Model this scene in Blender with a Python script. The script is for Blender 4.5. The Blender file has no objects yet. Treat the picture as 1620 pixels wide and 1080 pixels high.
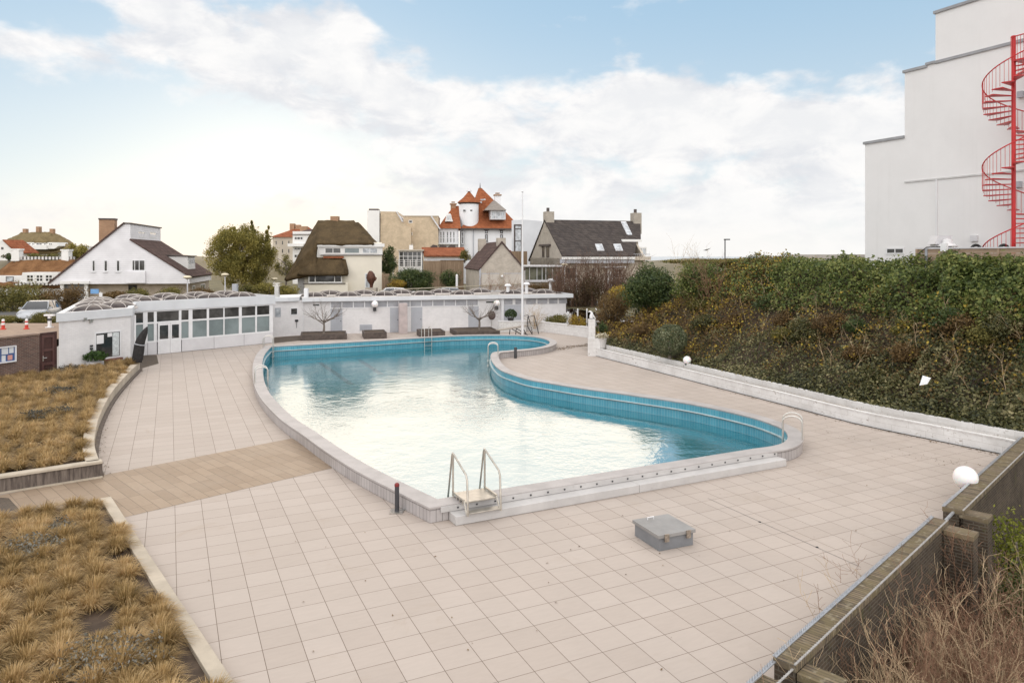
EXPOSURE = 1.0     # exposed for the shaded side of the buildings
SUN_E = .56
SKY_K = .1
WS = .15
ZEN = 1.45  # sky overhead, out of view, brightened as extra light on the scene
BACK = 2.1  # unseen sky behind the camera, brightened to light the facing walls
WATER_R = .45
WAVE = .6
HAZE = 0
import bpy, bmesh, math, random
import numpy as np
from mathutils import Vector, Matrix, noise as mnoise
from mathutils.geometry import tessellate_polygon

SC = bpy.context.scene
COL = SC.collection
RNG = random.Random(11)
NP = np.random.default_rng(5)
H, F, CX, HY = 6.2, 1130.0, 810.0, 405.0      # eye height above the deck, focal length, level horizon (photo pixels)
rad = math.radians

# ---------------------------------------------------------------- measuring
def G(px, py, z=0.0):
    """point where the sight line through a photo pixel meets the height z"""
    t = (H - z) * F / (py - HY)
    return Vector(((px - CX) / F * t, t, z))
def P(px, py, Y):
    """point on the sight line at depth Y"""
    return Vector(((px - CX) / F * Y, Y, H - (py - HY) / F * Y))

class Fr:
    """a level frame for a facade: u along the wall, v into the building, w = world height"""
    def __init__(s, ox, oy, ang=0.0):
        s.ox, s.oy, s.ang = ox, oy, ang
        s.c, s.s = math.cos(rad(ang)), math.sin(rad(ang))
    def pt(s, u, v, w):
        return Vector((s.ox + u * s.c - v * s.s, s.oy + u * s.s + v * s.c, w))
    def solve(s, px, py, v=0.0):
        a, b = (px - CX) / F, -(py - HY) / F
        t = (v - s.ox * s.s + s.oy * s.c) / (s.c - a * s.s)
        x, y = a * t, t
        return ((x - s.ox) * s.c + (y - s.oy) * s.s, H + b * t)
    def U(s, px, v=0.0): return s.solve(px, HY, v)[0]
    def W(s, py, px, v=0.0): return s.solve(px, py, v)[1]
    def right(s, u):
        p = s.pt(u, 0, 0); return Fr(p.x, p.y, s.ang + 90)
    def left(s, u, depth):
        p = s.pt(u, depth, 0); return Fr(p.x, p.y, s.ang - 90)
IDF = Fr(0, 0, 0)

# ---------------------------------------------------------------- mesh building
class MB:
    def __init__(s, fr=None):
        s.v, s.f, s.m, s.fr, s.cur = [], [], [], fr or IDF, 0
    def add(s, pts, faces, raw=False):
        b = len(s.v)
        for p in pts:
            s.v.append(tuple(p) if raw else tuple(s.fr.pt(*p)))
        for f in faces:
            s.f.append([b + i for i in f]); s.m.append(s.cur)
        return s
    def face(s, pts, raw=False): return s.add(pts, [list(range(len(pts)))], raw)
    def box(s, u0, u1, v0, v1, w0, w1):
        if u0 > u1: u0, u1 = u1, u0
        if v0 > v1: v0, v1 = v1, v0
        if w0 > w1: w0, w1 = w1, w0
        p = [(u0,v0,w0),(u1,v0,w0),(u1,v1,w0),(u0,v1,w0),(u0,v0,w1),(u1,v0,w1),(u1,v1,w1),(u0,v1,w1)]
        return s.add(p, [(3,2,1,0),(4,5,6,7),(0,1,5,4),(1,2,6,5),(2,3,7,6),(3,0,4,7)])
    def prism(s, uw, v0, v1):
        """polygon in (u,w) pushed from v0 to v1"""
        n = len(uw)
        p = [(u, v0, w) for u, w in uw] + [(u, v1, w) for u, w in uw]
        tri = tessellate_polygon([[Vector((u, w, 0)) for u, w in uw]])
        fs = [(i, (i+1) % n, n + (i+1) % n, n + i) for i in range(n)]
        fs += [t for t in tri] + [tuple(n + i for i in t[::-1]) for t in tri]
        return s.add(p, fs)
    def flat(s, xy, z, hole=None):
        loops = [[Vector((x, y, 0)) for x, y in xy]]
        if hole: loops.append([Vector((x, y, 0)) for x, y in hole])
        tri = tessellate_polygon(loops)
        pts = [(x, y, z) for x, y in xy] + [(x, y, z) for x, y in (hole or [])]
        return s.add(pts, tri)
    def column(s, xy, z0, z1):
        n = len(xy)
        tri = tessellate_polygon([[Vector((x, y, 0)) for x, y in xy]])
        p = [(x, y, z0) for x, y in xy] + [(x, y, z1) for x, y in xy]
        fs = [(i, (i+1) % n, n + (i+1) % n, n + i) for i in range(n)]
        fs += [t[::-1] for t in tri] + [tuple(n + i for i in t) for t in tri]
        return s.add(p, fs)
    def slab(s, pts, t):
        """3-D polygon thickened downwards along its normal"""
        q = [Vector(s.fr.pt(*p)) for p in pts]
        n = (q[1] - q[0]).cross(q[2] - q[0]).normalized()
        if n.z < 0: n = -n
        k = len(q)
        allp = q + [p - n * t for p in q]
        return s.add(allp, [tuple(range(k)), tuple(range(2*k-1, k-1, -1))] + [(i, k+i, k+(i+1) % k, (i+1) % k) for i in range(k)], raw=True)
    def strip(s, pts, closed, w0, w1, z0, z1):
        """solid running along a plan polyline, between offsets w0..w1 to its left, heights z0..z1 (numbers or per-point lists)"""
        a, b = offset(pts, w0, closed), offset(pts, w1, closed)
        n = len(pts)
        Z0 = z0 if isinstance(z0, (list, tuple)) else [z0] * n
        Z1 = z1 if isinstance(z1, (list, tuple)) else [z1] * n
        v = []
        for i in range(n):
            v += [(a[i][0], a[i][1], Z0[i]), (b[i][0], b[i][1], Z0[i]), (b[i][0], b[i][1], Z1[i]), (a[i][0], a[i][1], Z1[i])]
        fs = []
        for i in range(n if closed else n - 1):
            j = (i + 1) % n
            for k in range(4):
                l = (k + 1) % 4
                fs.append((4*i+k, 4*i+l, 4*j+l, 4*j+k))
        if not closed: fs += [(3,2,1,0), (4*n-4, 4*n-3, 4*n-2, 4*n-1)]
        return s.add(v, fs)
    def tube(s, path, r, n=8, closed=False, raw=False):
        q = [Vector(p) if raw else s.fr.pt(*p) for p in path]
        k = len(q)
        rr = r if isinstance(r, (list, tuple)) else [r] * k
        ref = None; v = []; fs = []
        for i in range(k):
            if closed: d = q[(i+1) % k] - q[i-1]
            else: d = q[min(i+1, k-1)] - q[max(i-1, 0)]
            if d.length < 1e-9: d = Vector((0, 0, 1))
            d.normalize()
            if ref is None:
                ref = d.orthogonal().normalized()
                if abs(d.z) < .9: ref = d.cross(Vector((0, 0, 1))).normalized()
            x = ref - d * ref.dot(d)
            if x.length < 1e-6: x = d.orthogonal()
            x.normalize(); ref = x
            y = d.cross(x)
            for j in range(n):
                a = 2 * math.pi * j / n
                v.append(q[i] + (x * math.cos(a) + y * math.sin(a)) * rr[i])
        for i in range(k if closed else k - 1):
            i2 = (i + 1) % k
            for j in range(n):
                j2 = (j + 1) % n
                fs.append((i*n+j, i*n+j2, i2*n+j2, i2*n+j))
        if not closed: fs += [tuple(range(n-1, -1, -1)), tuple(range((k-1)*n, k*n))]
        return s.add(v, fs, raw=True)
    def lathe(s, c, prof, n=20, a0=0.0):
        """profile [(radius, height)] turned about the vertical through c=(x,y,z)"""
        c = s.fr.pt(*c); v = []; fs = []
        for r, z in prof:
            for j in range(n):
                a = a0 + 2 * math.pi * j / n
                v.append((c.x + r * math.cos(a), c.y + r * math.sin(a), c.z + z))
        k = len(prof)
        for i in range(k - 1):
            for j in range(n):
                j2 = (j + 1) % n
                fs.append((i*n+j, i*n+j2, (i+1)*n+j2, (i+1)*n+j))
        fs += [tuple(range(n-1, -1, -1)), tuple(range((k-1)*n, k*n))]
        return s.add(v, fs, raw=True)
    def build(s, name, mats, parent=None, smooth=None, bevel=0.0, fix=True):
        o0 = world_loc(parent)
        me = bpy.data.meshes.new(name)
        me.from_pydata([(x - o0[0], y - o0[1], z - o0[2]) for x, y, z in s.v], [], s.f)
        if not isinstance(mats, (list, tuple)): mats = [mats]
        for m in mats: me.materials.append(m)
        me.polygons.foreach_set('material_index', s.m)
        if fix:
            bm = bmesh.new(); bm.from_mesh(me)
            bmesh.ops.recalc_face_normals(bm, faces=bm.faces); bm.to_mesh(me); bm.free()
        me.update()
        if smooth:
            me.polygons.foreach_set('use_smooth', [True] * len(me.polygons))
            if hasattr(me, 'set_sharp_from_angle'): me.set_sharp_from_angle(angle=rad(smooth))
        o = bpy.data.objects.new(name, me); COL.objects.link(o)
        if parent: o.parent = parent
        if bevel:
            b = o.modifiers.new('edge', 'BEVEL'); b.width = bevel; b.segments = 2; b.limit_method = 'ANGLE'; b.angle_limit = rad(40)
        return o

def world_loc(o):
    l = Vector((0, 0, 0))
    while o: l += Vector(o.location); o = o.parent
    return l
def offset(pts, d, closed):
    """plan polyline moved d to its left"""
    n = len(pts); out = []
    for i in range(n):
        p = Vector(pts[i][:2])
        a = Vector(pts[i-1][:2]) if (closed or i > 0) else None
        b = Vector(pts[(i+1) % n][:2]) if (closed or i < n-1) else None
        ns = []
        if a is not None and (p - a).length > 1e-6: t = (p - a).normalized(); ns.append(Vector((-t.y, t.x)))
        if b is not None and (b - p).length > 1e-6: t = (b - p).normalized(); ns.append(Vector((-t.y, t.x)))
        m = sum(ns, Vector((0, 0)))
        if len(ns) == 2:
            m.normalize(); m = m / max(.45, m.dot(ns[0]))
        out.append((p.x + m.x * d, p.y + m.y * d))
    return out
def spline(pts, k=6, closed=False):
    n = len(pts); out = []
    rng = range(n if closed else n - 1)
    for i in rng:
        g = lambda j: Vector(pts[j % n]) if closed else Vector(pts[max(0, min(n-1, j))])
        p0, p1, p2, p3 = g(i-1), g(i), g(i+1), g(i+2)
        for s in range(k):
            t = s / k
            out.append(tuple(.5 * ((2*p1) + (p2-p0)*t + (2*p0-5*p1+4*p2-p3)*t*t + (3*p1-p0-3*p2+p3)*t**3)))
    if not closed: out.append(tuple(pts[-1]))
    return out
def inside(x, y, poly):
    c = False; n = len(poly)
    for i in range(n):
        x1, y1 = poly[i][:2]; x2, y2 = poly[i-1][:2]
        if (y1 > y) != (y2 > y) and x < (x2-x1)*(y-y1)/(y2-y1)+x1: c = not c
    return c

def tag(o, label=None, cat=None, group=None, kind=None):
    if label: o['label'] = label
    if cat: o['category'] = cat
    if group: o['group'] = group
    if kind: o['kind'] = kind
    return o
def thing(name, label, cat, loc, group=None):
    o = bpy.data.objects.new(name, None); COL.objects.link(o)
    o.location = loc; o.empty_display_size = .2
    return tag(o, label, cat, group)
def copy_tree(o, loc=None, parent=None, label=None, rotz=None):
    c = o.copy(); COL.objects.link(c)
    if parent: c.parent = parent
    if loc is not None: c.location = loc
    if rotz is not None: c.rotation_euler = (0, 0, rotz)
    if label: c['label'] = label
    for ch in list(o.children): copy_tree(ch, parent=c)
    return c

# ---------------------------------------------------------------- node helpers
class NT:
    def __init__(s, tree): s.t = tree; s.n = tree.nodes; s.l = tree.links
    def new(s, typ, **kw):
        n = s.n.new(typ)
        for k, v in kw.items(): setattr(n, k, v)
        return n
    def put(s, sock, v):
        if hasattr(v, 'is_linked') or hasattr(v, 'links'): s.l.new(v, sock)
        elif v is not None:
            if isinstance(v, (tuple, list)) and sock.type == 'RGBA' and len(v) == 3: v = (*v, 1)
            sock.default_value = v
    def m(s, op, a, b=None, c=None, clamp=False):
        n = s.new('ShaderNodeMath', operation=op, use_clamp=clamp)
        for i, x in enumerate((a, b, c)):
            if x is not None: s.put(n.inputs[i], x)
        return n.outputs[0]
    def mix(s, f, a, b, blend='MIX'):
        n = s.new('ShaderNodeMix', data_type='RGBA', blend_type=blend)
        s.put(n.inputs[0], f); s.put(n.inputs[6], a); s.put(n.inputs[7], b)
        return n.outputs[2]
    def noise(s, vec, scale, detail=4, rough=.55, dist=0.0, out=0):
        n = s.new('ShaderNodeTexNoise'); s.put(n.inputs['Vector'], vec)
        n.inputs['Scale'].default_value = scale; n.inputs['Detail'].default_value = detail
        n.inputs['Roughness'].default_value = rough; n.inputs['Distortion'].default_value = dist
        return n.outputs[out]
    def step(s, x, lo, hi, a=0.0, b=1.0):
        n = s.new('ShaderNodeMapRange', interpolation_type='SMOOTHSTEP'); n.clamp = True
        s.put(n.inputs[0], x); n.inputs[1].default_value = lo; n.inputs[2].default_value = hi
        n.inputs[3].default_value = a; n.inputs[4].default_value = b
        return n.outputs[0]
    def xyz(s, v):
        n = s.new('ShaderNodeSeparateXYZ'); s.put(n.inputs[0], v); return n.outputs
    def vec(s, x, y, z=0.0):
        n = s.new('ShaderNodeCombineXYZ')
        for i, q in enumerate((x, y, z)): s.put(n.inputs[i], q)
        return n.outputs[0]
    def bump(s, h, strength=.3, dist=.02, normal=None):
        n = s.new('ShaderNodeBump'); n.inputs['Strength'].default_value = strength; n.inputs['Distance'].default_value = dist
        s.put(n.inputs['Height'], h)
        if normal: s.put(n.inputs['Normal'], normal)
        return n.outputs[0]
def newmat(name):
    m = bpy.data.materials.new(name); m.use_nodes = True
    t = NT(m.node_tree); t.n.clear()
    out = t.new('ShaderNodeOutputMaterial'); p = t.new('ShaderNodeBsdfPrincipled')
    t.l.new(p.outputs[0], out.inputs[0])
    t.out = out
    co = t.new('ShaderNodeTexCoord').outputs['Object']
    return m, t, p, co
def mul(c, k): return tuple(min(1, x * k) for x in c)
def plain(name, col, rough=.6, var=.12, vs=2.0, bump=0.0, bs=25.0, metal=0.0, spec=.4, dirt=None):
    """one colour with soft wear, an optional fine bump"""
    m, t, p, co = newmat(name)
    n = t.noise(co, vs, 6, .6)
    c = t.mix(t.step(n, .3, .7), mul(col, 1 - var), mul(col, 1 + var))
    if dirt:
        n2 = t.noise(co, vs * 3.1, 8, .7)
        c = t.mix(t.step(n2, .58, .75, 0, .6), c, dirt)
    t.put(p.inputs['Base Color'], c)
    p.inputs['Roughness'].default_value = rough; p.inputs['Metallic'].default_value = metal
    p.inputs['Specular IOR Level'].default_value = spec
    if bump: t.put(p.inputs['Normal'], t.bump(t.noise(co, bs, 4, .6), bump, .02))
    return m
def wallvec(t, co, ang):
    """(along the wall, height) for walls at ang and at right angles to it"""
    x, y, z = t.xyz(co)
    c, s = math.cos(rad(ang)), math.sin(rad(ang))
    u = t.m('ADD', t.m('MULTIPLY', x, c - s), t.m('MULTIPLY', y, s + c))
    return t.vec(u, z)
def brick(name, c1, c2, mortar, ang=0, bw=.22, bh=.065, mw=.012, rough=.8, bump=.4, off=.5, var=.12, dirt=None, spec=.25):
    m, t, p, co = newmat(name)
    b = t.new('ShaderNodeTexBrick'); b.offset = off
    t.put(b.inputs['Vector'], wallvec(t, co, ang))
    for k, v in (('Color1', c1), ('Color2', c2), ('Mortar', mortar)): t.put(b.inputs[k], v)
    for k, v in (('Scale', 1.0), ('Mortar Size', mw), ('Mortar Smooth', .2), ('Bias', 0.0), ('Brick Width', bw), ('Row Height', bh)): b.inputs[k].default_value = v
    n = t.noise(co, 1.3, 7, .65)
    c = t.mix(t.step(n, .3, .7), (1-var,)*3, (1+var,)*3)
    col = t.mix(1.0, b.outputs['Color'], c, 'MULTIPLY')
    if dirt: col = t.mix(t.step(t.noise(co, 2.3, 8, .7), .55, .75, 0, .7), col, dirt)
    t.put(p.inputs['Base Color'], col); p.inputs['Roughness'].default_value = rough
    p.inputs['Specular IOR Level'].default_value = spec
    if bump:
        h = t.m('SUBTRACT', t.m('MULTIPLY', t.noise(co, 30, 3), .3), b.outputs['Fac'])
        t.put(p.inputs['Normal'], t.bump(h, bump, .01))
    return m
def leafmat(name, cols, trans=.35, rough=.55, clump=1.2):
    """leaves: every leaf its own tint, larger patches of the plant drift between the tints"""
    m, t, p, co = newmat(name)
    g = t.new('ShaderNodeNewGeometry')
    n = t.noise(co, clump, 3, .6)
    f = t.m('ADD', t.m('MULTIPLY', g.outputs['Random Per Island'], .62), t.m('MULTIPLY', t.step(n, .3, .7), .38))
    r = t.new('ShaderNodeValToRGB'); t.put(r.inputs[0], f)
    e = r.color_ramp.elements
    while len(e) < len(cols): e.new(.5)
    for i, c in enumerate(cols): e[i].position = i / (len(cols) - 1); e[i].color = (*c, 1)
    t.put(p.inputs['Base Color'], r.outputs[0]); p.inputs['Roughness'].default_value = rough
    p.inputs['Specular IOR Level'].default_value = .3
    tr = t.new('ShaderNodeBsdfTranslucent'); t.put(tr.inputs[0], r.outputs[0])
    mx = t.new('ShaderNodeMixShader'); mx.inputs[0].default_value = trans
    t.l.new(p.outputs[0], mx.inputs[1]); t.l.new(tr.outputs[0], mx.inputs[2]); t.l.new(mx.outputs[0], t.out.inputs[0])
    return m

# ---------------------------------------------------------------- foliage
def quads(name, V, mat, parent=None, origin=(0, 0, 0)):
    """V: (N,4,3) array of separate four-cornered leaves"""
    V = np.asarray(V, dtype=np.float32) - np.asarray(tuple(origin), dtype=np.float32)
    n = len(V); me = bpy.data.meshes.new(name)
    me.vertices.add(4 * n); me.vertices.foreach_set('co', V.reshape(-1))
    me.loops.add(4 * n); me.loops.foreach_set('vertex_index', np.arange(4 * n, dtype=np.int32))
    me.polygons.add(n); me.polygons.foreach_set('loop_start', np.arange(0, 4 * n, 4, dtype=np.int32))
    me.update(calc_edges=True); me.validate()
    me.materials.append(mat)
    o = bpy.data.objects.new(name, me); COL.objects.link(o)
    if parent: o.parent = parent
    return o
def unit(a): return a / np.maximum(np.linalg.norm(a, axis=-1, keepdims=True), 1e-9)
def leaf_quads(pts, size, nrm=None, bias=.6, asp=.6, jit=.4):
    """a pointed leaf at every point, facing roughly along nrm"""
    n = len(pts)
    d = unit(NP.normal(size=(n, 3)))
    if nrm is not None: d = unit(d + np.asarray(nrm) * bias * 2)
    a = unit(np.cross(d, unit(NP.normal(size=(n, 3)))))
    b = np.cross(d, a)
    L = (size * (1 + jit * NP.uniform(-1, 1, n)))[:, None]
    W = L * asp
    fold = d * L * .12
    return np.stack([pts - a * L * .5, pts + b * W * .5 + fold, pts + a * L * .5, pts - b * W * .5 + fold], axis=1)
def blob(n, c, r, shell=.55, lump=.25, freq=2.2, zcut=-.6, seed=0):
    """points through the outer volume of a lumpy ellipsoid, with outward normals"""
    d = unit(NP.normal(size=(int(n * 1.5), 3))); d = d[d[:, 2] > zcut][:n]
    k = np.array([1 + lump * 2 * mnoise.noise(Vector((x*freq + seed, y*freq, z*freq))) for x, y, z in d])
    rr = shell + (1 - shell) * NP.uniform(0, 1, len(d)) ** .6
    p = d * (k * rr)[:, None] * np.array(r) + np.array(tuple(c))
    return p, unit(d / np.array(r))
def crown(n, c, r, lumps, size, spread=.75, asp=.6, seed=0, bias=.5, sub=.45, boxy=False):
    """a crown of several leaf clumps: uneven outline with gaps between the clumps"""
    Q = []; rng = random.Random(seed)
    for i in range(lumps):
        while True:
            d = Vector((rng.uniform(-1, 1), rng.uniform(-1, 1), rng.uniform(-1, 1)))
            if boxy or .2 < d.length < 1: break
        cc = (c[0] + d.x * r[0] * spread, c[1] + d.y * r[1] * spread, c[2] + d.z * r[2] * spread)
        s = sub * rng.uniform(.7, 1.25)
        p, nn = blob(n // lumps, cc, (r[0]*s, r[1]*s, r[2]*s), .35, .3, 2.5, -1, seed + i)
        Q.append(leaf_quads(p, size, nn, bias, asp))
    return np.concatenate(Q)
def twigs(mb, base, h, spread, n, rng, r0=.012, lean=(0, 0), fork=3, kink=.12):
    """bare shoots rising from a base point and forking"""
    for i in range(n):
        a = rng.uniform(0, 2 * math.pi); q = rng.uniform(.1, 1) * spread
        d = Vector((math.cos(a) * q + lean[0], math.sin(a) * q + lean[1], 1)).normalized()
        p = Vector(base) + Vector((math.cos(a) * .1 * spread, math.sin(a) * .1 * spread, 0))
        L = h * rng.uniform(.6, 1.1)
        shoot(mb, p, d, L, r0 * rng.uniform(.6, 1.1), rng, fork, kink)
def shoot(mb, p, d, L, r, rng, fork, kink):
    k = 4; pts = [p]; rs = [r]; p = p.copy(); d = d.copy()
    for s in range(k):
        d = (d + Vector((rng.gauss(0, kink), rng.gauss(0, kink), rng.gauss(.02, kink * .6)))).normalized()
        p = p + d * L / k; pts.append(p.copy()); rs.append(max(.0025, r * (1 - .8 * (s + 1) / k)))
        if fork > 0 and s > 0:
            for _ in range(1 if rng.random() < .75 else 2):
                e = (d + Vector((rng.gauss(0, .5), rng.gauss(0, .5), rng.gauss(.1, .35)))).normalized()
                shoot(mb, p, e, L * rng.uniform(.3, .55), r * .55, rng, fork - 1, kink * 1.3)
    mb.tube(pts, rs, 4 if r < .02 else 6, raw=True)
# ================================================================= camera
cam_d = bpy.data.cameras.new('camera'); cam = bpy.data.objects.new('camera', cam_d); COL.objects.link(cam)
cam.location = (0, 0, H); cam.rotation_euler = (rad(90), 0, 0)
cam_d.sensor_width = 36; cam_d.lens = 36 * F / 1620; cam_d.shift_y = (HY - 540) / 1620
cam_d.clip_start = .1; cam_d.clip_end = 30000
SC.camera = cam
SC.render.resolution_x, SC.render.resolution_y = 1024, 682
SC.view_settings.view_transform = 'Standard'; SC.view_settings.look = 'None'
SC.view_settings.exposure = EXPOSURE; SC.view_settings.gamma = 1
SC.cycles.max_bounces = 6; SC.cycles.transparent_max_bounces = 8
SC.cycles.diffuse_bounces = 3; SC.cycles.glossy_bounces = 3
SC.cycles.caustics_reflective = False; SC.cycles.caustics_refractive = False
SC.cycles.use_denoising = True

# ================================================================= daylight
SUN_AZ, SUN_EL = math.atan2(-380, F), rad(9)          # low behind the thatched house, veiled
sd = bpy.data.lights.new('sun', 'SUN'); sun = bpy.data.objects.new('sun', sd); COL.objects.link(sun)
sd.energy = SUN_E; sd.angle = rad(60); sd.color = (1.0, .75, .50)
sv = Vector((math.sin(SUN_AZ) * math.cos(SUN_EL), math.cos(SUN_AZ) * math.cos(SUN_EL), math.sin(SUN_EL)))
sun.rotation_euler = sv.to_track_quat('Z', 'Y').to_euler()
sun.location = (-20, 60, 40)

W = bpy.data.worlds.new('World'); SC.world = W; W.use_nodes = True
t = NT(W.node_tree); t.n.clear()
wout = t.new('ShaderNodeOutputWorld'); bg = t.new('ShaderNodeBackground'); t.l.new(bg.outputs[0], wout.inputs[0])
sky = t.new('ShaderNodeTexSky', sky_type='NISHITA'); sky.sun_disc = False
sky.sun_elevation = SUN_EL; sky.sun_rotation = SUN_AZ; sky.altitude = 10; sky.air_density = 1.0; sky.dust_density = .6; sky.ozone_density = 1.5
dirv = t.new('ShaderNodeTexCoord').outputs['Generated']
x, y, z = t.xyz(dirv)
az = t.m('ARCTAN2', x, y); el = t.m('ARCSINE', z)
def ae(px, py):
    a = math.atan((px - CX) / F); return a, math.atan((HY - py) / F * math.cos(a))
def puff(px, py, rx, ry, tilt=0):
    """soft patch of sky round a direction"""
    a, e = ae(px, py)
    dx, dy = t.m('SUBTRACT', az, a), t.m('SUBTRACT', el, e)
    c, s = math.cos(rad(tilt)), math.sin(rad(tilt))
    u = t.m('DIVIDE', t.m('ADD', t.m('MULTIPLY', dx, c), t.m('MULTIPLY', dy, s)), rx / F)
    v = t.m('DIVIDE', t.m('SUBTRACT', t.m('MULTIPLY', dy, c), t.m('MULTIPLY', dx, s)), ry / F)
    return t.m('EXPONENT', t.m('MULTIPLY', t.m('ADD', t.m('MULTIPLY', u, u), t.m('MULTIPLY', v, v)), -1))
def total(ws):
    r = None
    for k, p in ws:
        q = t.m('MULTIPLY', p, k); r = q if r is None else t.m('ADD', r, q)
    return r
svec = t.vec(t.m('MULTIPLY', az, 1.0), t.m('MULTIPLY', el, 1.9), t.m('MULTIPLY', y, .35))
n1a = t.noise(svec, 7.5, 10, .58, .2)
vo = t.new('ShaderNodeTexVoronoi', feature='F1'); vo.normalize = True
warp = t.new('ShaderNodeVectorMath', operation='ADD'); t.put(warp.inputs[0], svec)
wv = t.new('ShaderNodeVectorMath', operation='SCALE'); t.put(wv.inputs[0], t.noise(svec, 14, 4, .6, 0, 1)); wv.inputs['Scale'].default_value = .05; t.l.new(wv.outputs[0], warp.inputs[1])
t.l.new(warp.outputs[0], vo.inputs['Vector']); vo.inputs['Scale'].default_value = 13; vo.inputs['Detail'].default_value = 2; vo.inputs['Roughness'].default_value = .55
n1 = t.m('ADD', t.m('MULTIPLY', n1a, .62), t.m('MULTIPLY', t.m('SUBTRACT', .86, vo.outputs['Distance']), .42))
n2 = t.noise(svec, 3.2, 5, .5, .1)
cov = total([(.24, puff(430, 70, 250, 60, -18)), (.24, puff(590, 145, 120, 50, -15)), (.22, puff(250, 10, 130, 40, -20)),
             (.36, puff(1010, 165, 150, 60, -4)), (.32, puff(1180, 175, 150, 45, -4)), (.32, puff(1360, 205, 120, 55)), (.22, puff(800, 180, 160, 50)),
             (.26, puff(60, 85, 110, 35)), (.22, puff(0, 170, 60, 30)), (.20, puff(1370, 38, 40, 12)), (.16, puff(880, 40, 60, 14, 20)),
             (-.40, puff(1180, 50, 280, 50)), (-.36, puff(120, 190, 190, 50)), (-.36, puff(800, 60, 150, 60)), (-.2, puff(20, 10, 120, 30)),
             (-.30, puff(150, 270, 230, 60)), (-.22, puff(420, 260, 200, 45)), (.18, puff(1050, 300, 420, 70)), (-.14, puff(520, 215, 150, 22)), (-.22, puff(715, 120, 60, 40)), (-.16, puff(880, 265, 150, 26)), (-.18, puff(1290, 150, 50, 26))])
veil = t.step(el, rad(12), rad(2.0))
dens = t.m('ADD', t.m('ADD', t.m('MULTIPLY', t.m('SUBTRACT', n1, .5), 1.9), t.m('MULTIPLY', t.m('SUBTRACT', n2, .5), .5)), t.m('ADD', cov, t.m('MULTIPLY', veil, .24)))
high = t.step(el, rad(22), rad(40), 0, .25)            # broken cloud overhead
dens = t.m('ADD', dens, high)
cloud = t.step(dens, .01, .34)
thick = t.step(dens, .22, .62)
glow = t.m('ADD', t.m('MULTIPLY', puff(430, 385, 230, 55), 1.0), t.m('MULTIPLY', puff(520, 395, 900, 45), .3))
blue = t.mix(t.step(el, rad(3), rad(22)), (.76, .87, .95), (.44, .66, .87))
skyc = t.mix(1.0, sky.outputs[0], (SKY_K,) * 3, 'MULTIPLY')
base = t.mix(.82, skyc, blue)
shade = t.noise(svec, 11.0, 7, .62, .3)
ccol = t.mix(t.step(shade, .34, .62), (.79, .80, .835), (1.04, 1.015, .995))
ccol = t.mix(t.step(thick, 0, 1, 0, .55), ccol, (.98, .97, .96))
c = t.mix(t.m('MULTIPLY', cloud, .93), base, ccol)
c = t.mix(t.step(el, rad(6.5), rad(.3), 0, .75), c, (.93, .945, .955))
gmask = t.m('MULTIPLY', glow, 1.0, clamp=True)
c = t.mix(t.m('MULTIPLY', gmask, .75), c, (1.26, 1.08, .86))
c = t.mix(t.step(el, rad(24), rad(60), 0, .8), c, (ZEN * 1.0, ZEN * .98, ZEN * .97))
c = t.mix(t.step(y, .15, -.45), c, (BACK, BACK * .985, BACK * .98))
c = t.mix(t.step(z, -.01, -.12), c, (.5, .46, .42))
fac = t.new('ShaderNodeVectorMath', operation='SCALE'); t.put(fac.inputs[0], c); fac.inputs['Scale'].default_value = 1 / (WS * 2 ** EXPOSURE)
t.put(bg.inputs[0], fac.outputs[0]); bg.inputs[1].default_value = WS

# ================================================================= plan of the pool and the deck
def GP(lst, z): return [tuple(G(px, py, z).xy) for px, py in lst]
ZC, ZW = .38, -.30                                     # coping top, water level
front = GP([(691.6, 789), (860, 762), (1050, 732), (1190, 709.5)], ZC)
tip = GP([(1190, 709.5), (1222, 705), (1240, 699.5), (1247, 691), (1242, 680), (1222.5, 670.4), (1179, 656.6), (1092.8, 638), (1006, 625), (920, 613.3),
          (868.4, 605), (836.3, 599.5), (810.6, 591.8), (793, 585), (781.7, 575.4), (776.5, 565), (778.5, 558.5), (787, 555.8), (817, 553), (842.7, 550.4), (862, 546.5),
          (870, 542.2), (868, 538.3), (858.8, 534.8), (842.7, 532), (815, 530.2), (772, 529.8), (720, 531), (676, 533.3), (552.8, 540.7), (429.4, 547.6)], ZC)
left = GP([(429.4, 547.6), (419, 559), (414.8, 572), (414.6, 585), (418, 604), (430, 627), (461.5, 658), (498.5, 682.7), (533, 706), (577.5, 733.3), (630, 760), (691.6, 789)], ZC)
POOL = [front[0]] + spline(tip, 5)[:-1] + spline(left, 5)[:-1]
COP = .46
DECKHOLE = offset(POOL, -COP + .03, True)

def ribbon(name, pts, closed, z0, z1, mat, parent=None, flip=False):
    """upright band along a plan line, unrolled in its UVs"""
    n = len(pts); o0 = world_loc(parent)
    me = bpy.data.meshes.new(name); v = []; fs = []; L = [0]
    for i in range(n): v += [(pts[i][0]-o0.x, pts[i][1]-o0.y, z0-o0.z), (pts[i][0]-o0.x, pts[i][1]-o0.y, z1-o0.z)]
    m = n if closed else n - 1
    for i in range(m):
        a, b = Vector(pts[i][:2]), Vector(pts[(i+1) % n][:2]); L.append(L[-1] + (b-a).length)
        j = (i+1) % n; fs.append((2*i, 2*j, 2*j+1, 2*i+1))
    me.from_pydata(v, [], fs); uv = me.uv_layers.new(name='unrolled')
    for i in range(m):
        for k, q in enumerate(((L[i], z0), (L[i+1], z0), (L[i+1], z1), (L[i], z1))): uv.data[4*i+k].uv = q
    me.materials.append(mat)
    o = bpy.data.objects.new(name, me); COL.objects.link(o)
    if parent: o.parent = parent
    return o
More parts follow.
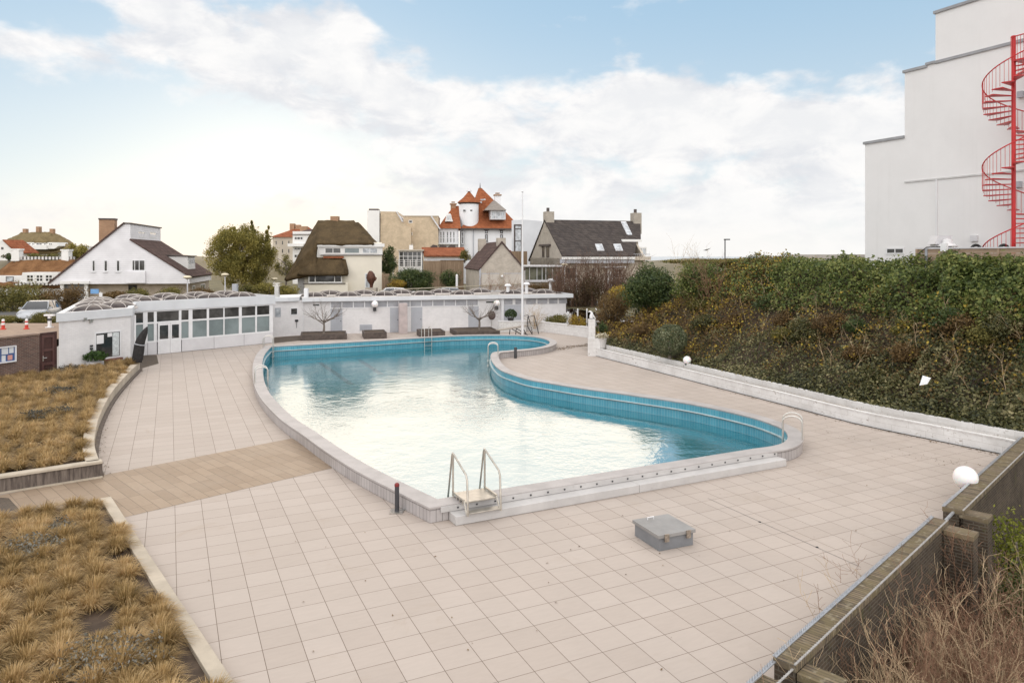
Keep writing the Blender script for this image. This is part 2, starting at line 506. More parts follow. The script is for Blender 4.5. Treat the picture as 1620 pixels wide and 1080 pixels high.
def tile_uv(name, c1, c2, grout, bw, bh, mw=.006, rough=.3, off=0.0, var=.1):
    m, t, p, co = newmat(name)
    uv = t.new('ShaderNodeTexCoord').outputs['UV']
    b = t.new('ShaderNodeTexBrick'); b.offset = off; t.put(b.inputs['Vector'], uv)
    for k, v in (('Color1', c1), ('Color2', c2), ('Mortar', grout)): t.put(b.inputs[k], v)
    for k, v in (('Scale', 1.0), ('Mortar Size', mw), ('Mortar Smooth', .1), ('Brick Width', bw), ('Row Height', bh)): b.inputs[k].default_value = v
    n = t.noise(co, 1.1, 7, .65)
    col = t.mix(1.0, b.outputs['Color'], t.mix(t.step(n, .3, .7), (1-var,)*3, (1+var,)*3), 'MULTIPLY')
    t.put(p.inputs['Base Color'], col); p.inputs['Roughness'].default_value = rough
    t.put(p.inputs['Normal'], t.bump(t.m('SUBTRACT', 1.0, b.outputs['Fac']), .25, .004))
    return m

# ----------------------------------------------------------------- deck material: square beige tiles on the slant
def tilemat(name, c1, c2, grout, ang, bw, bh, off, ox=0, oy=0, mw=.004, rough=.5, var=.07, stain=None, freq=2):
    m, t, p, co = newmat(name)
    x, y, z = t.xyz(co)
    c, s = math.cos(rad(ang)), math.sin(rad(ang))
    a = t.m('ADD', t.m('ADD', t.m('MULTIPLY', x, c), t.m('MULTIPLY', y, s)), ox)
    b_ = t.m('ADD', t.m('ADD', t.m('MULTIPLY', x, -s), t.m('MULTIPLY', y, c)), oy)
    v = t.vec(a, b_)
    b = t.new('ShaderNodeTexBrick'); b.offset = off; b.offset_frequency = freq; t.put(b.inputs['Vector'], v)
    for k, q in (('Color1', c1), ('Color2', c2), ('Mortar', grout)): t.put(b.inputs[k], q)
    for k, q in (('Scale', 1.0), ('Mortar Size', mw), ('Mortar Smooth', .3), ('Bias', 0.0), ('Brick Width', bw), ('Row Height', bh)): b.inputs[k].default_value = q
    n = t.noise(co, .35, 6, .6); n2 = t.noise(t.vec(t.m('MULTIPLY', a, 2.0), t.m('MULTIPLY', b_, 9.0)), 1.6, 6, .65)
    k = t.m('ADD', t.m('MULTIPLY', t.step(n, .3, .7), .6), t.m('MULTIPLY', t.step(n2, .3, .7), .4))
    col = t.mix(1.0, b.outputs['Color'], t.mix(k, (1-var,)*3, (1+var,)*3), 'MULTIPLY')
    if stain:
        n3 = t.noise(co, .8, 9, .72, .6)
        col = t.mix(t.step(n3, .57, .72, 0, .5), col, stain)
    t.put(p.inputs['Base Color'], col)
    r = t.mix(t.step(n, .35, .65), (rough-.08,)*3, (rough+.1,)*3); t.put(p.inputs['Roughness'], r)
    p.inputs['Specular IOR Level'].default_value = .2
    h = t.m('SUBTRACT', t.m('MULTIPLY', t.noise(co, 45, 3), .15), b.outputs['Fac'])
    t.put(p.inputs['Normal'], t.bump(h, .3, .005))
    return m
TILE = tilemat('beige_deck_tiles', (.455, .392, .345), (.42, .358, .312), (.15, .115, .09), 25.6, .6, .59, 0, -.115, -.04, .006, .66, .06, (.38, .31, .25))
PATH = tilemat('brown_strip_tiles', (.33, .25, .18), (.275, .205, .145), (.14, .105, .075), -45, .95, .30, .37, 0, 0, .007, .5, .1, (.2, .14, .1), 3)
DARKPAVE = tilemat('dark_paving', (.13, .10, .075), (.10, .08, .062), (.06, .05, .04), 45, .2, .1, .5, 0, 0, .005, .7)
SOIL = plain('soil', (.085, .06, .042), .95, .3, 3, .6, 30)
GROUNDM = plain('dune_ground', (.14, .12, .065), .95, .35, .5, .5, 6)
ASPH = plain('asphalt', (.10, .095, .09), .9, .15, .6, .3, 60)
PARKM = brick('parking_clinkers', (.36, .26, .19), (.30, .215, .16), (.2, .15, .11), 0, .22, .11, .01)

WALLPTS = GP([(937, 561.5), (1030, 585.5), (1136, 613.4), (1245, 641.5), (1352, 669.5), (1470, 694.5), (1589.8, 719)], 0)
WALLPTS = spline(WALLPTS, 4)
BRK = lambda tt, o=0.0: (3.67 + .7071 * tt + .7071 * o, 10.10 + .7071 * tt - .7071 * o)    # along the brick wall, o outwards
deck_poly = [(-34, 3), BRK(-9, .15), BRK(17.0, .15), (WALLPTS[-1][0] + .3, WALLPTS[-1][1])] + [(x + .3, y) for x, y in WALLPTS[::-1]] + \
            [(6.4, 54), (2.6, 58.8), (5.3, 62.2), (-16.3, 56.4), (-18.2, 54.9), (-17.0, 51.0), (-23.2, 44.2), (-26, 36), (-34, 28)]
tag(MB().flat(deck_poly, 0, DECKHOLE).build('deck', TILE, fix=False), kind='structure')
band = [tuple(G(px, py).xy) for px, py in [(160, 752), (455, 697), (505, 732), (520, 741), (197, 818)]]
d45 = Vector((.7071, .7071))
p0 = Vector(band[0]); q0 = Vector(band[4])
band = [tuple(p0 - d45 * 9), tuple(p0 + d45 * 7.2), tuple(q0 + d45 * 7.6), tuple(q0 - d45 * 9)]
# the strip stops at the pool wall: clip by the outside of the coping
def clip_to_pool(a, b):
    a, b = Vector(a), Vector(b)
    for i in range(400):
        q = a + (b - a) * (i / 400)
        if inside(q.x, q.y, offset(POOL, -COP + .04, True)): return tuple(a + (b - a) * ((i - 1) / 400))
    return tuple(b)
e1, e2 = clip_to_pool(band[0], band[1]), clip_to_pool(band[3], band[2])
OUT0 = offset(POOL, -COP + .04, True)
mid = sorted([p for p in OUT0 if p[0] < 0 and min(e1[1], e2[1]) + .05 < p[1] < max(e1[1], e2[1]) - .05 and p[0] < -2], key=lambda p: -p[1])
tag(MB().flat([band[0], e1] + mid + [e2, band[3]], .005).build('path', PATH, fix=False), kind='structure')
dk = [tuple(G(px, py).xy) for px, py in [(219, 563.4), (248, 561.5), (251, 575), (226, 582), (212, 590), (206, 583)]]
tag(MB().flat(dk, .004).build('entrance_paving', DARKPAVE, fix=False), kind='structure')
dk = [tuple(G(px, py).xy) for px, py in [(433, 534), (460, 531.5), (545, 528), (548, 532), (500, 535.8), (434, 543)]]
tag(MB().flat(dk, .004).build('terrace_paving', DARKPAVE, fix=False), kind='structure')
dk = [tuple(G(px, py).xy) for px, py in [(-60, 800), (0, 787), (14, 788), (40, 816), (0, 826)]]
tag(MB().flat(dk, .009).build('gutter_paving', DARKPAVE, fix=False), kind='structure')

# ----------------------------------------------------------------- ground, street, sea
site = [(-70, -50), (70, -50), (26, 18), (18, 26), (12, 40), (8, 52), (6.4, 60), (5.3, 62.6), (-17.2, 58.6), (-19.6, 56.6), (-25, 51), (-28.2, 47.4), (-23.1, 36.3), (-24.3, 33.4), (-28, 25), (-70, -30)]
ZG = 1.6
tag(MB().flat([(-1500, -300), (1500, -300), (1500, 330), (-1500, 330)], ZG, site).build('ground', GROUNDM, fix=False), kind='structure')
tag(MB().flat([(2.4, 58.9), (5.9, 54.2), (5.2, 46), (11, 38), (20, 44), (16, 66), (5.4, 63.2)], .28).build('shrub_bed', SOIL, fix=False), kind='structure')
tag(MB().flat([(-71, -51), (71, -51), (27, 18), (19, 26), (13, 40), (9, 52), (7, 63), (-18, 59), (-29, 48), (-22.8, 36.4), (-24, 33), (-29, 22), (-71, -29)], -3.2).build('lower_ground', SOIL, fix=False), kind='structure')
tag(MB().flat([(-60, 10), (-29, 22), (-24.2, 33.4), (-23.3, 35.7), (-22.95, 36.3), (-27.1, 44.8), (-60, 44.0)], ZG + .4).build('parking_lot', PARKM, fix=False), kind='structure')
tag(MB().flat([(-60, 56), (-26, 55.5), (-19, 62.5), (10, 67.5), (14, 74), (-22, 71), (-60, 62)], ZG + .006).build('road', ASPH, fix=False), kind='structure')
m, t, p, co = newmat('grey_sea')
t.put(p.inputs['Base Color'], (.42, .45, .47)); p.inputs['Roughness'].default_value = .55
t.put(p.inputs['Normal'], t.bump(t.noise(co, .02, 8, .7), .4, 5))
tag(MB().flat([(-9000, 300), (9000, 300), (9000, 16000), (-9000, 16000)], -9).build('sea', m, fix=False), kind='structure')
def hill(name, cx, cy, rx, ry, h, z0, mat, n=26, seed=0):
    mb = MB(); v = []; fs = []
    for i in range(n + 1):
        for j in range(n + 1):
            a, b = i / n * 2 - 1, j / n * 2 - 1
            k = max(0, 1 - a * a) * max(0, 1 - b * b)
            x, y = cx + a * rx, cy + b * ry
            v.append((x, y, z0 - .5 + (h + .5) * k ** .8 * (1 + .35 * mnoise.noise(Vector((x * .06 + seed, y * .06, seed))))))
    for i in range(n):
        for j in range(n): a = i*(n+1)+j; fs.append((a, a+n+1, a+n+2, a+1))
    mb.add(v, fs); return tag(mb.build(name, mat, smooth=180), kind='structure')
HILLM = leafmat('dune_scrub', [(.09, .075, .04), (.13, .105, .05), (.16, .12, .06)], 0)
hill('hill', -112, 150, 45, 30, 5.4, ZG, HILLM, seed=1)
hill('dune', -80, 175, 60, 40, 4.6, ZG, HILLM, seed=4)
hill('far_dune', 60, 230, 60, 40, 3.2, ZG, HILLM, seed=9)

# ================================================================= the pool
WHITE = plain('white_paint', (.74, .73, .73), .6, .05, .9, .15, 30)
COPM = plain('pale_grey_coping', (.40, .37, .355), .55, .1, 1.6, .2, 50, dirt=(.27, .245, .23))
POOLT = tile_uv('blue_pool_tiles', (.10, .34, .43), (.07, .28, .37), (.26, .43, .48), .125, .30, .006, .25)
OUTT = tile_uv('white_pool_wall_tiles', (.44, .41, .40), (.37, .34, .335), (.13, .12, .115), .155, .29, .007, .3)
BASINM = plain('blue_basin', (.05, .32, .40), .5, .06, .6)
LIPM = plain('gutter_lip', (.50, .58, .58), .35, .1, 3)
DKBLUE = plain('dark_lane_tiles', (.03, .06, .09), .5, .1, 4)
STEEL = plain('stainless_steel', (.62, .60, .56), .28, .08, 8, metal=.9)
DARK = plain('dark_metal', (.04, .04, .042), .5, .2, 6)
sp = thing('swimming_pool', 'large curving outdoor pool with pale raised coping and blue tiled sides, filled with water', 'swimming pool', (0, 34, 0))
ribbon('basin_wall', POOL, True, -1.2, ZC - .03, POOLT, sp)
MB().flat(POOL, -.82).build('basin_floor', BASINM, sp, fix=False)
MB().strip(POOL, True, 0.02, -COP, ZC - .055, ZC).build('coping', COPM, sp, bevel=.012)
ribbon('outer_wall', offset(POOL, -COP + .03, True), True, -.1, ZC - .05, OUTT, sp)
MB().strip(POOL, True, 0.0, .07, .05, .085).build('gutter_lip', LIPM, sp)
MB().strip(POOL, True, 0.0, .03, .02, .05).build('gutter_shadow_strip', DARK, sp)  # dark strip painted in as the shadow under the gutter lip
for a, b in (((500, 569), (556, 608)), ((561, 564), (603, 592))):
    A, B = G(*a, -.815), G(*b, -.815); d = (B - A).normalized(); nrm = Vector((-d.y, d.x, 0)) * .17
    mb = MB(); mb.face([A - nrm, B - nrm, B + nrm, A + nrm], raw=True)
    A2 = A; cr = Vector((d.y, -d.x, 0))
    mb.face([A + nrm*3 , A - nrm*3, A - nrm*3 + d * .3, A + nrm*3 + d * .3], raw=True)
    mb.build('lane_line', DKBLUE, sp, fix=False)
# depth plate on the inside wall near the right-hand end
mb = MB(); a = Vector(G(1229, 676, .22)); mb.box(a.x - .13, a.x + .13, a.y - .1, a.y - .07, .16, .28)
mb.build('depth_plate', WHITE, sp)
m, t, p, co = newmat('pool_water')
x, y, z = t.xyz(co)
v1 = t.vec(x, t.m('MULTIPLY', y, .8), 0)
h1 = t.noise(v1, 1.1, 3, .5, .3); h2 = t.noise(v1, 4.5, 4, .6, .2)
gust = t.step(t.noise(v1, .16, 2, .5), .42, .62, .35, 1.0)       # patches ruffled by the wind
hh = t.m('ADD', t.m('MULTIPLY', h1, .75), t.m('MULTIPLY', t.m('MULTIPLY', h2, gust), .60))
bmp = t.bump(hh, WAVE, .035)
t.put(p.inputs['Base Color'], (.03, .25, .31)); p.inputs['Roughness'].default_value = .9; p.inputs['Specular IOR Level'].default_value = 0
tr = t.new('ShaderNodeBsdfTransparent'); t.put(tr.inputs[0], (.62, .93, .96))
gl = t.new('ShaderNodeBsdfGlossy'); t.put(gl.inputs[0], (1, 1, 1)); gl.inputs['Roughness'].default_value = .03; t.put(gl.inputs['Normal'], bmp)
m1 = t.new('ShaderNodeMixShader'); m1.inputs[0].default_value = .62; t.l.new(p.outputs[0], m1.inputs[1]); t.l.new(tr.outputs[0], m1.inputs[2])
m2 = t.new('ShaderNodeMixShader'); fr1 = t.new('ShaderNodeFresnel'); fr1.inputs[0].default_value = 1.33; t.put(fr1.inputs['Normal'], bmp)
fr0_ = t.new('ShaderNodeFresnel'); fr0_.inputs[0].default_value = 1.33
t.put(m2.inputs[0], t.m('ADD', WATER_R, t.m('MULTIPLY', t.m('SUBTRACT', fr1.outputs[0], fr0_.outputs[0]), 2.4), clamp=True))
t.l.new(m1.outputs[0], m2.inputs[1]); t.l.new(gl.outputs[0], m2.inputs[2]); t.l.new(m2.outputs[0], t.out.inputs[0])
tag(MB().flat(POOL, ZW).build('water', m, fix=False), kind='structure')
# ================================================================= pool buildings
GREYPANEL = plain('grey_panel', (.40, .41, .44), .5, .05, 1.2)
PALEPANEL = plain('pale_grey_panel', (.60, .59, .60), .5, .05, 1.2)
WHITEBRICK = {}
def wbrick(ang, col=(.74, .72, .715)):
    k = (ang, col)
    if k not in WHITEBRICK: WHITEBRICK[k] = brick('white_painted_brick', col, mul(col, .95), mul(col, .86), ang, .22, .065, .006, .6, .35, var=.06, dirt=mul(col, .8))
    return WHITEBRICK[k]
TRIM = plain('white_trim', (.72, .715, .72), .45, .05, 2)
FASCIA = plain('pale_fascia', (.62, .63, .645), .45, .05, 1)
ROOFING = plain('gravel_roofing', (.34, .31, .28), .95, .25, 3, .5, 60)
def glassmat(name, col, rough=.06, var=.5, scale=1.2, spec=.6):
    m, t, p, co = newmat(name)
    n = t.noise(co, scale, 4, .6)
    t.put(p.inputs['Base Color'], t.mix(t.step(n, .35, .65), mul(col, 1 - var), mul(col, 1 + var)))
    p.inputs['Roughness'].default_value = rough; p.inputs['Specular IOR Level'].default_value = spec
    return m
GLASS = glassmat('window_glass', (.05, .048, .045))
BLINDG = glassmat('frosted_glass', (.20, .235, .235), .16, .18, .6)
PALEGLASS = glassmat('curtained_glass', (.42, .44, .46), .12, .3, 2.0)
ACRYL, t, p, co = newmat('smoky_acrylic')
t.put(p.inputs['Base Color'], t.mix(t.step(t.noise(co, 2.0, 4), .35, .65), (.045, .035, .034), (.085, .07, .066))); p.inputs['Roughness'].default_value = .35; p.inputs['Specular IOR Level'].default_value = .12
RIB = plain('pale_ribs', (.62, .57, .53), .5, .1, 3)
DOORRED = plain('dark_red_boards', (.062, .028, .024), .45, .2, 2.5)

def window(fr, px0, py0, px1, py1, parent, v=0.0, fm=None, gm=None, fw=.06, nx=1, ny=1, proud=.04, sill=False, rows=None, name='window', cols=None):
    u0, w1 = fr.solve(px0, py0, v); u1, w0 = fr.solve(px1, py1, v)
    return window_uw(fr, u0, u1, w0, w1, parent, v, fm, gm, fw, nx, ny, proud, sill, rows, name, cols)
def window_uw(fr, u0, u1, w0, w1, parent, v=0.0, fm=None, gm=None, fw=.06, nx=1, ny=1, proud=.04, sill=False, rows=None, name='window', cols=None):
    if u0 > u1: u0, u1 = u1, u0
    if w0 > w1: w0, w1 = w1, w0
    mb = MB(fr); a, b = v - proud, v + .03
    mb.box(u0, u0 + fw, a, b, w0, w1); mb.box(u1 - fw, u1, a, b, w0, w1)
    mb.box(u0 + fw, u1 - fw, a, b, w0, w0 + fw); mb.box(u0 + fw, u1 - fw, a, b, w1 - fw, w1)
    xs = cols or [i / nx for i in range(1, nx)]
    ys = rows or [i / ny for i in range(1, ny)]
    q = fw * .7
    for f in xs: c = u0 + (u1 - u0) * f; mb.box(c - q/2, c + q/2, a + .006, b, w0 + fw, w1 - fw)
    for f in ys: c = w0 + (w1 - w0) * f; mb.box(u0 + fw, u1 - fw, a + .01, b, c - q/2, c + q/2)
    if sill: mb.box(u0 - .06, u1 + .06, a - .06, a + .02, w0 - .07, w0 - .003)
    f = mb.build(name, fm or TRIM, parent)
    MB(fr).box(u0 + fw * .8, u1 - fw * .8, v - .016, v + .02, w0 + fw * .8, w1 - fw * .8).build('pane', gm or GLASS, f)
    return f

def dome_mesh(parent, name='skylight', r=1.05, h=.34):
    mb = MB(); mb.cur = 0
    prof = [(r * math.cos(a), .10 + h * math.sin(a)) for a in [i * math.pi / 2 / 7 for i in range(7)]] + [(.03, .10 + h)]
    l = world_loc(parent)
    mb.lathe((l.x, l.y, l.z), prof, 28)
    mb.cur = 1
    mb.lathe((l.x, l.y, l.z), [(r + .05, 0), (r + .07, .06), (r + .05, .12), (r - .01, .125)], 28)
    for k in range(8):
        a = 2 * math.pi * k / 8 + .2
        pts = [(l.x + rr * math.cos(a), l.y + rr * math.sin(a), l.z + z + .012) for rr, z in prof]
        mb.tube(pts, .016, 5, raw=True)
    return mb.build(name, [ACRYL, RIB], parent, smooth=40)

A = (-22.9, 36.1); B = (-21.2, 39.7); C_ = (-23.25, 44.0); D_ = (-17.05, 51.0); E_ = (-18.3, 54.7)
# --- entrance pavilion: white reception block and the glazed front
pav = thing('entrance_pavilion', 'white flat-roofed entrance pavilion with a glazed front and dome skylights on its roof', 'building', (-22.5, 44, 0))
fb = Fr(A[0], A[1], math.degrees(math.atan2(B[1]-A[1], B[0]-A[0])))
Lb = math.hypot(B[0]-A[0], B[1]-A[1])
WBA = wbrick(round(fb.ang, 1))
mb = MB().column([A, B, C_, (-25.6, 49.6), (-28.4, 47.6)], 0, 2.9); mb.build('wall', WBA, pav)
ff = Fr(C_[0], C_[1], math.degrees(math.atan2(D_[1]-C_[1], D_[0]-C_[0])))
Lf = math.hypot(D_[0]-C_[0], D_[1]-C_[1])
# fascias
mb = MB().strip([(-28.4, 47.6), A, B, C_], False, -.10, .2, 2.88, 3.32); mb.build('fascia', FASCIA, pav)
mb = MB().column([(-28.3, 47.5), A, B, C_, (-25.6, 49.5)], 2.9, 3.10); mb.build('roof', ROOFING, pav)
back = ff.pt(Lf + .3, 6.5, 0); back0 = ff.pt(-1.5, 6.5, 0)
mb = MB(ff); mb.box(0.0, Lf, .12, 6.4, 0, 2.85); mb.build('glazed_hall_core', PALEPANEL, pav)
mb = MB(ff); mb.box(-.05, Lf + .12, -.12, .06, 2.78, 3.4); mb.box(Lf - .06, Lf + .12, .06, 6.4, 2.78, 3.4); mb.build('hall_fascia', FASCIA, pav)
mb = MB(ff); mb.box(-.05, Lf - .06, .06, 6.4, 2.86, 3.17); mb.build('hall_roof', ROOFING, pav)
# glazing bays given by their edges in the photo
def ux(px): return ff.U(px)
mb = MB(ff)
zt, zm, zl = 2.77, 2.02, .85
posts = [(206.5, 210.5), (226, 233), (243, 247.6), (282.6, 286.5), (298, 304), (326.8, 330.2), (353, 354.8), (377.5, 382), (403.5, 406), (425.8, 431.5)]
for a, b in posts: mb.box(ux(a), ux(b), -.05, .1, .85, zt)
for a, b in ((206.5, 304), (304, 431.5)): mb.box(ux(a), ux(b), -.045, .09, zm - .06, zm + .05)
mb.box(ux(206.5), ux(431.5), -.045, .09, zt - .07, zt)
mb.box(ux(206.5), ux(431.5), -.055, .09, zl - .05, zl + .04)
mb.build('glazing_frame', TRIM, pav)
bays = [(210.5, 226), (233, 243), (247.6, 282.6), (286.5, 298), (304, 326.8), (330.2, 353), (354.8, 377.5), (382, 403.5), (406, 425.8)]
for i, (a, b) in enumerate(bays):
    w = MB(ff); w.box(ux(a), ux(b), -.01, .08, zm + .05, zt - .07); w.build('upper_pane', GLASS, pav)
    if i == 2: continue
    w = MB(ff); w.box(ux(a), ux(b), -.012, .08, zl + .04, zm - .06); w.build('lower_pane', BLINDG, pav)
for a, b in [(206.5, 233), (233, 247.6), (287, 338), (338, 385.5), (385.5, 431.5)]:
    w = MB(ff); w.box(ux(a) + .012, ux(b) - .012, -.06, .1, .04, .798); w.build('panel', PALEPANEL, pav)
for a, b in ((249, 268.5), (268.5, 286)):
    u0, u1 = ux(a) + .01, ux(b) - .01
    w = MB(ff); w.box(u0, u1, -.07, .02, .03, .95); w.box(u0, u0 + .1, -.07, .02, .95, 1.95); w.box(u1 - .1, u1, -.07, .02, .95, 1.95); w.box(u0 + .1, u1 - .1, -.07, .02, 1.82, 1.95)
    for k in range(6): w.box(u0 + .12, u1 - .12, -.085, -.068, .12 + k * .13, .215 + k * .13)
    dr = w.build('door', TRIM, pav)
    g = MB(ff); g.box(u0 + .09, u1 - .09, -.03, .03, .94, 1.83); g.build('pane', GLASS, dr)
    g = MB(ff); hx = u1 - .06 if a < 260 else u0 + .06
    g.tube([(hx, -.07, 1.05), (hx, -.13, 1.05), (hx + (.1 if a > 260 else -.1), -.13, 1.05)], .012, 6); g.build('handle', STEEL, dr)
# reception window with sill, downpipe
wf = window(fb, 149.5, 526, 191, 564, pav, fm=TRIM, fw=.07, proud=.03, name='window')
u0, w1 = fb.solve(149.5, 526); u1, w0 = fb.solve(191, 564)
MB(fb).box(u0 - .02, u1 + .05, -.12, .02, w0 - .14, w0 - .03).build('sill', plain('brick_sill', (.20, .09, .07), .7), wf)
g = MB(fb); g.box(u1 - .5, u1 - .12, -.03, -.017, w0 + .1, w1 - .1); g.build('curtain', plain('white_curtain', (.55, .58, .58), .8, .2, 9), wf)
g = MB(fb); g.box(u0 + .1, u0 + .5, -.028, -.017, w1 - .62, w1 - .16); g.box(u0 + .72, u0 + .98, -.028, -.017, w1 - .3, w1 - .1); g.build('notice', WHITE, wf)
g = MB(fb)
for px, py in ((144, 547), (144, 551.5)): u, w = fb.solve(px, py); g.box(u - .07, u + .07, -.07, .01, w - .05, w + .05)
g.build('switch_box', DARK, pav)
g = MB(fb)
for px, py in ((133, 505), (142.5, 508)): u, w = fb.solve(px, py); g.box(u - .08, u + .08, -.12, .01, w - .06, w + .08)
g.build('wall_light', STEEL, pav)
g = MB(); q = fb.pt(Lb + .0, -.0, 0); g.tube([(q.x + .12, q.y + .25, .3), (q.x + .12, q.y + .25, 2.9)], .045, 8); g.build('downpipe', TRIM, pav)
# skylights of the pavilion
dloc = []
for k in range(4):
    u = 1.35 + k * 2.2 if k else 1.25
    dloc.append(ff.pt(u, 1.9, 3.17)); dloc.append(ff.pt(u + .4, 4.9, 3.17))
dloc += [Vector(q) for q in ((-23.0, 39.2, 3.10), (-24.6, 42.0, 3.10), (-23.2, 41.9, 3.10), (-25.9, 44.6, 3.10), (-24.3, 44.8, 3.10), (-27.0, 46.6, 3.10))]
base = thing('skylight_base', None, None, (0, 0, 0))
proto = dome_mesh(base); proto.parent = pav
proto.location = dloc[0] - Vector(pav.location)
for q in dloc[1:]:
    o = proto.copy(); COL.objects.link(o); o.parent = pav; o.location = q - Vector(pav.location)
bpy.data.objects.remove(base)

# --- long changing-room block
G0 = (-16.4, 56.2); H0 = (5.2, 62.0)
ch = thing('changing_block', 'long low white changing block with grey doors, a window strip and dome skylights', 'building', (-6, 59, 0))
fc = Fr(G0[0], G0[1], math.degrees(math.atan2(H0[1]-G0[1], H0[0]-G0[0]))); Lc = math.hypot(H0[0]-G0[0], H0[1]-G0[1])
WBC = wbrick(round(fc.ang, 1))
mb = MB(fc); mb.box(0, Lc - .55, 0, 7.5, 0, 2.62); mb.build('wall', WBC, ch)
mb = MB().column([D_, E_, (-17.35, 55.35), (G0[0], G0[1] - .15), (-17.6, 60), (-22.5, 56)], 0, 2.7); mb.build('link_wall', WBC, ch)
mb = MB(fc); mb.box(-.1, Lc, -.35, -.13, 2.62, 2.93); mb.box(-.1, Lc, 7.68, 7.9, 2.62, 2.93); mb.box(-.1, .1, -.13, 7.68, 2.62, 2.93); mb.box(Lc - .2, Lc, -.13, 7.68, 2.62, 2.93); mb.build('fascia', FASCIA, ch)
mb = MB(fc); mb.box(.1, Lc - .2, -.13, 7.68, 2.62, 2.83); mb.build('roof', ROOFING, ch)
mb = MB().column([(D_[0] - .2, D_[1] - .1), (E_[0] - .1, E_[1] - .2), (-17.3, 55.1), (-16.6, 55.7), (-17.6, 60), (-22.5, 56)], 2.7, 3.0); mb.build('link_roof', FASCIA, ch)
uc = lambda px: fc.U(px)
xs = [523 + 17.95 * k for k in range(14)]
mb = MB(fc); mb.box(uc(523) - .05, uc(757.5) + .05, -.035, .02, 2.02, 2.60)
mb.build('strip_frame', TRIM, ch)
for k in range(13):
    w = MB(fc); w.box(uc(xs[k]) + .04, uc(xs[k+1]) - .04, -.05, .0, 2.1, 2.54); w.build('strip_pane', glassmat('grey_strip_glass', (.33, .33, .35), .25, .15) if k == 0 else bpy.data.materials['grey_strip_glass'], ch)
for a, b in ((797.5, 811), (815, 829), (832, 848), (850, 866), (868, 882), (884, 897)):
    w = MB(fc); w.box(uc(a) + .03, uc(b) - .03, -.05, .0, 2.12, 2.54); w.build('strip_pane', bpy.data.materials['grey_strip_glass'], ch)
for a, b in ((523, 541.5), (617, 631.5), (650.5, 668), (741, 757)):
    w = MB(fc); w.box(uc(a), uc(b), -.03, .02, .03, 2.02); d = w.build('door', GREYPANEL, ch)
    g = MB(fc); g.box(uc(b) - .16, uc(b) - .08, -.07, -.03, 1.0, 1.05); g.build('handle', DARK, d)
for a, b in ((797.5, 812), (812.2, 829)):
    w = MB(fc); w.box(uc(a), uc(b) - .01, -.03, .02, .03, 2.06); d = w.build('door', GREYPANEL, ch)
    g = MB(fc); g.box(uc(812) - .03, uc(812) + .03, -.06, -.028, .95, 1.45); g.build('handle', DARK, d)
w = MB(fc); w.box(uc(792.5), uc(796.5), -.12, .02, 0, 2.62); w.build('pilaster', TRIM, ch)
w = MB(fc); w.box(uc(478), uc(480.5), -.08, .02, 0, 2.62); w.build('pilaster', TRIM, ch)
for a, b, c, d, mm in ((494, 506, 480.5, 484.5, DARK), (768, 782, 475.8, 479.8, DARK)):
    u0, w1 = fc.solve(a, c); u1, w0 = fc.solve(b, d); window_uw(fc, u0, u1, w0, w1, ch, fw=.05)
u0, w1 = fc.solve(569, 513.5); u1, w0 = fc.solve(588.5, 522.5)
w = MB(fc); w.box(u0, u1, -.03, .01, w0, w1)
for k in range(6): w.box(u0 + .05, u1 - .05, -.05, -.03, w0 + .05 + k * .065, w0 + .09 + k * .065)
w.build('vent_grille', GREYPANEL, ch)
fl = Fr(E_[0], E_[1], math.degrees(math.atan2(55.35-E_[1], -17.35-E_[0])))
for a, b, c, d, gm in ((435, 444, 487, 501, PALEGLASS), ):
    u0, w1 = fl.solve(a, c); u1, w0 = fl.solve(b, d); window_uw(fl, u0, u1, w0, w1, ch, fm=GREYPANEL, gm=PALEGLASS, fw=.05)
fl2 = Fr(-17.35, 55.35, math.degrees(math.atan2(56.05-55.35, -16.4+17.35)))
u0, w1 = fl2.solve(459, 487); u1, w0 = fl2.solve(471, 498); window_uw(fl2, u0, u1, w0, w1, ch, fm=TRIM, gm=GLASS, fw=.06)
g = MB(fl2); u, w = fl2.solve(469, 507); g.box(u - .12, u + .12, -.08, .02, w - .08, w + .08); g.tube([(u, -.03, w), (u, -.03, .6)], .015, 6); g.build('socket_box', DARK, ch)
dpx = [(497, 0), (522, 1), (551, 0), (576, 1), (608, 0), (634, 1), (669, 0), (697, 1), (731, 0), (759, 1), (809, 0), (831, 1), (859, 0)]
base = thing('skylight_base', None, None, (0, 0, 0)); proto = dome_mesh(base); proto.parent = ch; bpy.data.objects.remove(base)
for i, (px, row) in enumerate(dpx):
    v = 1.6 if row == 0 else 4.6
    q = fc.pt(fc.U(px, v), v, 2.83)
    o = proto if i == 0 else proto.copy()
    if i: COL.objects.link(o); o.parent = ch
    o.location = q - Vector(ch.location)
def roof_vent(px, v, h):
    q = fc.pt(fc.U(px, v), v, 2.96); mb = MB()
    mb.lathe(tuple(q), [(.14, 0), (.14, h - .22), (.30, h - .20), (.30, h - .13), (.18, h - .02), (.03, h)], 14); mb.build('roof_vent', TRIM, ch, smooth=40)
roof_vent(803.5, 1.0, .85); roof_vent(833, .8, .98); roof_vent(871, 4.4, 1.15)
q = fc.pt(.2, .3, 2.93); MB().box(q.x - .15, q.x + .15, q.y - .15, q.y + .15, 2.9, 3.65).build('flue', TRIM, ch, bevel=.01)
q = fl.pt(.6, 1.0, 3.0); mb = MB(); mb.box(q.x-.16, q.x+.16, q.y-.14, q.y+.14, 2.9, 3.85); mb.box(q.x-.28, q.x+.28, q.y-.2, q.y+.2, 3.85, 3.93); mb.box(q.x-.26, q.x+.26, q.y-.2, q.y+.2, 4.03, 4.10); mb.box(q.x-.1, q.x+.1, q.y-.1, q.y+.1, 3.93, 4.03); mb.build('chimney', STEEL, ch)

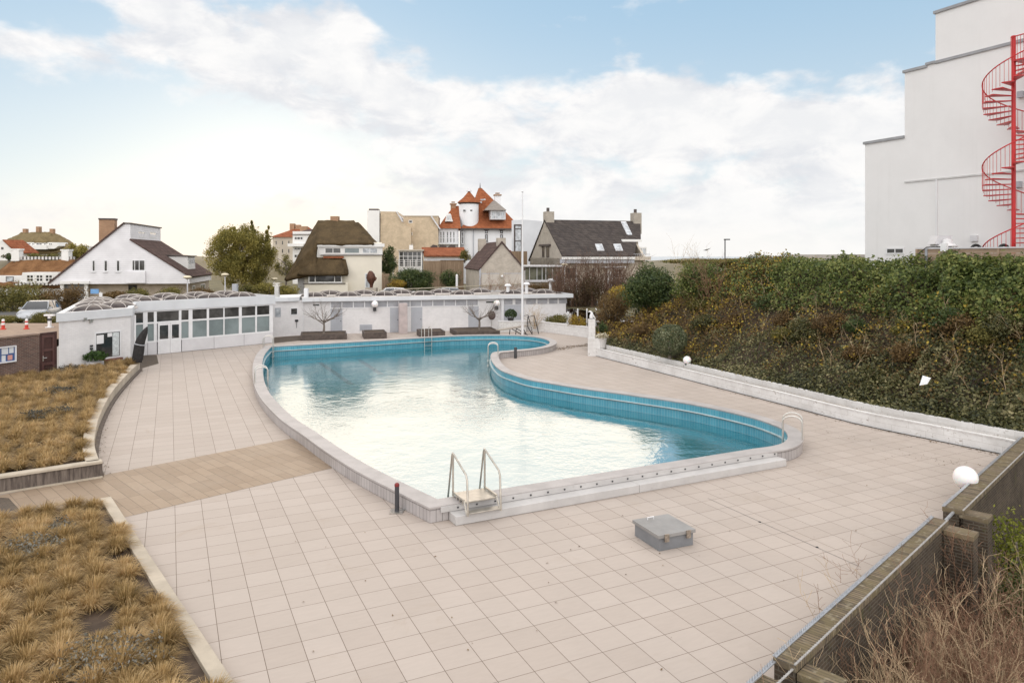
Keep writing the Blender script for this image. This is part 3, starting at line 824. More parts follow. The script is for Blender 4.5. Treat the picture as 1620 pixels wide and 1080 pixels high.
# ----------------------------------------------------------------- globe lamps
GLOBE, t, p, co = newmat('opal_globe'); t.put(p.inputs['Base Color'], (.82, .80, .78)); p.inputs['Roughness'].default_value = .3; p.inputs['Subsurface Weight'].default_value = .3
def globe(c, r, parent):
    prof = [(max(.01, r * math.sin(a)), -r * math.cos(a)) for a in [math.pi * i / 14 for i in range(15)]]
    return MB().lathe(tuple(c), prof, 28).build('globe', GLOBE, parent, smooth=180)
def wall_lamp(px, py, label):
    u, w = fc.solve(px, py, -.35)
    c = fc.pt(u, -.35, w); L = thing('wall_lamp', label, 'wall lamp', fc.pt(u, 0, w - .45), 'white globe lamps')
    globe(c, .27, L)
    mb = MB(fc); mb.lathe((u, -.35, w - .34), [(.11, 0), (.11, .08)], 12); mb.box(u - .12, u + .12, -.40, .0, w - .56, w - .34); mb.build('bracket', DARK, L)
wall_lamp(593, 481, 'white globe lamp on the changing block wall, beside the left grey doors')
wall_lamp(786, 479.5, 'white globe lamp high on the changing block, next to the white pilaster')
def deck_lamp(c, r, foot, label):
    L = thing('globe_lamp', label, 'garden lamp', foot, 'white globe lamps')
    globe(c, r, L)
    MB().tube([foot, (c[0], c[1], c[2] - r + .02)], .035, 8).build('stem', DARK, L)
    MB().lathe((c[0], c[1], c[2] - r - .05), [(.09, 0), (.12, .05), (.12, .09)], 14).build('collar', DARK, L)
c = P(1087, 569.5, 37.0); deck_lamp(c, .21, (c.x, c.y, .5), 'small white globe lamp on the low white wall in front of the round bush')
c = P(1527.5, 755, 18.1); deck_lamp(c, .285, (c.x, c.y, 0), 'large white globe lamp peeping over the near brick wall')

# ----------------------------------------------------------------- low planters, column, trees in planters
PLANT = plain('dark_brown_boards', (.085, .066, .056), .75, .3, 4, .3, 30)
def box_planter(name, fr, px0, px1, v0, v1, h, label, cat, rim=.12, sunk=True, group=None):
    u0, u1 = fr.U(px0, v0), fr.U(px1, v0)
    c = fr.pt((u0+u1)/2, v0, 0)
    T = thing(name, label, cat, c, group)
    mb = MB(fr); mb.box(u0, u1, v0, v0 + rim, 0, h); mb.box(u0, u1, v1 - rim, v1, 0, h); mb.box(u0, u0 + rim, v0 + rim, v1 - rim, 0, h); mb.box(u1 - rim, u1, v0 + rim, v1 - rim, 0, h)
    mb.build('boards', PLANT, T, bevel=.012)
    mb = MB(fr); mb.box(u0 + rim, u1 - rim, v0 + rim, v1 - rim, 0, h - .06); mb.build('soil' if sunk else 'lid', SOIL if sunk else PLANT, T)
    return (u0 + u1) / 2, (v0 + v1) / 2
fk = Fr(G0[0], G0[1], fc.ang)
v_at = lambda py: None
box_planter('planter', fk, 475, 549, -4.0, -1.4, .40, 'long low dark planter holding the left bare tree', 'planter', group='dark low planters by the changing block')
box_planter('planter', fk, 575.5, 612, -4.1, -1.9, .46, 'smaller dark planter box between the left tree and the stone column', 'planter', group='dark low planters by the changing block')
box_planter('planter', fk, 665, 704.5, -4.4, -2.2, .46, 'small dark planter box behind the far pool ladder', 'planter', group='dark low planters by the changing block')
box_planter('planter', fk, 723, 791, -4.6, -1.4, .40, 'long low dark planter holding the right bare tree', 'planter', group='dark low planters by the changing block')
BARK = plain('grey_bark', (.19, .16, .135), .9, .3, 6, .6, 25)
def pollard(px, v, label, h, seed, spread=2.2):
    rng = random.Random(seed); b = fk.pt(fk.U(px, v), v, .34)
    T = thing('bare_tree', label, 'tree', b, 'small bare trees in planters')
    mb = MB(); mb.tube([b, b + Vector((.04, 0, .5)), b + Vector((.0, 0, .95))], [.10, .075, .07], 8, raw=True); mb.build('trunk', BARK, T, smooth=60)
    mb = MB()
    for i in range(9):
        a = i * 2.4 + rng.uniform(-.3, .3); e = rng.uniform(.15, .8)
        d = Vector((math.cos(a), math.sin(a), e)).normalized()
        p0 = b + Vector((0, 0, rng.uniform(.7, .95))); p1 = p0 + d * rng.uniform(.5, .9) * spread / 1.6; p2 = p1 + (d + Vector((0, 0, .55))).normalized() * .45
        mb.tube([p0, p1, p2], [.04, .028, .016], 6, raw=True)
        for q, dd, L in ((p2, d + Vector((0, 0, .8)), .55), (p1, d + Vector((0, 0, .9)), .6), ((p1 + p2) / 2, d, .5), (p1, d + Vector((.3, .2, .1)), .5)):
            for _ in range(2): shoot(mb, Vector(q), (dd + Vector((rng.gauss(0, .35), rng.gauss(0, .35), rng.gauss(0, .2)))).normalized(), L * rng.uniform(.8, 1.5), .012, rng, 1, .15)
    mb.build('crown', BARK, T, smooth=60)
pollard(512, -2.6, 'small bare pruned tree in the left planter, in front of a white wall', 2.2, 3)
pollard(758, -2.9, 'small bare pruned tree in the right planter, beside the hose reel', 2.3, 8)
STONE = plain('pinkish_concrete', (.46, .39, .375), .85, .12, 2, .4, 40)
q = G(637.5, 528.8); mb = MB(fk); uq = fk.U(637.5, -.9)
tag(MB(fk).box(uq - .32, uq + .32, -1.25, -.6, 0, 2.42).build('column', STONE, bevel=.02), 'tall pinkish concrete column standing free in front of the grey doors', 'column')
# hose reel on a stand beside the right tree
u = fk.U(778, -.5); b = fk.pt(u, -.5, 0); T = thing('hose_reel', 'dark hose reel on a thin stand beside the right bare tree', 'hose reel', b)
mb = MB(fk); mb.tube([(u, -.5, 0), (u, -.5, 1.15)], .03, 8); mb.build('stand', STEEL, T)
mb = MB(fk); 
ring = [(u + .24 * math.cos(a), -.55, 1.25 + .30 * math.sin(a)) for a in [2 * math.pi * i / 20 for i in range(20)]]
mb.tube(ring, .08, 8, closed=True); mb.box(u - .16, u + .16, -.66, -.44, 1.05, 1.45); mb.build('reel', plain('brown_plastic', (.10, .07, .06), .5), T, smooth=50)

# ----------------------------------------------------------------- flagpole
b = Vector((0, 0, 0)); q = P(826.5, 405, 55.5); T = thing('flagpole', 'tall slim white flagpole rising behind the pool', 'flagpole', (q.x, q.y, 0))
zt_ = P(826.5, 303, 55.5).z
MB().tube([(q.x, q.y, 0), (q.x, q.y, 5), (q.x, q.y, zt_ - .1)], [.10, .08, .04], 14).build('pole', WHITE, T, smooth=60)
MB().lathe((q.x, q.y, zt_ - .1), [(.03, 0), (.09, .08), (.03, .17)], 12).build('finial', WHITE, T, smooth=60)
MB().tube([(q.x, q.y, 1.0), (q.x, q.y - .22, 1.05), (q.x + .1, q.y - .25, 1.05)], .03, 6).build('cleat', STEEL, T)

# ----------------------------------------------------------------- ladders
def grab_ladder(C0, dirv, label, gap=.55, hh=.72, into=.55, deep=1.0):
    """two bent rails over the coping with treads down the pool side; C0 middle of the coping, dirv points into the pool"""
    d = Vector((dirv[0], dirv[1], 0)).normalized(); s = Vector((-d.y, d.x, 0))
    T = thing('pool_ladder', label, 'pool ladder', (C0[0], C0[1], ZC), 'steel pool ladders')
    c = Vector((C0[0], C0[1], ZC))
    for k in (-1, 1):
        o = c + s * gap / 2 * k
        path = [o - d * .12, o - d * .12 + Vector((0, 0, hh - .18))]
        for i in range(1, 8):
            a = math.pi * (1 - i / 8); path.append(o + d * (.17 + .29 * math.cos(a)) + Vector((0, 0, hh - .18 + .2 * math.sin(a))))
        path += [o + d * .46 + Vector((0, 0, hh - .18)), o + d * .46 + Vector((0, 0, -deep))]
        MB().tube(path, .024, 8, raw=True).build('rail', STEEL, T, smooth=60)
    for k in range(3):
        z = ZC - .32 - .28 * k; a = c + d * .46 - s * gap / 2; b = c + d * .46 + s * gap / 2
        mb = MB(); n = d * .05
        mb.add([a - n + Vector((0,0,z-ZC)), b - n + Vector((0,0,z-ZC)), b + n + Vector((0,0,z-ZC)), a + n + Vector((0,0,z-ZC)),
                a - n + Vector((0,0,z-ZC+.03)), b - n + Vector((0,0,z-ZC+.03)), b + n + Vector((0,0,z-ZC+.03)), a + n + Vector((0,0,z-ZC+.03))], [(3,2,1,0),(4,5,6,7),(0,1,5,4),(1,2,6,5),(2,3,7,6),(3,0,4,7)], raw=True)
        mb.build('tread', STEEL, T)
def outward(p):
    i = min(range(len(POOL)), key=lambda k: (Vector(POOL[k]) - Vector(p)).length)
    a, b = Vector(POOL[i-1]), Vector(POOL[(i+1) % len(POOL)]); t_ = (b - a).normalized()
    return Vector(POOL[i]), Vector((-t_.y, t_.x))        # left of the direction = into the pool
def ladder_at(px, py, label, **k):
    p, n = outward(G(px, py, ZC).xy); p = p - n * .3
    grab_ladder((p.x, p.y), n, label, **k)
ladder_at(424, 549, 'steel pool ladder at the far left corner of the pool')
ladder_at(418, 604, 'steel pool ladder on the left long side, nearer the glazed pavilion')
ladder_at(672, 533.5, 'steel pool ladder on the far side, in front of a dark planter box')
ladder_at(776.5, 562, 'steel pool ladder at the tip of the curved deck tongue')
ladder_at(1247, 690, 'steel pool ladder at the rounded right-hand end of the pool')

# ----------------------------------------------------------------- bench along the front edge, steps over the wall
fA = G(678.7, 826.5); fd = Vector((front[1][0] - front[0][0], front[1][1] - front[0][1], 0)).normalized()
ffr = Fr(front[0][0], front[0][1], math.degrees(math.atan2(fd.y, fd.x)))
PALECON = plain('pale_rendered_concrete', (.50, .48, .465), .6, .08, 1.4, .2, 40, dirt=(.36, .33, .30))
u0 = ffr.solve(719, 827.6, -COP - .32)[0]; u1 = ffr.solve(1241, 735.6, -COP - .32)[0]
cb = thing('roller_cover_bench', 'long low white bench box along the near edge of the pool', 'bench', ffr.pt((u0 + u1) / 2, -.7, 0))
mid_u = ffr.solve(1010, 785, -COP - .35)[0]
mb = MB(ffr); mb.box(u0, mid_u - .01, -COP - .40, -COP + .02, .004, .21); mb.box(mid_u, u1, -COP - .40, -COP + .02, .004, .21); mb.build('seat_box', PALECON, cb, bevel=.01)
mb = MB(ffr); mb.box(u0 - .22, u1 + .02, -COP - .035, -COP + .022, .22, .345); mb.build('back_plate', PALECON, cb)
for k in range(22):
    u = u0 + .2 + k * (u1 - u0 - .3) / 21; MB(ffr).box(u - .02, u + .02, -COP - .052, -COP - .034, .27, .305).build('bolt', DARK, cb)
uL, _ = ffr.solve(739, 805, -COP - .1); 
STEELW = plain('worn_steel', (.50, .46, .40), .38, .15, 5, metal=.7, dirt=(.27, .22, .16))
st = thing('pool_steps', 'steel steps with two tall handrails bridging the near pool wall', 'pool steps', ffr.pt(.9, -.45, 0))
ua, ub = .42, 1.22
mb = MB(ffr); mb.box(ua, ub, -.72, .02, .43, .465); mb.build('platform', STEELW, st, bevel=.006)
mb = MB(ffr); mb.box(ua, ub, -.97, -.77, .25, .275); mb.build('tread', STEELW, st, bevel=.006)
for k in range(3):
    z = .1 - k * .28; mb = MB(ffr); mb.box(ua + .02, ub - .02, .20 + .05 * k, .32 + .05 * k, z, z + .03); mb.build('tread', STEELW, st)
for u in (ua - .02, ub + .02):
    mb = MB(ffr)
    mb.tube([(u, -.95, .21), (u, -.90, 1.02), (u, -.83, 1.13), (u, -.05, 1.42), (u, 0, 1.43), (u, .04, 1.38), (u, .55, -.7)], .024, 8)
    mb.tube([(u, -.02, 1.42), (u, -.02, .40)], .024, 8)
    mb.build('handrail', STEELW, st, smooth=50)
    mb = MB(ffr); mb.box(u - .02, u + .02, -.72, 0, .47, .52)
    for k in range(4): mb.tube([(u, -.62 + k * .18, .47), (u, -.62 + k * .18, .37)], .014, 6)
    mb.tube([(u, -.70, .5), (u, -.88, .21)], .02, 6); mb.build('side_rail', STEELW, st)
q = G(628, 809)
T = thing('bollard', 'short dark post with a red cap beside the near pool wall', 'bollard', q)
MB().lathe(tuple(q), [(.055, 0), (.055, .62)], 12).build('post', plain('grey_black_post', (.05, .05, .055), .35), T, smooth=40)
MB().lathe((q.x, q.y, .62), [(.06, 0), (.06, .05), (.03, .08)], 12).build('cap', plain('red_cap', (.20, .02, .02), .4), T, smooth=40)
MB().box(q.x - .16, q.x + .16, q.y - .16, q.y + .16, .008, .02).build('foot_plate', STEEL, T)
p_, n_ = outward(G(815.5, 560, ZC).xy)
q = G(815.5, 566.5); tag(MB().lathe(tuple(q), [(.09, 0), (.09, .62), (.07, .66)], 12).build('bollard', DARK, smooth=40), 'short dark post against the inner side of the curved pool wall', 'bollard')

# ----------------------------------------------------------------- grey hatch box on the deck
GREYBOX = plain('grey_painted_steel', (.19, .195, .205), .45, .1, 2.5, .1, 60, dirt=(.15, .14, .13))
GREYLID = plain('worn_grey_lid', (.26, .25, .24), .45, .12, 1.5, .1, 60, dirt=(.33, .30, .27))
a = G(1042.5, 872); b2 = G(1096.5, 861.5); l2 = G(1004.5, 847)
fx = Fr(a.x, a.y, math.degrees(math.atan2(b2.y - a.y, b2.x - a.x))); LW = (b2 - a).length; LD = abs(fx.solve(1004.5, 847)[0]) and (l2 - a).length
T = thing('hatch_box', 'low grey metal hatch box with a lid, standing alone on the tiled deck', 'hatch box', fx.pt(LW/2, LD/2, 0))
MB(fx).box(0, LW, 0, LD, 0, .27).build('box', GREYBOX, T, bevel=.008)
MB(fx).box(-.04, LW + .04, -.04, LD + .04, .275, .35).build('lid', GREYLID, T, bevel=.008)
RUST = plain('rusty_clasp', (.30, .25, .20), .5, .3, 20, metal=.4)
for u in (.16, LW - .16): MB(fx).box(u - .05, u + .05, -.075, -.042, .20, .36).build('clasp', RUST, T)
mb = MB(fx); mb.tube([(LW*.4 - .08, LD - .1, .35), (LW*.4 - .08, LD - .1, .40), (LW*.4 + .08, LD - .1, .40), (LW*.4 + .08, LD - .1, .35)], .012, 6); mb.build('handle', WHITE, T)

# ----------------------------------------------------------------- diving board and little things at the far end
q0 = G(824, 532.5); 
T = thing('diving_board', 'low white diving board on bent steel legs at the far right end of the pool', 'diving board', G(835, 530))
a, b2 = P(788, 522.8, 54.4), P(840, 514.4, 56.8); d = (b2 - a).normalized(); s = Vector((0, 0, 1)).cross(d).normalized() * -.26
mb = MB(); up = Vector((0, 0, .07))
mb.add([a - s, a + s, b2 + s, b2 - s, a - s + up, a + s + up, b2 + s + up, b2 - s + up], [(3,2,1,0),(4,5,6,7),(0,1,5,4),(1,2,6,5),(2,3,7,6),(3,0,4,7)], raw=True); mb.build('board', plain('pale_board', (.33, .29, .245), .7), T)
sn = s.normalized()
for k in (-1, 1):
    o = sn * .35 * k; m_ = a + (b2 - a) * .45; e_ = a + (b2 - a) * .8
    for pth in ([m_ + o, Vector((m_.x, m_.y, 0)) + o - d * .1], [m_ + o, Vector((e_.x, e_.y, 0)) + o], [e_ + o, Vector((e_.x, e_.y, 0)) + o + d * .5], [e_ + o, e_ + o + Vector((0, 0, .75)), b2 + o + Vector((0, 0, .8)) , b2 + o + d * .4 + Vector((0, 0, -.3)), Vector((b2.x, b2.y, 0)) + o + d * .5]):
        MB().tube(pth, .035, 6, raw=True).build('leg', DARK, T, smooth=40)
for k in range(3):
    z = .15 + k * .2; p_ = Vector((b2.x, b2.y, z)) + d * (.45 - .1 * k)
    MB().tube([p_ - sn * .35, p_ + sn * .35], .03, 6, raw=True).build('step', STEEL, T)
# low white planter wall with the pot
q = P(808, 513, 56.6)
fw_ = Fr(P(789, 513, 58.2).x, 58.2, 8); lw = fw_.U(832)
T = thing('low_planter_wall', 'short low white planter wall with dark stains behind the diving board', 'planter', fw_.pt(lw/2, 0, 0))
MB(fw_).box(0, lw, 0, .35, 0, .84).build('wall', brick('stained_white_wall', (.72, .71, .69), (.70, .69, .67), (.5, .49, .46), 8, .3, .15, .012, .7, .3, dirt=(.10, .09, .07)), T)
MB(fw_).box(-.05, lw + .05, -.05, .40, .84, .92).build('coping', TRIM, T)
u = fw_.U(808, .2); q = fw_.pt(u, .2, .92)
T = thing('potted_box_ball', 'round clipped green bush in a dark pot on the low white planter wall', 'potted plant', q)
MB().lathe(tuple(q), [(.22, 0), (.28, .22)], 14).build('pot', DARK, T)
BOXLEAF = leafmat('box_leaves', [(.02, .035, .012), (.045, .075, .022), (.08, .115, .035)], .2)
p_, n_ = blob(1500, (q.x, q.y, q.z + .52), (.5, .5, .42), .75, .08); quads('foliage', leaf_quads(p_, .09, n_), BOXLEAF, T, q)

# ----------------------------------------------------------------- walls on the right
WW = wbrick(0, (.70, .68, .66))
lw_ = thing('low_garden_wall', 'long low white two-step garden wall along the right side of the deck', 'wall', (WALLPTS[0][0], WALLPTS[0][1], 0))
ribM, t, p, co = newmat('white_garden_wall')
n = t.noise(co, 1.2, 8, .7, .4); n2 = t.noise(co, 7, 5, .7)
x, y, z = t.xyz(co)
c = t.mix(t.step(n, .3, .7), (.60, .58, .56), (.74, .725, .71)); c = t.mix(t.step(t.m('ADD', n2, t.m('MULTIPLY', n, .4)), .80, .92, 0, .75), c, (.24, .19, .14))
ux_ = t.m('ADD', t.m('MULTIPLY', x, -.42), t.m('MULTIPLY', y, .91))
b = t.new('ShaderNodeTexBrick'); t.put(b.inputs['Vector'], t.vec(ux_, z)); b.offset = .5
for k, q in (('Color1', (1, 1, 1)), ('Color2', (.97, .97, .97)), ('Mortar', (.72, .70, .68))): t.put(b.inputs[k], q)
for k, q in (('Scale', 1.0), ('Mortar Size', .006), ('Mortar Smooth', .3), ('Brick Width', 1.15), ('Row Height', .24)): b.inputs[k].default_value = q
c = t.mix(1.0, c, b.outputs['Color'], 'MULTIPLY')
t.put(p.inputs['Base Color'], c); p.inputs['Roughness'].default_value = .75; t.put(p.inputs['Normal'], t.bump(t.noise(co, 20, 5, .7), .4, .02))
WP = [(x, y) for x, y in WALLPTS] + [(16.1, 20.9)]
LEDGE = plain('mossy_ledge', (.26, .21, .155), .9, .25, 2.5, .5, 30)
MB().strip(WP, False, .0, .12, 0.02, .46).build('front_wall', ribM, lw_)
MB().strip(WP, False, -.025, .16, .461, .50).build('front_coping', ribM, lw_)
MB().strip(WP, False, .12, .62, .1, .40).build('ledge', LEDGE, lw_)
MB().strip(WP, False, .62, .80, .2, .66).build('rear_wall', ribM, lw_)
MB().strip(WP, False, -.05, .0, .004, .02).build('gutter_gap', DARK, lw_)
# offset() goes to the left of the run; the run is far -> near so left is the bank side
fw2 = GP([(932, 534.8), (893, 529.3), (856, 524.8), (836, 523.4), (812, 522)], 0)
fw2 = spline(fw2, 4)
lw2 = thing('curved_garden_wall', 'low curved white garden wall behind the diving board', 'wall', (fw2[0][0], fw2[0][1], 0))
MB().strip(fw2, False, -.3, 0, 0, .76).build('wall', ribM, lw2); MB().strip(fw2, False, -.34, .03, .76, .83).build('coping', ribM, lw2)
q = G(935, 562.5); q.x += .05
T = thing('gate_post', 'tall white post with a white bird figure on top, ending the low wall', 'post', q)
MB().box(q.x - .2, q.x + .22, q.y, q.y + .42, 0, 2.26).build('shaft', ribM, T, bevel=.01)
MB().box(q.x - .26, q.x + .5, q.y - .25, q.y - .003, 0, 1.1).build('plinth', ribM, T, bevel=.01)
mb = MB(); z0 = 2.26
pts = [(q.x - .02, q.y + .2, z0 + .05), (q.x, q.y + .2, z0 + .2), (q.x + .02, q.y + .2, z0 + .38), (q.x - .05, q.y + .2, z0 + .47), (q.x - .13, q.y + .2, z0 + .47), (q.x - .22, q.y + .2, z0 + .44)]
mb.tube(pts, [.11, .13, .08, .055, .045, .008], 10); mb.tube([(q.x + .05, q.y + .2, z0 + .25), (q.x + .2, q.y + .22, z0 + .08), (q.x + .28, q.y + .22, z0)], [.09, .05, .015], 8)
mb.build('bird_figure', WHITE, T, smooth=80)
q2 = Vector((q.x + .62, q.y - .02, .5)); T = thing('flower_pot', 'white pot of pale flowers beside the white gate post', 'flower pot', q2)
MB().lathe(tuple(q2), [(.22, 0), (.31, .55), (.34, .58), (.30, .6)], 16).build('pot', ribM, T, smooth=40)
p_, n_ = blob(260, (q2.x, q2.y, q2.z + .7), (.42, .4, .22), .5, .2, 2, -.5); quads('flowers', leaf_quads(p_, .11, n_), leafmat('pale_flowers', [(.30, .24, .12), (.6, .55, .42), (.72, .68, .6)], .3), T, q2)
for i, (px, py) in enumerate(((914, 500), (928.5, 500), (943, 499.5), (898.5, 505))):
    b = P(px, 530, 60); top = P(px, py - 12, 60)
    tag(MB().lathe((b.x, b.y, .1), [(.06, 0), (.06, top.z - .15), (.03, top.z - .1)], 8).build('white_stake', WHITE), 'thin white stake standing in the low shrubs behind the curved wall', 'stake', 'white stakes in the shrubs')
# ================================================================= near right: brick retaining wall
BW = brick('weathered_dark_brick', (.085, .062, .042), (.052, .038, .028), (.11, .092, .07), 45, .22, .068, .012, .9, .8, var=.25, dirt=(.085, .085, .03))
BWTOP, t, p, co = newmat('mossy_brick_on_edge')
fb2 = Fr(*BRK(0), 45)
x, y, z = t.xyz(co)
al = t.m('MULTIPLY', t.m('ADD', x, y), .7071)
b = t.new('ShaderNodeTexBrick'); b.offset = 0; t.put(b.inputs['Vector'], t.vec(al, .4))
for k, q in (('Color1', (.22, .165, .105)), ('Color2', (.085, .063, .04)), ('Mortar', (.05, .04, .03))): t.put(b.inputs[k], q)
for k, q in (('Scale', 1.0), ('Mortar Size', .012), ('Mortar Smooth', .3), ('Brick Width', .072), ('Row Height', 9.0)): b.inputs[k].default_value = q
n = t.noise(co, 3, 6, .7); c = t.mix(t.step(n, .4, .65, 0, .7), b.outputs['Color'], (.16, .125, .06)); c = t.mix(t.step(t.noise(co, 9, 4), .55, .7, 0, .5), c, (.30, .26, .18))
t.put(p.inputs['Base Color'], c); p.inputs['Roughness'].default_value = .9
t.put(p.inputs['Normal'], t.bump(t.m('SUBTRACT', t.m('MULTIPLY', t.noise(co, 30, 3), .4), b.outputs['Fac']), .7, .015))
# frame: u along the wall, v<0 outwards (towards the shrubs): outward normal is (+,-) so v = -offset
bwall = thing('brick_retaining_wall', 'weathered brick retaining wall with spike strips on top at the near right', 'wall', (*BRK(7.5), 0))
def tpx(px, py, z=.5):
    q = G(px, py, z); return (q.x - 3.67) * .7071 + (q.y - 10.10) * .7071
tA = tpx(1215.8, 1035.3); tB = tpx(1478, 818); tC = tpx(1495, 803)
segs = [(-6.0, tA - .32, .38, .28), (tA, tB, .50, .30), (tC, 18.6, .52, .40)]
for a, b_, top, th in segs:
    MB(fb2).box(a, b_, -th, 0, -3.3, top - .10).build('wall_panel', BW, bwall)
    MB(fb2).box(a - .01, b_ + .01, -th - .015, .015, top - .10, top).build('coping', BWTOP, bwall, bevel=.006)
for a, b_ in ((tA - .32, tA), (tB, tC)):
    MB(fb2).box(a, b_, -.24, -.05, -3.3, .22).build('low_link', BW, bwall)
for u0, u1, top in ((tA + .02, tA + .36, .40), (tB - .42, tB - .02, .42), (tC + .0, tC + .44, .45)):
    MB(fb2).box(u0, u1, -.86, -.43 if u0 > tC else -.32, -3.3, top - .1).build('pier', BW, bwall)
    MB(fb2).box(u0 - .01, u1 + .01, -.87, -.43 if u0 > tC else -.32, top - .1, top).build('pier_cap', BWTOP, bwall, bevel=.006)
GALV = plain('galvanised_steel', (.42, .43, .45), .4, .15, 12, metal=.6)
WSTRIP = plain('pale_strip', (.36, .345, .33), .5, .15, 12)
for a, b_, top, th in [(-6, tA, .44, .28), (tA, tB, .50, .30), (tC, 18.6, .52, .40)]:
    MB(fb2).box(a, b_, -.035, .03, top + .003, top + .018).build('spike_rail', GALV, bwall)
    MB(fb2).box(a, b_, -th - .008, -th + .018, top + .003, top + .016).build('drip_strip', WSTRIP, bwall)
for a, b_, top, th in [(-1.2, tA, .44, .28), (tA, tB, .50, .30), (tC, 9.5, .52, .40)]:
    for side in (0.0, -th + .008):
        mb = MB(fb2); u = a
        while u < b_ - .03:
            mb.add([(u, side - .006, top + .016), (u + .028, side - .006, top + .016), (u + .028, side + .006, top + .016), (u, side + .006, top + .016), (u + .014, side, top + (.085 if side == 0 else .045))],
                   [(0,1,4), (1,2,4), (2,3,4), (3,0,4)]); u += .075
        mb.build('spike_strip', GALV if side == 0 else WSTRIP, bwall, fix=False)
MB(fb2).tube([(tB - .1, -.2, .40), (tC + .1, -.2, .44)], .035, 8).build('pipe', GALV, bwall)

# ================================================================= left: raised beds
CONC = plain('pale_concrete_coping', (.47, .405, .32), .85, .15, 1.2, .4, 25, dirt=(.28, .23, .17))
TIMB, t, p, co = newmat('weathered_boards')
x, y, z = t.xyz(co)
n = t.noise(t.vec(t.m('MULTIPLY', x, 7), t.m('MULTIPLY', y, 7), t.m('MULTIPLY', z, .7)), 1.6, 6, .7)
t.put(p.inputs['Base Color'], t.mix(t.step(n, .3, .7), (.06, .045, .038), (.21, .17, .14))); p.inputs['Roughness'].default_value = .85
t.put(p.inputs['Normal'], t.bump(n, .5, .02))
curve = GP([(155.8, 728), (149, 707.5), (149.5, 685.5), (158, 654), (177, 619), (201.5, 591), (221, 572.5)], .46)
curve = spline(curve, 5)
cw = thing('curved_bed_wall', 'curved pale concrete wall holding the upper bed of dry grass', 'wall', (*curve[10], 0))
MB().strip(curve, False, 0.0, .24, 0, .40).build('wall', CONC, cw)
MB().strip(curve, False, -.02, .30, .402, .47).build('coping', CONC, cw, bevel=.008)
MB().strip(curve, False, -.13, -.005, .004, .09).build('dark_base_board', TIMB, cw)
fr0 = G(162, 755); fr1 = G(0, 781); 
fdir = (fr1 - fr0).normalized(); fr2 = fr0 + fdir * 12
bw_ = thing('bed_front_wall', 'weathered timber front wall of the upper grass bed with a pale top rail', 'wall', fr0)
line = [(fr2.x, fr2.y), (fr1.x, fr1.y), (fr0.x, fr0.y)]
MB().strip(line, False, 0, .08, 0, .40).build('boards', TIMB, bw_)
MB().strip(line, False, -.05, .24, .402, .47).build('top_rail', CONC, bw_, bevel=.008)
MB().strip(line, False, -.06, -.002, .008, .05).build('base_rail', CONC, bw_)
bed1 = [tuple(c) for c in offset(curve, .2, False)] + [(-21.2, 39.6), (-22.8, 36.0), (-24.0, 33.2), (-27.5, 25), (-26, 15), (fr2.x, fr2.y + .1), (fr1.x - .05, fr1.y + .1), (fr0.x - .1, fr0.y + .15)]
def mound(name, poly, z, mat, n=40, amp=.05):
    xs = [p[0] for p in poly]; ys = [p[1] for p in poly]
    return tag(MB().flat(poly, z).build(name, mat, fix=False), kind='structure')
mound('upper_bed_soil', bed1, .36, SOIL)
e0, e1_ = G(175.5, 792.6), G(330, 1080)
bed2 = [(e0.x - .02, e0.y), tuple((e1_ + (e1_ - e0).normalized() * 3).xy), (-4.5, 5), (-15, 6), (-16, 13.5), tuple(G(0, 826).xy)]
mound('lower_bed_soil', bed2, .05, SOIL)
q0, q1 = G(175.5, 792.6), G(355, 1068); q2 = q1 + (q1 - q0).normalized() * 3
kb = thing('bed_kerb', 'low pale concrete kerb edging the lower grass bed', 'kerb', q0)
MB().strip([(q2.x, q2.y), (q1.x, q1.y), (q0.x, q0.y)], False, .0, .24, 0, .13).build('kerb', CONC, kb, bevel=.01)

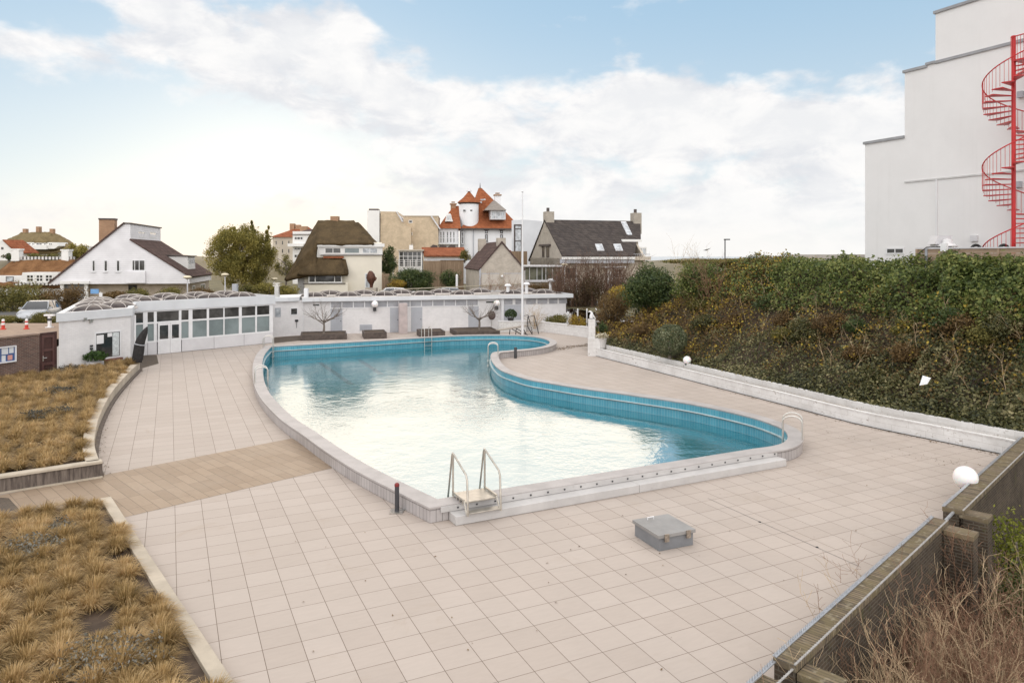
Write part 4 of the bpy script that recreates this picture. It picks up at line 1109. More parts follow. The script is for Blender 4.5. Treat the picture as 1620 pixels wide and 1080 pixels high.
# --- dry tussock grass
GRASSM = leafmat('dry_grass', [(.12, .09, .035), (.34, .23, .095), (.58, .41, .20), (.74, .56, .33)], .4, .6, .9)
def tussocks(name, poly, z, gap, rng, hr, wr, blades, wid, skip=None):
    xs = [p[0] for p in poly]; ys = [p[1] for p in poly]
    spots = []; row = 0; y = min(ys)
    while y < max(ys):
        x = min(xs) + (gap / 2 if row % 2 else 0)
        while x < max(xs):
            qx, qy = x + rng.uniform(-.2, .2) * gap, y + rng.uniform(-.2, .2) * gap
            if inside(qx, qy, poly) and qx / qy * F + CX > -60 and not (skip and skip(qx, qy)) and rng.random() < .96: spots.append((qx, qy))
            x += gap
        y += gap * .87; row += 1
    Q = []
    for x, y in spots:
        n = blades; k = rng.uniform(.75, 1.25); ax = NP.uniform(0, 2 * np.pi, n); lean = NP.uniform(0, 1, n) ** .8
        L = hr * k * NP.uniform(.6, 1.15, n); w = wid * NP.uniform(.7, 1.3, n)
        r0 = .16 * wr * NP.uniform(0, 1, n)
        wind = np.array([.03, -.02])
        dx, dy = np.cos(ax) + 0*wind[0], np.sin(ax) + 0*wind[1]
        bx, by = x + dx * r0, y + dy * r0
        out1 = wr * .33 * lean * k; out2 = wr * .54 * lean * k
        mx, my, mz = bx + dx * out1 + wind[0]*.3, by + dy * out1 + wind[1]*.3, z + L * (.72 - .12 * lean)
        tx, ty, tz = bx + dx * out2 * 1.1 + wind[0], by + dy * out2 * 1.1 + wind[1], z + L * (1.0 - .60 * lean ** 2.2)
        sx, sy = -dy * w, dx * w
        base = np.full(n, z)
        b0 = np.stack([bx - sx, by - sy, base], 1); b1 = np.stack([bx + sx, by + sy, base], 1)
        m0 = np.stack([mx - sx * .8, my - sy * .8, mz], 1); m1 = np.stack([mx + sx * .8, my + sy * .8, mz], 1)
        t0 = np.stack([tx - sx * .15, ty - sy * .15, tz], 1); t1 = np.stack([tx + sx * .15, ty + sy * .15, tz], 1)
        Q.append(np.stack([b0, b1, m1, m0], 1)); Q.append(np.stack([m0, m1, t1, t0], 1))
    Q = np.concatenate(Q)
    return quads(name, Q, GRASSM), len(spots)
def ldist(x, y, a, b):
    a, b = Vector(a[:2]), Vector(b[:2]); d = (b - a); L = d.length; d /= L; r = Vector((x, y)) - a; k = max(0, min(L, r.dot(d)))
    return (r - d * k).length
skip2 = lambda x, y: ldist(x, y, e0, e1_ + (e1_ - e0)) < .13 or ldist(x, y, e0, G(0, 826)) < .26
skip1 = lambda x, y: ldist(x, y, fr0, fr2) < .52 or min((x - c[0])**2 + (y - c[1])**2 for c in curve) < .34**2
o, n_ = tussocks('grass', bed2, .04, .54, random.Random(2), .34, .66, 520, .0055, skip2); tag(o, kind='stuff')
o, n2_ = tussocks('grass', bed1, .34, .54, random.Random(3), .34, .70, 300, .0075, skip1); tag(o, kind='stuff')
print('tussocks', n_, n2_)
SILVER = leafmat('silvery_leaves', [(.08, .075, .055), (.17, .16, .13), (.32, .31, .27)], .2)
GREYL = leafmat('dark_lavender', [(.045, .042, .03), (.085, .08, .06), (.14, .125, .10)], .2)
def low_plant(px, py, z, r, mat, label, n=700, s=.055, group=None):
    q = G(px, py, z); p_, nn = blob(n, (q.x, q.y, z + .06), (r, r * .8, .26), .5, .3, 2.5, -.1, px)
    T = thing('low_plant', label, 'low plant', q, group)
    quads('foliage', leaf_quads(p_, s, nn), mat, T, q)
low_plant(178, 1048, .1, .75, SILVER, 'wide silvery plant among the tussocks near the bottom edge', 1500, .05)
low_plant(52, 872, .1, .62, SILVER, 'silvery plant at the left edge of the lower grass bed', 1200)
low_plant(95, 843, .1, .4, SILVER, 'smaller silvery plant near the front of the lower grass bed', 600)
low_plant(62, 662, .45, .75, GREYL, 'dark greyish low plant in the middle of the upper grass bed', 800, .07)
low_plant(98, 655, .45, .5, GREYL, 'small dark greyish plant just right of the larger dark one', 500, .07)
low_plant(100, 622, .45, .8, GREYL, 'dark greyish low plant near the back of the upper grass bed', 800, .07)
low_plant(105, 588, .45, .9, GREYL, 'dark greyish low plant by the brown door', 800, .07)

# --- closed umbrella
q = G(215.5, 588, .0); q = Vector((-20.05, 38.2, 0))
T = thing('closed_parasol', 'tall closed black parasol leaning beside the glazed pavilion', 'parasol', q)
p0, p1, p2, p3 = P(214, 594, 38.2), P(217, 571, 38.2), P(222, 541, 38.2), P(233, 516.5, 38.2)
p0.z = 0.0
pts = spline([tuple(p1 + Vector((0, 0, -.05))), tuple(p1 + (p2 - p1) * .5), tuple(p2), tuple(p2 + (p3 - p2) * .6), tuple(p3)], 5)
nn_ = len(pts); rs = [max(.015, .28 * (1 - (i / (nn_ - 1)) ** 3.0) * (1.0 if i > 1 else .85)) for i in range(nn_)]
PCL = plain('black_cloth', (.022, .02, .02), .8, .3, 8)
MB().tube(pts, rs, 9, raw=True).build('canopy', PCL, T, smooth=30)
MB().tube([p0, p1], .035, 8, raw=True).build('pole', DARK, T)
k = 9; d = (Vector(pts[k+1]) - Vector(pts[k])).normalized()
MB().tube([Vector(pts[k]) - d * .02, Vector(pts[k]) + d * .02], .29, 12, raw=True).build('tie_strap', GREYPANEL, T)
MB().lathe((p0.x, p0.y, 0), [(.26, 0), (.26, .06), (.05, .08), (.05, .3)], 14).build('base', DARK, T)

# --- pot plant by the reception wall
q = Vector(fb.pt(fb.U(143.5), -.35, .42))
T = thing('window_pot', 'leafy green plant in a pale trough below the reception window', 'potted plant', q)
mb = MB(fb); u = fb.U(143.5); mb.box(u - .36, u + .36, -.55, -.15, .40, .68); mb.build('trough', PALEPANEL, T, bevel=.01)
p_, nn = blob(900, (q.x, q.y, .9), (.58, .45, .34), .5, .2, 2, -.4); quads('foliage', leaf_quads(p_, .11, nn), leafmat('fresh_leaves', [(.02, .04, .01), (.05, .10, .02), (.10, .16, .04)], .3), T, q)

# --- brick wall with notice board and door
ga = P(62, 590, 35.1); fg = Fr(-24.05, 33.2, math.degrees(math.atan2(35.55 - 33.2, -23.15 + 24.05)))
BRD = brick('dark_red_brown_brick', (.155, .085, .065), (.10, .06, .05), (.20, .165, .14), round(fg.ang, 1), .22, .065, .01, .85, .5, var=.15)
bl = thing('brick_boundary_wall', 'dark brick boundary wall carrying the notice board at the left edge', 'wall', fg.pt(0, 0, .3))
uD = fg.U(62.5)
MB(fg).box(-12, uD, 0, .35, -.2, 2.32).build('wall', BRD, bl); MB(fg).box(-12, uD, -.04, .39, 2.32, 2.40).build('coping', plain('brown_coping', (.24, .17, .13), .8, .2), bl)
dr = thing('brown_gate', 'dark red-brown panelled wooden gate between the brick wall and the white pavilion', 'gate', fg.pt(uD + .5, .1, .3))
uE = fg.U(89, .1)
m = MB(fg); m.box(uD + .02, uD + .13, .02, .16, .1, 2.4); m.box(uE - .14, uE - .02, .02, .16, .1, 2.4); m.box(uD + .13, uE - .14, .02, .16, 2.28, 2.4); m.build('frame', DOORRED, dr)
m = MB(fg); a, b_ = uD + .14, uE - .15; m.box(a, b_, .06, .12, .1, 2.27); d_ = m.build('leaf', DOORRED, dr)
m = MB(fg)
for z0, z1 in ((.1, .26), (.78, .90), (1.46, 1.58), (2.14, 2.27)): m.box(a + .1, b_ - .1, .02, .06, z0, z1)
m.box(a, a + .1, .02, .06, .1, 2.27); m.box(b_ - .1, b_, .02, .06, .1, 2.27); m.build('panel_rails', plain('dark_red_rails', (.10, .048, .042), .45, .2), dr)
m = MB(fg); m.tube([(a + .05, .02, 1.15), (a + .05, -.05, 1.15), (a + .2, -.05, 1.15)], .018, 6); m.box(a + .02, a + .08, .0, .02, 1.0, 1.25); m.build('handle', STEEL, dr)
nb = thing('notice_board', 'glazed notice board with a blue back and pinned papers on the brick wall', 'notice board', fg.pt(fg.U(10), -.05, 1.3))
u0, w1 = fg.solve(-14, 549.5, -.06); u1, w0 = fg.solve(26, 571.5, -.06); w1 = fg.solve(25.5, 546, -.06)[1]
m = MB(fg); m.box(u0, u1, -.03, -.001, w0, w1); m.build('back_panel', plain('notice_blue', (.05, .10, .24), .5, .1), nb)
m = MB(fg); m.box(u0, u1, -.08, -.03, w1 - .06, w1); m.box(u0, u1, -.08, -.03, w0, w0 + .06); m.box(u0, u0 + .05, -.08, -.03, w0 + .06, w1 - .06); m.box(u1 - .06, u1, -.08, -.03, w0 + .06, w1 - .06); m.build('frame', TRIM, nb)
PAPER = plain('paper', (.62, .64, .66), .7, .05); PINK = plain('pink_paper', (.6, .30, .26), .7, .1)
du, dw = u1 - u0, w1 - w0
for i, (fa, fb_, fc_, fd_, mm) in enumerate(((.1, .35, .52, .88, PAPER), (.42, .68, .52, .9, PAPER), (.1, .35, .1, .45, PAPER), (.72, .9, .55, .9, PAPER), (.66, .85, .14, .44, PINK), (.42, .58, .1, .46, PAPER))):
    m = MB(fg); m.box(u0 + du*fa, u0 + du*fb_, -.036, -.031, w0 + dw*fc_, w0 + dw*fd_); m.build('paper', mm, nb)

# --- bollards on the parking, car, sign
REDM = plain('red_plastic', (.52, .05, .03), .45, .1); 
for i, (px, py) in enumerate(((5, 521), (42, 520.5))):
    q = G(px, py, 2.0); T = thing('traffic_bollard', 'red and white plastic traffic bollard at the edge of the brick parking', 'bollard', q, 'red and white bollards')
    MB().lathe(tuple(q), [(.15, 0), (.15, .05), (.09, .08), (.085, .26)], 12).build('base', REDM, T)
    MB().lathe((q.x, q.y, q.z + .26), [(.083, 0), (.08, .12)], 12).build('white_band', WHITE, T)
    MB().lathe((q.x, q.y, q.z + .38), [(.08, 0), (.076, .09)], 12).build('red_band', REDM, T)
    MB().lathe((q.x, q.y, q.z + .47), [(.076, 0), (.07, .10), (.02, .13)], 12).build('white_cap', WHITE, T)
q = G(78.5, 518, 2.0); T = thing('barrier_post', 'white barrier post with a black band next to the pavilion corner', 'post', q)
MB().box(q.x - .07, q.x + .07, q.y - .07, q.y + .07, q.z, q.z + .68).build('shaft', WHITE, T); MB().box(q.x - .28, q.x + .28, q.y - .1, q.y + .1, q.z + .68, q.z + .78).build('head', WHITE, T)
MB().box(q.x - .078, q.x + .078, q.y - .078, q.y + .078, q.z + .40, q.z + .54).build('black_band', DARK, T); MB().box(q.x - .16, q.x + .16, q.y - .16, q.y + .16, q.z + .001, q.z + .05).build('foot', WHITE, T)
CARGLASS = glassmat('car_glass', (.03, .032, .035), .05, .2, 1, .8); TYRE = plain('tyre_rubber', (.02, .02, .02), .8)
def car(px, py, z, ang, paint, label, group=None, L=4.2, Wd=1.75, hh=1.48):
    o = G(px, py, z); T = thing('parked_car', label, 'car', o, group); f = Fr(o.x, o.y, ang)
    def loft(secs, m, name, smooth=40):
        mb = MB(f); n = len(secs[0][1]); v = []; fs = []
        for u, sec in secs: v += [(u, y, w + z) for y, w in sec]
        for i in range(len(secs) - 1):
            for j in range(n): k = (j + 1) % n; fs.append((i*n+j, i*n+k, (i+1)*n+k, (i+1)*n+j))
        fs += [tuple(range(n)), tuple(range((len(secs)-1)*n, len(secs)*n))]
        return mb.add(v, fs).build(name, m, T, smooth=smooth)
    def sec(w, b, tp): h = w / 2; return [(-h*.92, b), (h*.92, b), (h, b + .2), (h*.985, tp - .12), (h*.88, tp), (-h*.88, tp), (-h*.985, tp - .12), (-h, b + .2)]
    x = L / 2
    loft([(-x, sec(Wd*.80, .38, .70)), (-x+.12, sec(Wd*.92, .26, .82)), (-x+.7, sec(Wd, .2, .92)), (-.3, sec(Wd, .2, .96)), (x-.9, sec(Wd, .2, .95)), (x-.2, sec(Wd*.95, .25, .90)), (x, sec(Wd*.84, .38, .78))], paint, 'body')
    def cab(w0, w1, a, b): return [(-w0/2, a), (w0/2, a), (w1/2, b), (-w1/2, b)]
    loft([(-x*.48, cab(Wd*.90, Wd*.86, .93, .94)), (-x*.18, cab(Wd*.93, Wd*.70, .93, hh-.07)), (x*.1, cab(Wd*.93, Wd*.72, .93, hh-.02)), (x*.62, cab(Wd*.93, Wd*.70, .93, hh-.10)), (x*.86, cab(Wd*.86, Wd*.80, .92, .96))], CARGLASS, 'glass')
    loft([(-x*.17, cab(Wd*.70, Wd*.66, hh-.085, hh-.03)), (x*.1, cab(Wd*.74, Wd*.70, hh-.05, hh)), (x*.64, cab(Wd*.72, Wd*.66, hh-.12, hh-.07))], paint, 'roof')
    for s in (-1, 1):
        for a, b_ in (((-x*.48, .94), (-x*.18, hh-.07)), ((x*.22, .94), (x*.2, hh-.03)), ((x*.84, .94), (x*.62, hh-.1))):
            MB(f).tube([(a[0], s*Wd*.458, a[1]+z), (b_[0], s*Wd*.362, b_[1]+z)], .035, 5).build('pillar', paint, T)
        for u in (-x + .78, x - .78):
            mb = MB(f); mb.tube([(u, s*(Wd/2-.2), .31+z), (u, s*(Wd/2+.015), .31+z)], .31, 18); w = mb.build('wheel', TYRE, T, smooth=40)
            mb = MB(f); mb.tube([(u, s*(Wd/2), .31+z), (u, s*(Wd/2+.025), .31+z)], .19, 14); mb.build('rim', STEEL, w, smooth=40)
        mb = MB(f); mb.box(-x+.02, -x+.22, s*(Wd/2-.42), s*(Wd/2-.12), .62+z, .76+z); mb.build('headlight', PALEGLASS, T)
        mb = MB(f); mb.box(x-.16, x-.0, s*(Wd/2-.36), s*(Wd/2-.14), .70+z, .86+z); mb.build('tail_light', REDM, T)
        mb = MB(f); mb.box(-x*.42, -x*.34, s*(Wd/2-.04), s*(Wd/2+.14), .95+z, 1.07+z); mb.build('mirror', paint, T)
    return T
SILV = plain('silver_car_paint', (.42, .43, .45), .25, .04, 1, metal=.5); WCAR = plain('white_car_paint', (.72, .72, .72), .25, .03, 1); GCAR = plain('grey_car_paint', (.10, .10, .11), .22, .04, 1, metal=.5)
car(63, 508.5, ZG, 106, SILV, 'silver car parked in front of the tall brown hedge at the left', None, 4.1)
car(617, 478.5, ZG, 12, WCAR, 'white car with a frosted roof passing behind the domes near the bronze figure', None, 4.2)
car(703, 478, ZG, 14, SILV, 'silver car behind the domes, in front of the dark garden hedge', None, 4.0)

# ================================================================= right background: tall white building, stair, fence
AW = 115.62   # the wall recedes the way the deck tiles run
wd = Vector((.4796, -1.0, 0)).normalized()          # towards the camera / right
corner = P(1368.5, 405, 39.5)
fwb = Fr(corner.x, corner.y, math.degrees(math.atan2(wd.y, wd.x)))
WRENDER, t, p, co = newmat('white_render')
x, y, z = t.xyz(co)
al = t.m('SUBTRACT', t.m('MULTIPLY', x, .433), t.m('MULTIPLY', y, .9))
st_ = t.noise(t.vec(t.m('MULTIPLY', al, 2.2), 0, t.m('MULTIPLY', z, .10)), 1.0, 6, .65)
c = t.mix(t.step(st_, .52, .80, 0, .3), (.77, .755, .745), (.65, .63, .615)); c = t.mix(t.step(t.noise(co, .5, 7, .65), .3, .7), c, t.mix(1.0, c, (.95, .95, .95), 'MULTIPLY'))
t.put(p.inputs['Base Color'], c); p.inputs['Roughness'].default_value = .85; t.put(p.inputs['Normal'], t.bump(t.noise(co, 35, 4), .12, .02))
GCAP = plain('grey_roof_edge', (.30, .30, .31), .5, .1, 2)
wb = thing('white_tower_block', 'tall plain white building with a stepped roofline at the right edge', 'building', (corner.x, corner.y, 4))
us = [0, fwb.U(1431.3), fwb.U(1467.3), fwb.U(1480), fwb.U(1552), 22]
zs = [fwb.W(228.5, 1370), fwb.W(116, 1433), fwb.W(101, 1468), fwb.W(22, 1481)]
zs[1] = fwb.W(115.5, 1433)
poly = [(0, 3.0), (us[5], 3.0), (us[5], zs[3]), (us[3], zs[3]), (us[3], fwb.W(100, 1480)), (us[2], fwb.W(100, 1480)), (us[2], zs[1]), (us[1], zs[1]), (us[1], zs[0]), (0, zs[0])]
MB(fwb).prism(poly, 0, 11).build('wall', WRENDER, wb)
z2 = fwb.W(100, 1480)
mb = MB(fwb)
mb.box(-.08, us[1], -.08, 11.05, zs[0], zs[0] + .14); mb.build('roof_edge', GCAP, wb)
mb = MB(fwb); mb.box(us[1] - .08, us[2], -.08, 11.05, zs[1], zs[1] + .14); mb.build('roof_edge', GCAP, wb)
mb = MB(fwb); mb.box(us[2] - .08, us[3], -.08, 11.05, z2, z2 + .12); mb.box(us[3], us[5], -.07, -.002, z2 - .04, z2 + .10); mb.build('roof_edge', GCAP, wb)
mb = MB(fwb); mb.box(us[3] - .08, us[5], -.08, 11.05, zs[3], zs[3] + .14); mb.build('roof_edge', GCAP, wb)
zb = fwb.W(288, 1432); mb = MB(fwb); mb.box(us[1], us[5], -.05, -.002, zb - .05, zb + .03); mb.build('band', plain('pale_band', (.55, .54, .53), .6), wb)
u = fwb.U(1482.5); MB(fwb).box(u - .05, u + .05, -.07, -.002, 5.2, zb - .05).build('cable_duct', WHITE, wb)
window(fwb, 1402, 392, 1431, 402, wb, fm=WHITE, fw=.07, nx=2)
for px, py in ((1617, 150), (1613, 292)):
    u, w = fwb.solve(px, py); MB(fwb).box(u - .12, u + .12, -.2, .0, w - .14, w + .14).build('outdoor_light', GREYPANEL, wb)
u, w = fwb.solve(1542, 377); MB(fwb).box(u - .16, u + .16, -.1, 0, w - .14, w + .14).build('vent_box', PALEPANEL, wb)
# roof units between fence and wall
c = P(1486, 385, 33.5); T = thing('vent_hood', 'slanted pale metal vent hood in front of the tall white wall', 'vent', (c.x, c.y, 4.6))
fu = Fr(c.x, c.y, 0)
mb = MB(fu); mb.box(-.28, .2, -.2, .25, 4.6, 6.75); mb.build('duct', PALEPANEL, T)
mb = MB(fu); mb.prism([(-.40, 6.75), (.32, 6.75), (.42, 7.15), (-.22, 7.15)], -.3, .3); mb.build('hood', PALEPANEL, T)
c = P(1499, 385, 33.0); T = thing('roof_fan', 'white mushroom-shaped roof fan beside the slanted vent hood', 'vent', (c.x, c.y, 4.6))
MB().lathe((c.x, c.y, 4.6), [(.12, 0), (.12, 1.95), (.38, 1.97), (.42, 2.07), (.22, 2.2), (.2, 2.35), (.05, 2.4)], 18).build('fan', WHITE, T, smooth=40); MB().box(c.x - .2, c.x + .2, c.y - .2, c.y + .2, 4.6, 5.9).build('stand', PALEPANEL, T)
# timber fence
TF, t, p, co = newmat('horizontal_fence_boards')
x, y, z = t.xyz(co)
n = t.noise(t.vec(t.m('MULTIPLY', x, .8), t.m('MULTIPLY', y, .8), t.m('MULTIPLY', z, 14)), 2.2, 6, .7)
t.put(p.inputs['Base Color'], t.mix(t.step(n, .3, .7), (.25, .17, .115), (.42, .31, .22))); p.inputs['Roughness'].default_value = .85
fe = P(1450, 405, 32.6); ff2 = Fr(fe.x, fe.y, fwb.ang)
T = thing('board_fence', 'horizontal board fence above the hedge in front of the tall white building', 'fence', (fe.x, fe.y, 4.4))
zt1 = 6.2 + 12.5 / F * 32.0
for k in range(5):
    z1 = zt1 - .04 - k * .205
    MB(ff2).box(0, 12, 0, .04, z1 - .195, z1).build('board', TF, T)
MB(ff2).box(-.03, 12, -.05, .09, zt1 - .035, zt1 + .02).build('cap_rail', PALEPANEL, T)
for px in (1451, 1466, 1580): u = ff2.U(px); MB(ff2).box(u - .05, u + .05, -.055, -.005, 4.2, zt1 - .04).build('post', TF if px != 1466 else GREYPANEL, T)
u, w = ff2.solve(1497, 394); MB(ff2).box(u - .15, u + .13, -.18, -.06, w - .1, w + .25).build('lamp_box', WHITE, T)
u0 = ff2.U(1450); cab_ = [(ff2.U(1452, -.15), -.15, ff2.W(402, 1452, -.15)), (ff2.U(1466, -.15), -.15, ff2.W(391, 1466, -.15)), (ff2.U(1480, 0), 0.3, zt1 + .06), (ff2.U(1492, 0), .6, zt1 + .05)]
MB(ff2).tube(cab_, .022, 6).build('cable', DARK, T)
# pale flat roof edge left of the fence
T = thing('low_white_annex', 'long low white annex with a pale roof edge just showing above the hedge', 'building', P(1350, 405, 44.5))
a, b_ = P(1249, 402.5, 46.5), P(1449, 402.5, 43); fa = Fr(a.x, a.y, math.degrees(math.atan2(b_.y - a.y, b_.x - a.x))); Ll = (b_ - a).length
MB(fa).box(0, Ll, 0, 5, 3, 6.05).build('wall', WHITE, T); MB(fa).box(-.15, Ll + .1, -.15, 5.1, 6.05, 6.30).build('roof_edge', plain('pale_brown_edge', (.46, .42, .38), .7, .12), T)
for k in range(12): u = .8 + k * (Ll - 1.2) / 12; MB(fa).box(u, u + .5, -.02, .0, 5.66, 5.9).build('window', GLASS, T)
# spiral stair
REDP = plain('red_steel_paint', (.50, .02, .022), .38, .1, 3)
sx, sy = P(1603.5, 200, 31.0).xy
ss = thing('spiral_stair', 'red steel spiral staircase with a spiral handrail against the tall white building', 'staircase', (sx, sy, 4.4))
ztop = P(1606, 57, 31).z
MB().tube([(sx, sy, 4.3), (sx, sy, ztop)], .085, 14).build('pole', REDP, ss, smooth=40)
RS, TURN = 1.14, 3.62; STEPS = 17; z_ref = P(1603, 152, 31).z
ang = lambda z: math.pi + 2 * math.pi * (z - z_ref) / TURN
z = z_ref - 2.2 * TURN
while z > 4.3: z -= TURN / STEPS
zi = 4.5; k = 0
trs = []
z = z_ref + TURN * .36
while z > 4.4: trs.append(z); z -= TURN / STEPS
for z in trs:
    a = ang(z); h = math.pi / STEPS * 1.12
    mb = MB(); ring = []
    for zz in (z - .045, z):
        ring += [(sx + .1 * math.cos(a - .3), sy + .1 * math.sin(a - .3), zz), (sx + RS * math.cos(a - h), sy + RS * math.sin(a - h), zz), (sx + RS * math.cos(a + h), sy + RS * math.sin(a + h), zz), (sx + .1 * math.cos(a + .3), sy + .1 * math.sin(a + .3), zz)]
    mb.add(ring, [(3,2,1,0),(4,5,6,7),(0,1,5,4),(1,2,6,5),(2,3,7,6),(3,0,4,7)]); mb.build('tread', REDP, ss)
rail = []; mb = MB(); zz = min(trs)
while zz < trs[0] + .01:
    a = ang(zz); rail.append((sx + RS * math.cos(a), sy + RS * math.sin(a), zz + .92)); zz += TURN / 48
MB().tube(rail, .026, 7).build('handrail', REDP, ss, smooth=60)
zz = min(trs); dz = TURN / STEPS / 2.6
while zz < trs[0]:
    a = ang(zz); mb.tube([(sx + RS * math.cos(a), sy + RS * math.sin(a), zz - .03), (sx + RS * math.cos(a), sy + RS * math.sin(a), zz + .92)], .0095, 4); zz += dz
mb.build('balusters', REDP, ss)
# landing at the top, bridging to the wall
a = ang(trs[0] + TURN / STEPS); zl_ = trs[0] + TURN / STEPS
fl_ = Fr(sx, sy, fwb.ang); mb = MB(fl_); mb.box(.05, 1.5, -.2, 1.9, zl_ - .06, zl_); mb.build('landing', REDP, ss)
mb = MB(fl_)
for u in [i * .13 for i in range(12)]: mb.tube([(u, -.2, zl_), (u, -.2, zl_ + 1.0)], .0095, 4)
mb.tube([(0, -.2, zl_ + 1.0), (1.5, -.2, zl_ + 1.0)], .026, 6); mb.build('landing_rail', REDP, ss)
for i, px in enumerate((1544, 1588)):
    c = P(px, 393, 31.5 if i == 0 else 30.3); fr_ = Fr(c.x, c.y, 0); R_ = .205
    ring = [(R_ * math.cos(q), 0, c.z - .06 + R_ * math.sin(q)) for q in [2 * math.pi * j / 20 for j in range(20)]]
    T = tag(MB(fr_).tube(ring, .062, 8, closed=True).build('tyre_ring', TYRE, smooth=60), 'black rubber ring poking up behind the board fence near the red stair', 'rubber ring', 'black rubber rings')
# street lamp on the right, bird
q = P(1147, 405, 75); T = thing('street_lamp', 'tall slim dark street lamp against the sky above the hedge', 'street lamp', (q.x, q.y, ZG))
MB().tube([(q.x, q.y, ZG), (q.x, q.y, P(1147, 379.5, 75).z)], .06, 8).build('pole', DARK, T); z = P(1147, 379, 75).z; MB().box(q.x - .1, q.x + .5, q.y - .12, q.y + .12, z - .05, z + .07).build('lamp_head', DARK, T)
q = P(1118, 395, 60); mb = MB(); mb.add([(q.x - .32, q.y, q.z - .06), (q.x - .02, q.y - .1, q.z), (q.x + .35, q.y - .05, q.z + .14), (q.x, q.y + .12, q.z + .03), (q.x + .05, q.y - .3, q.z - .1), (q.x, q.y, q.z - .08)], [(0,1,3), (1,2,3), (1,4,3), (0,1,5), (5,1,2), (5,3,0), (5,2,3)]); tag(mb.build('bird', DARK), 'small dark bird flying over the sea', 'bird')
# ================================================================= houses behind the pool
def thatchmat(name, c1, c2):
    m, t, p, co = newmat(name)
    x, y, z = t.xyz(co)
    n = t.noise(co, .9, 7, .65); f = t.noise(t.vec(t.m('MULTIPLY', x, 9), t.m('MULTIPLY', y, 4), t.m('MULTIPLY', z, 3)), 2.0, 5, .7)
    k = t.m('ADD', t.m('MULTIPLY', t.step(n, .3, .7), .6), t.m('MULTIPLY', t.step(f, .35, .65), .4))
    t.put(p.inputs['Base Color'], t.mix(k, c1, c2)); p.inputs['Roughness'].default_value = .95; p.inputs['Specular IOR Level'].default_value = .1
    t.put(p.inputs['Normal'], t.bump(t.m('ADD', t.m('MULTIPLY', n, .6), f), .9, .12))
    return m
THATCH = thatchmat('dark_thatch', (.055, .040, .024), (.14, .098, .052))
THATCHR = thatchmat('rusty_thatch', (.12, .055, .025), (.30, .16, .075))
THATCHG = thatchmat('far_mossy_thatch', (.15, .115, .06), (.25, .19, .10))
def tiles(name, c1, c2, ang, bw=.30, bh=.25, gap=.5):
    return brick(name, c1, c2, mul(c1, gap), ang, bw, bh, .02, .9, .9, .5, .15, spec=.04)
def siding(name, col, ang, h=.20):
    m, t, p, co = newmat(name)
    x, y, z = t.xyz(co)
    f = t.m('FRACT', t.m('DIVIDE', z, h)); line = t.step(f, .90, .97)
    n = t.noise(co, .8, 6, .6)
    c = t.mix(t.step(n, .3, .7), mul(col, .92), mul(col, 1.05)); c = t.mix(t.m('MULTIPLY', line, .55), c, mul(col, .45))
    t.put(p.inputs['Base Color'], c); p.inputs['Roughness'].default_value = .6
    t.put(p.inputs['Normal'], t.bump(t.m('SUBTRACT', 1.0, f), .3, .03)); return m
WHITEW = plain('white_house_render', (.74, .725, .70), .75, .05, .5, .1, 30)
CREAMW = plain('cream_house_render', (.74, .685, .58), .75, .05, .5, .1, 30)
BEIGEB = brick('beige_brick', (.56, .44, .30), (.49, .385, .265), (.52, .43, .32), 0, .24, .08, .01, .85, .2)
GREYB = brick('grey_beige_brick', (.46, .40, .33), (.39, .34, .28), (.44, .40, .35), 11, .22, .075, .01, .85, .25)
TAN = brick('tan_brick', (.40, .225, .13), (.32, .175, .10), (.34, .25, .17), 12, .22, .07, .012, .85, .3)
DKTRIM = plain('dark_brown_trim', (.07, .055, .05), .6, .15, 3)
ORANGE = tiles('orange_roof_tiles', (.35, .125, .058), (.265, .088, .042), 0, .28, .30)
TERRA = tiles('terracotta_tiles', (.32, .12, .062), (.25, .085, .045), 0, .28, .30)
DKTILE = tiles('dark_brown_roof_tiles', (.125, .085, .075), (.085, .06, .055), 12, .33, .34)
DKTILE2 = tiles('grey_brown_roof_tiles', (.095, .08, .072), (.06, .052, .05), 17, .30, .30)

# --- 1 white modern house with the asymmetric gable
f = Fr(-46.6, 72, 12.7)
T = thing('white_gabled_house', 'white clapboard house with a steep lopsided gable, tall brown chimney and dark tiled roof', 'house', f.pt(6, 5, ZG))
SID = siding('white_clapboards', (.73, .715, .73), 12.7)
S = f.solve
pg = [S(78, 449.5), S(79, 446), S(196, 353.5), S(206, 354), S(206.5, 378.5), S(299, 437.5), S(300, 448.5)]
MB(f).prism(pg, 0, 12).build('wall', SID, T)
BRG = brick('pale_beige_brick', (.44, .36, .27), (.38, .31, .235), (.42, .36, .30), 12.7, .22, .07, .01, .85, .2)
MB(f).box(pg[0][0] + .6, pg[-1][0] - .2, 1.0, 11.5, 1.2, pg[0][1] + .05).build('ground_floor_wall', BRG, T)
u0 = pg[0][0]
for px in (97, 135): u = f.U(px); MB(f).box(u - .16, u + .16, .15, .45, 1.3, pg[0][1] - .003).build('pillar', WHITEW, T)
MB(f).box(f.U(99), f.U(133), .5, .98, 1.5, pg[0][1] - .05).build('garage_door', plain('grey_vertical_boards', (.19, .19, .19), .6, .25, 4), T)
MB(f).box(f.U(96), f.U(142), -.25, -.003, S(118, 449)[1], S(118, 444.5)[1]).build('canopy', WHITEW, T)
for a, b in (((145,), (156,)),): pass
window(f, 203, 450.5, 217, 468, T, v=1.0, fm=DKTRIM, nx=2)
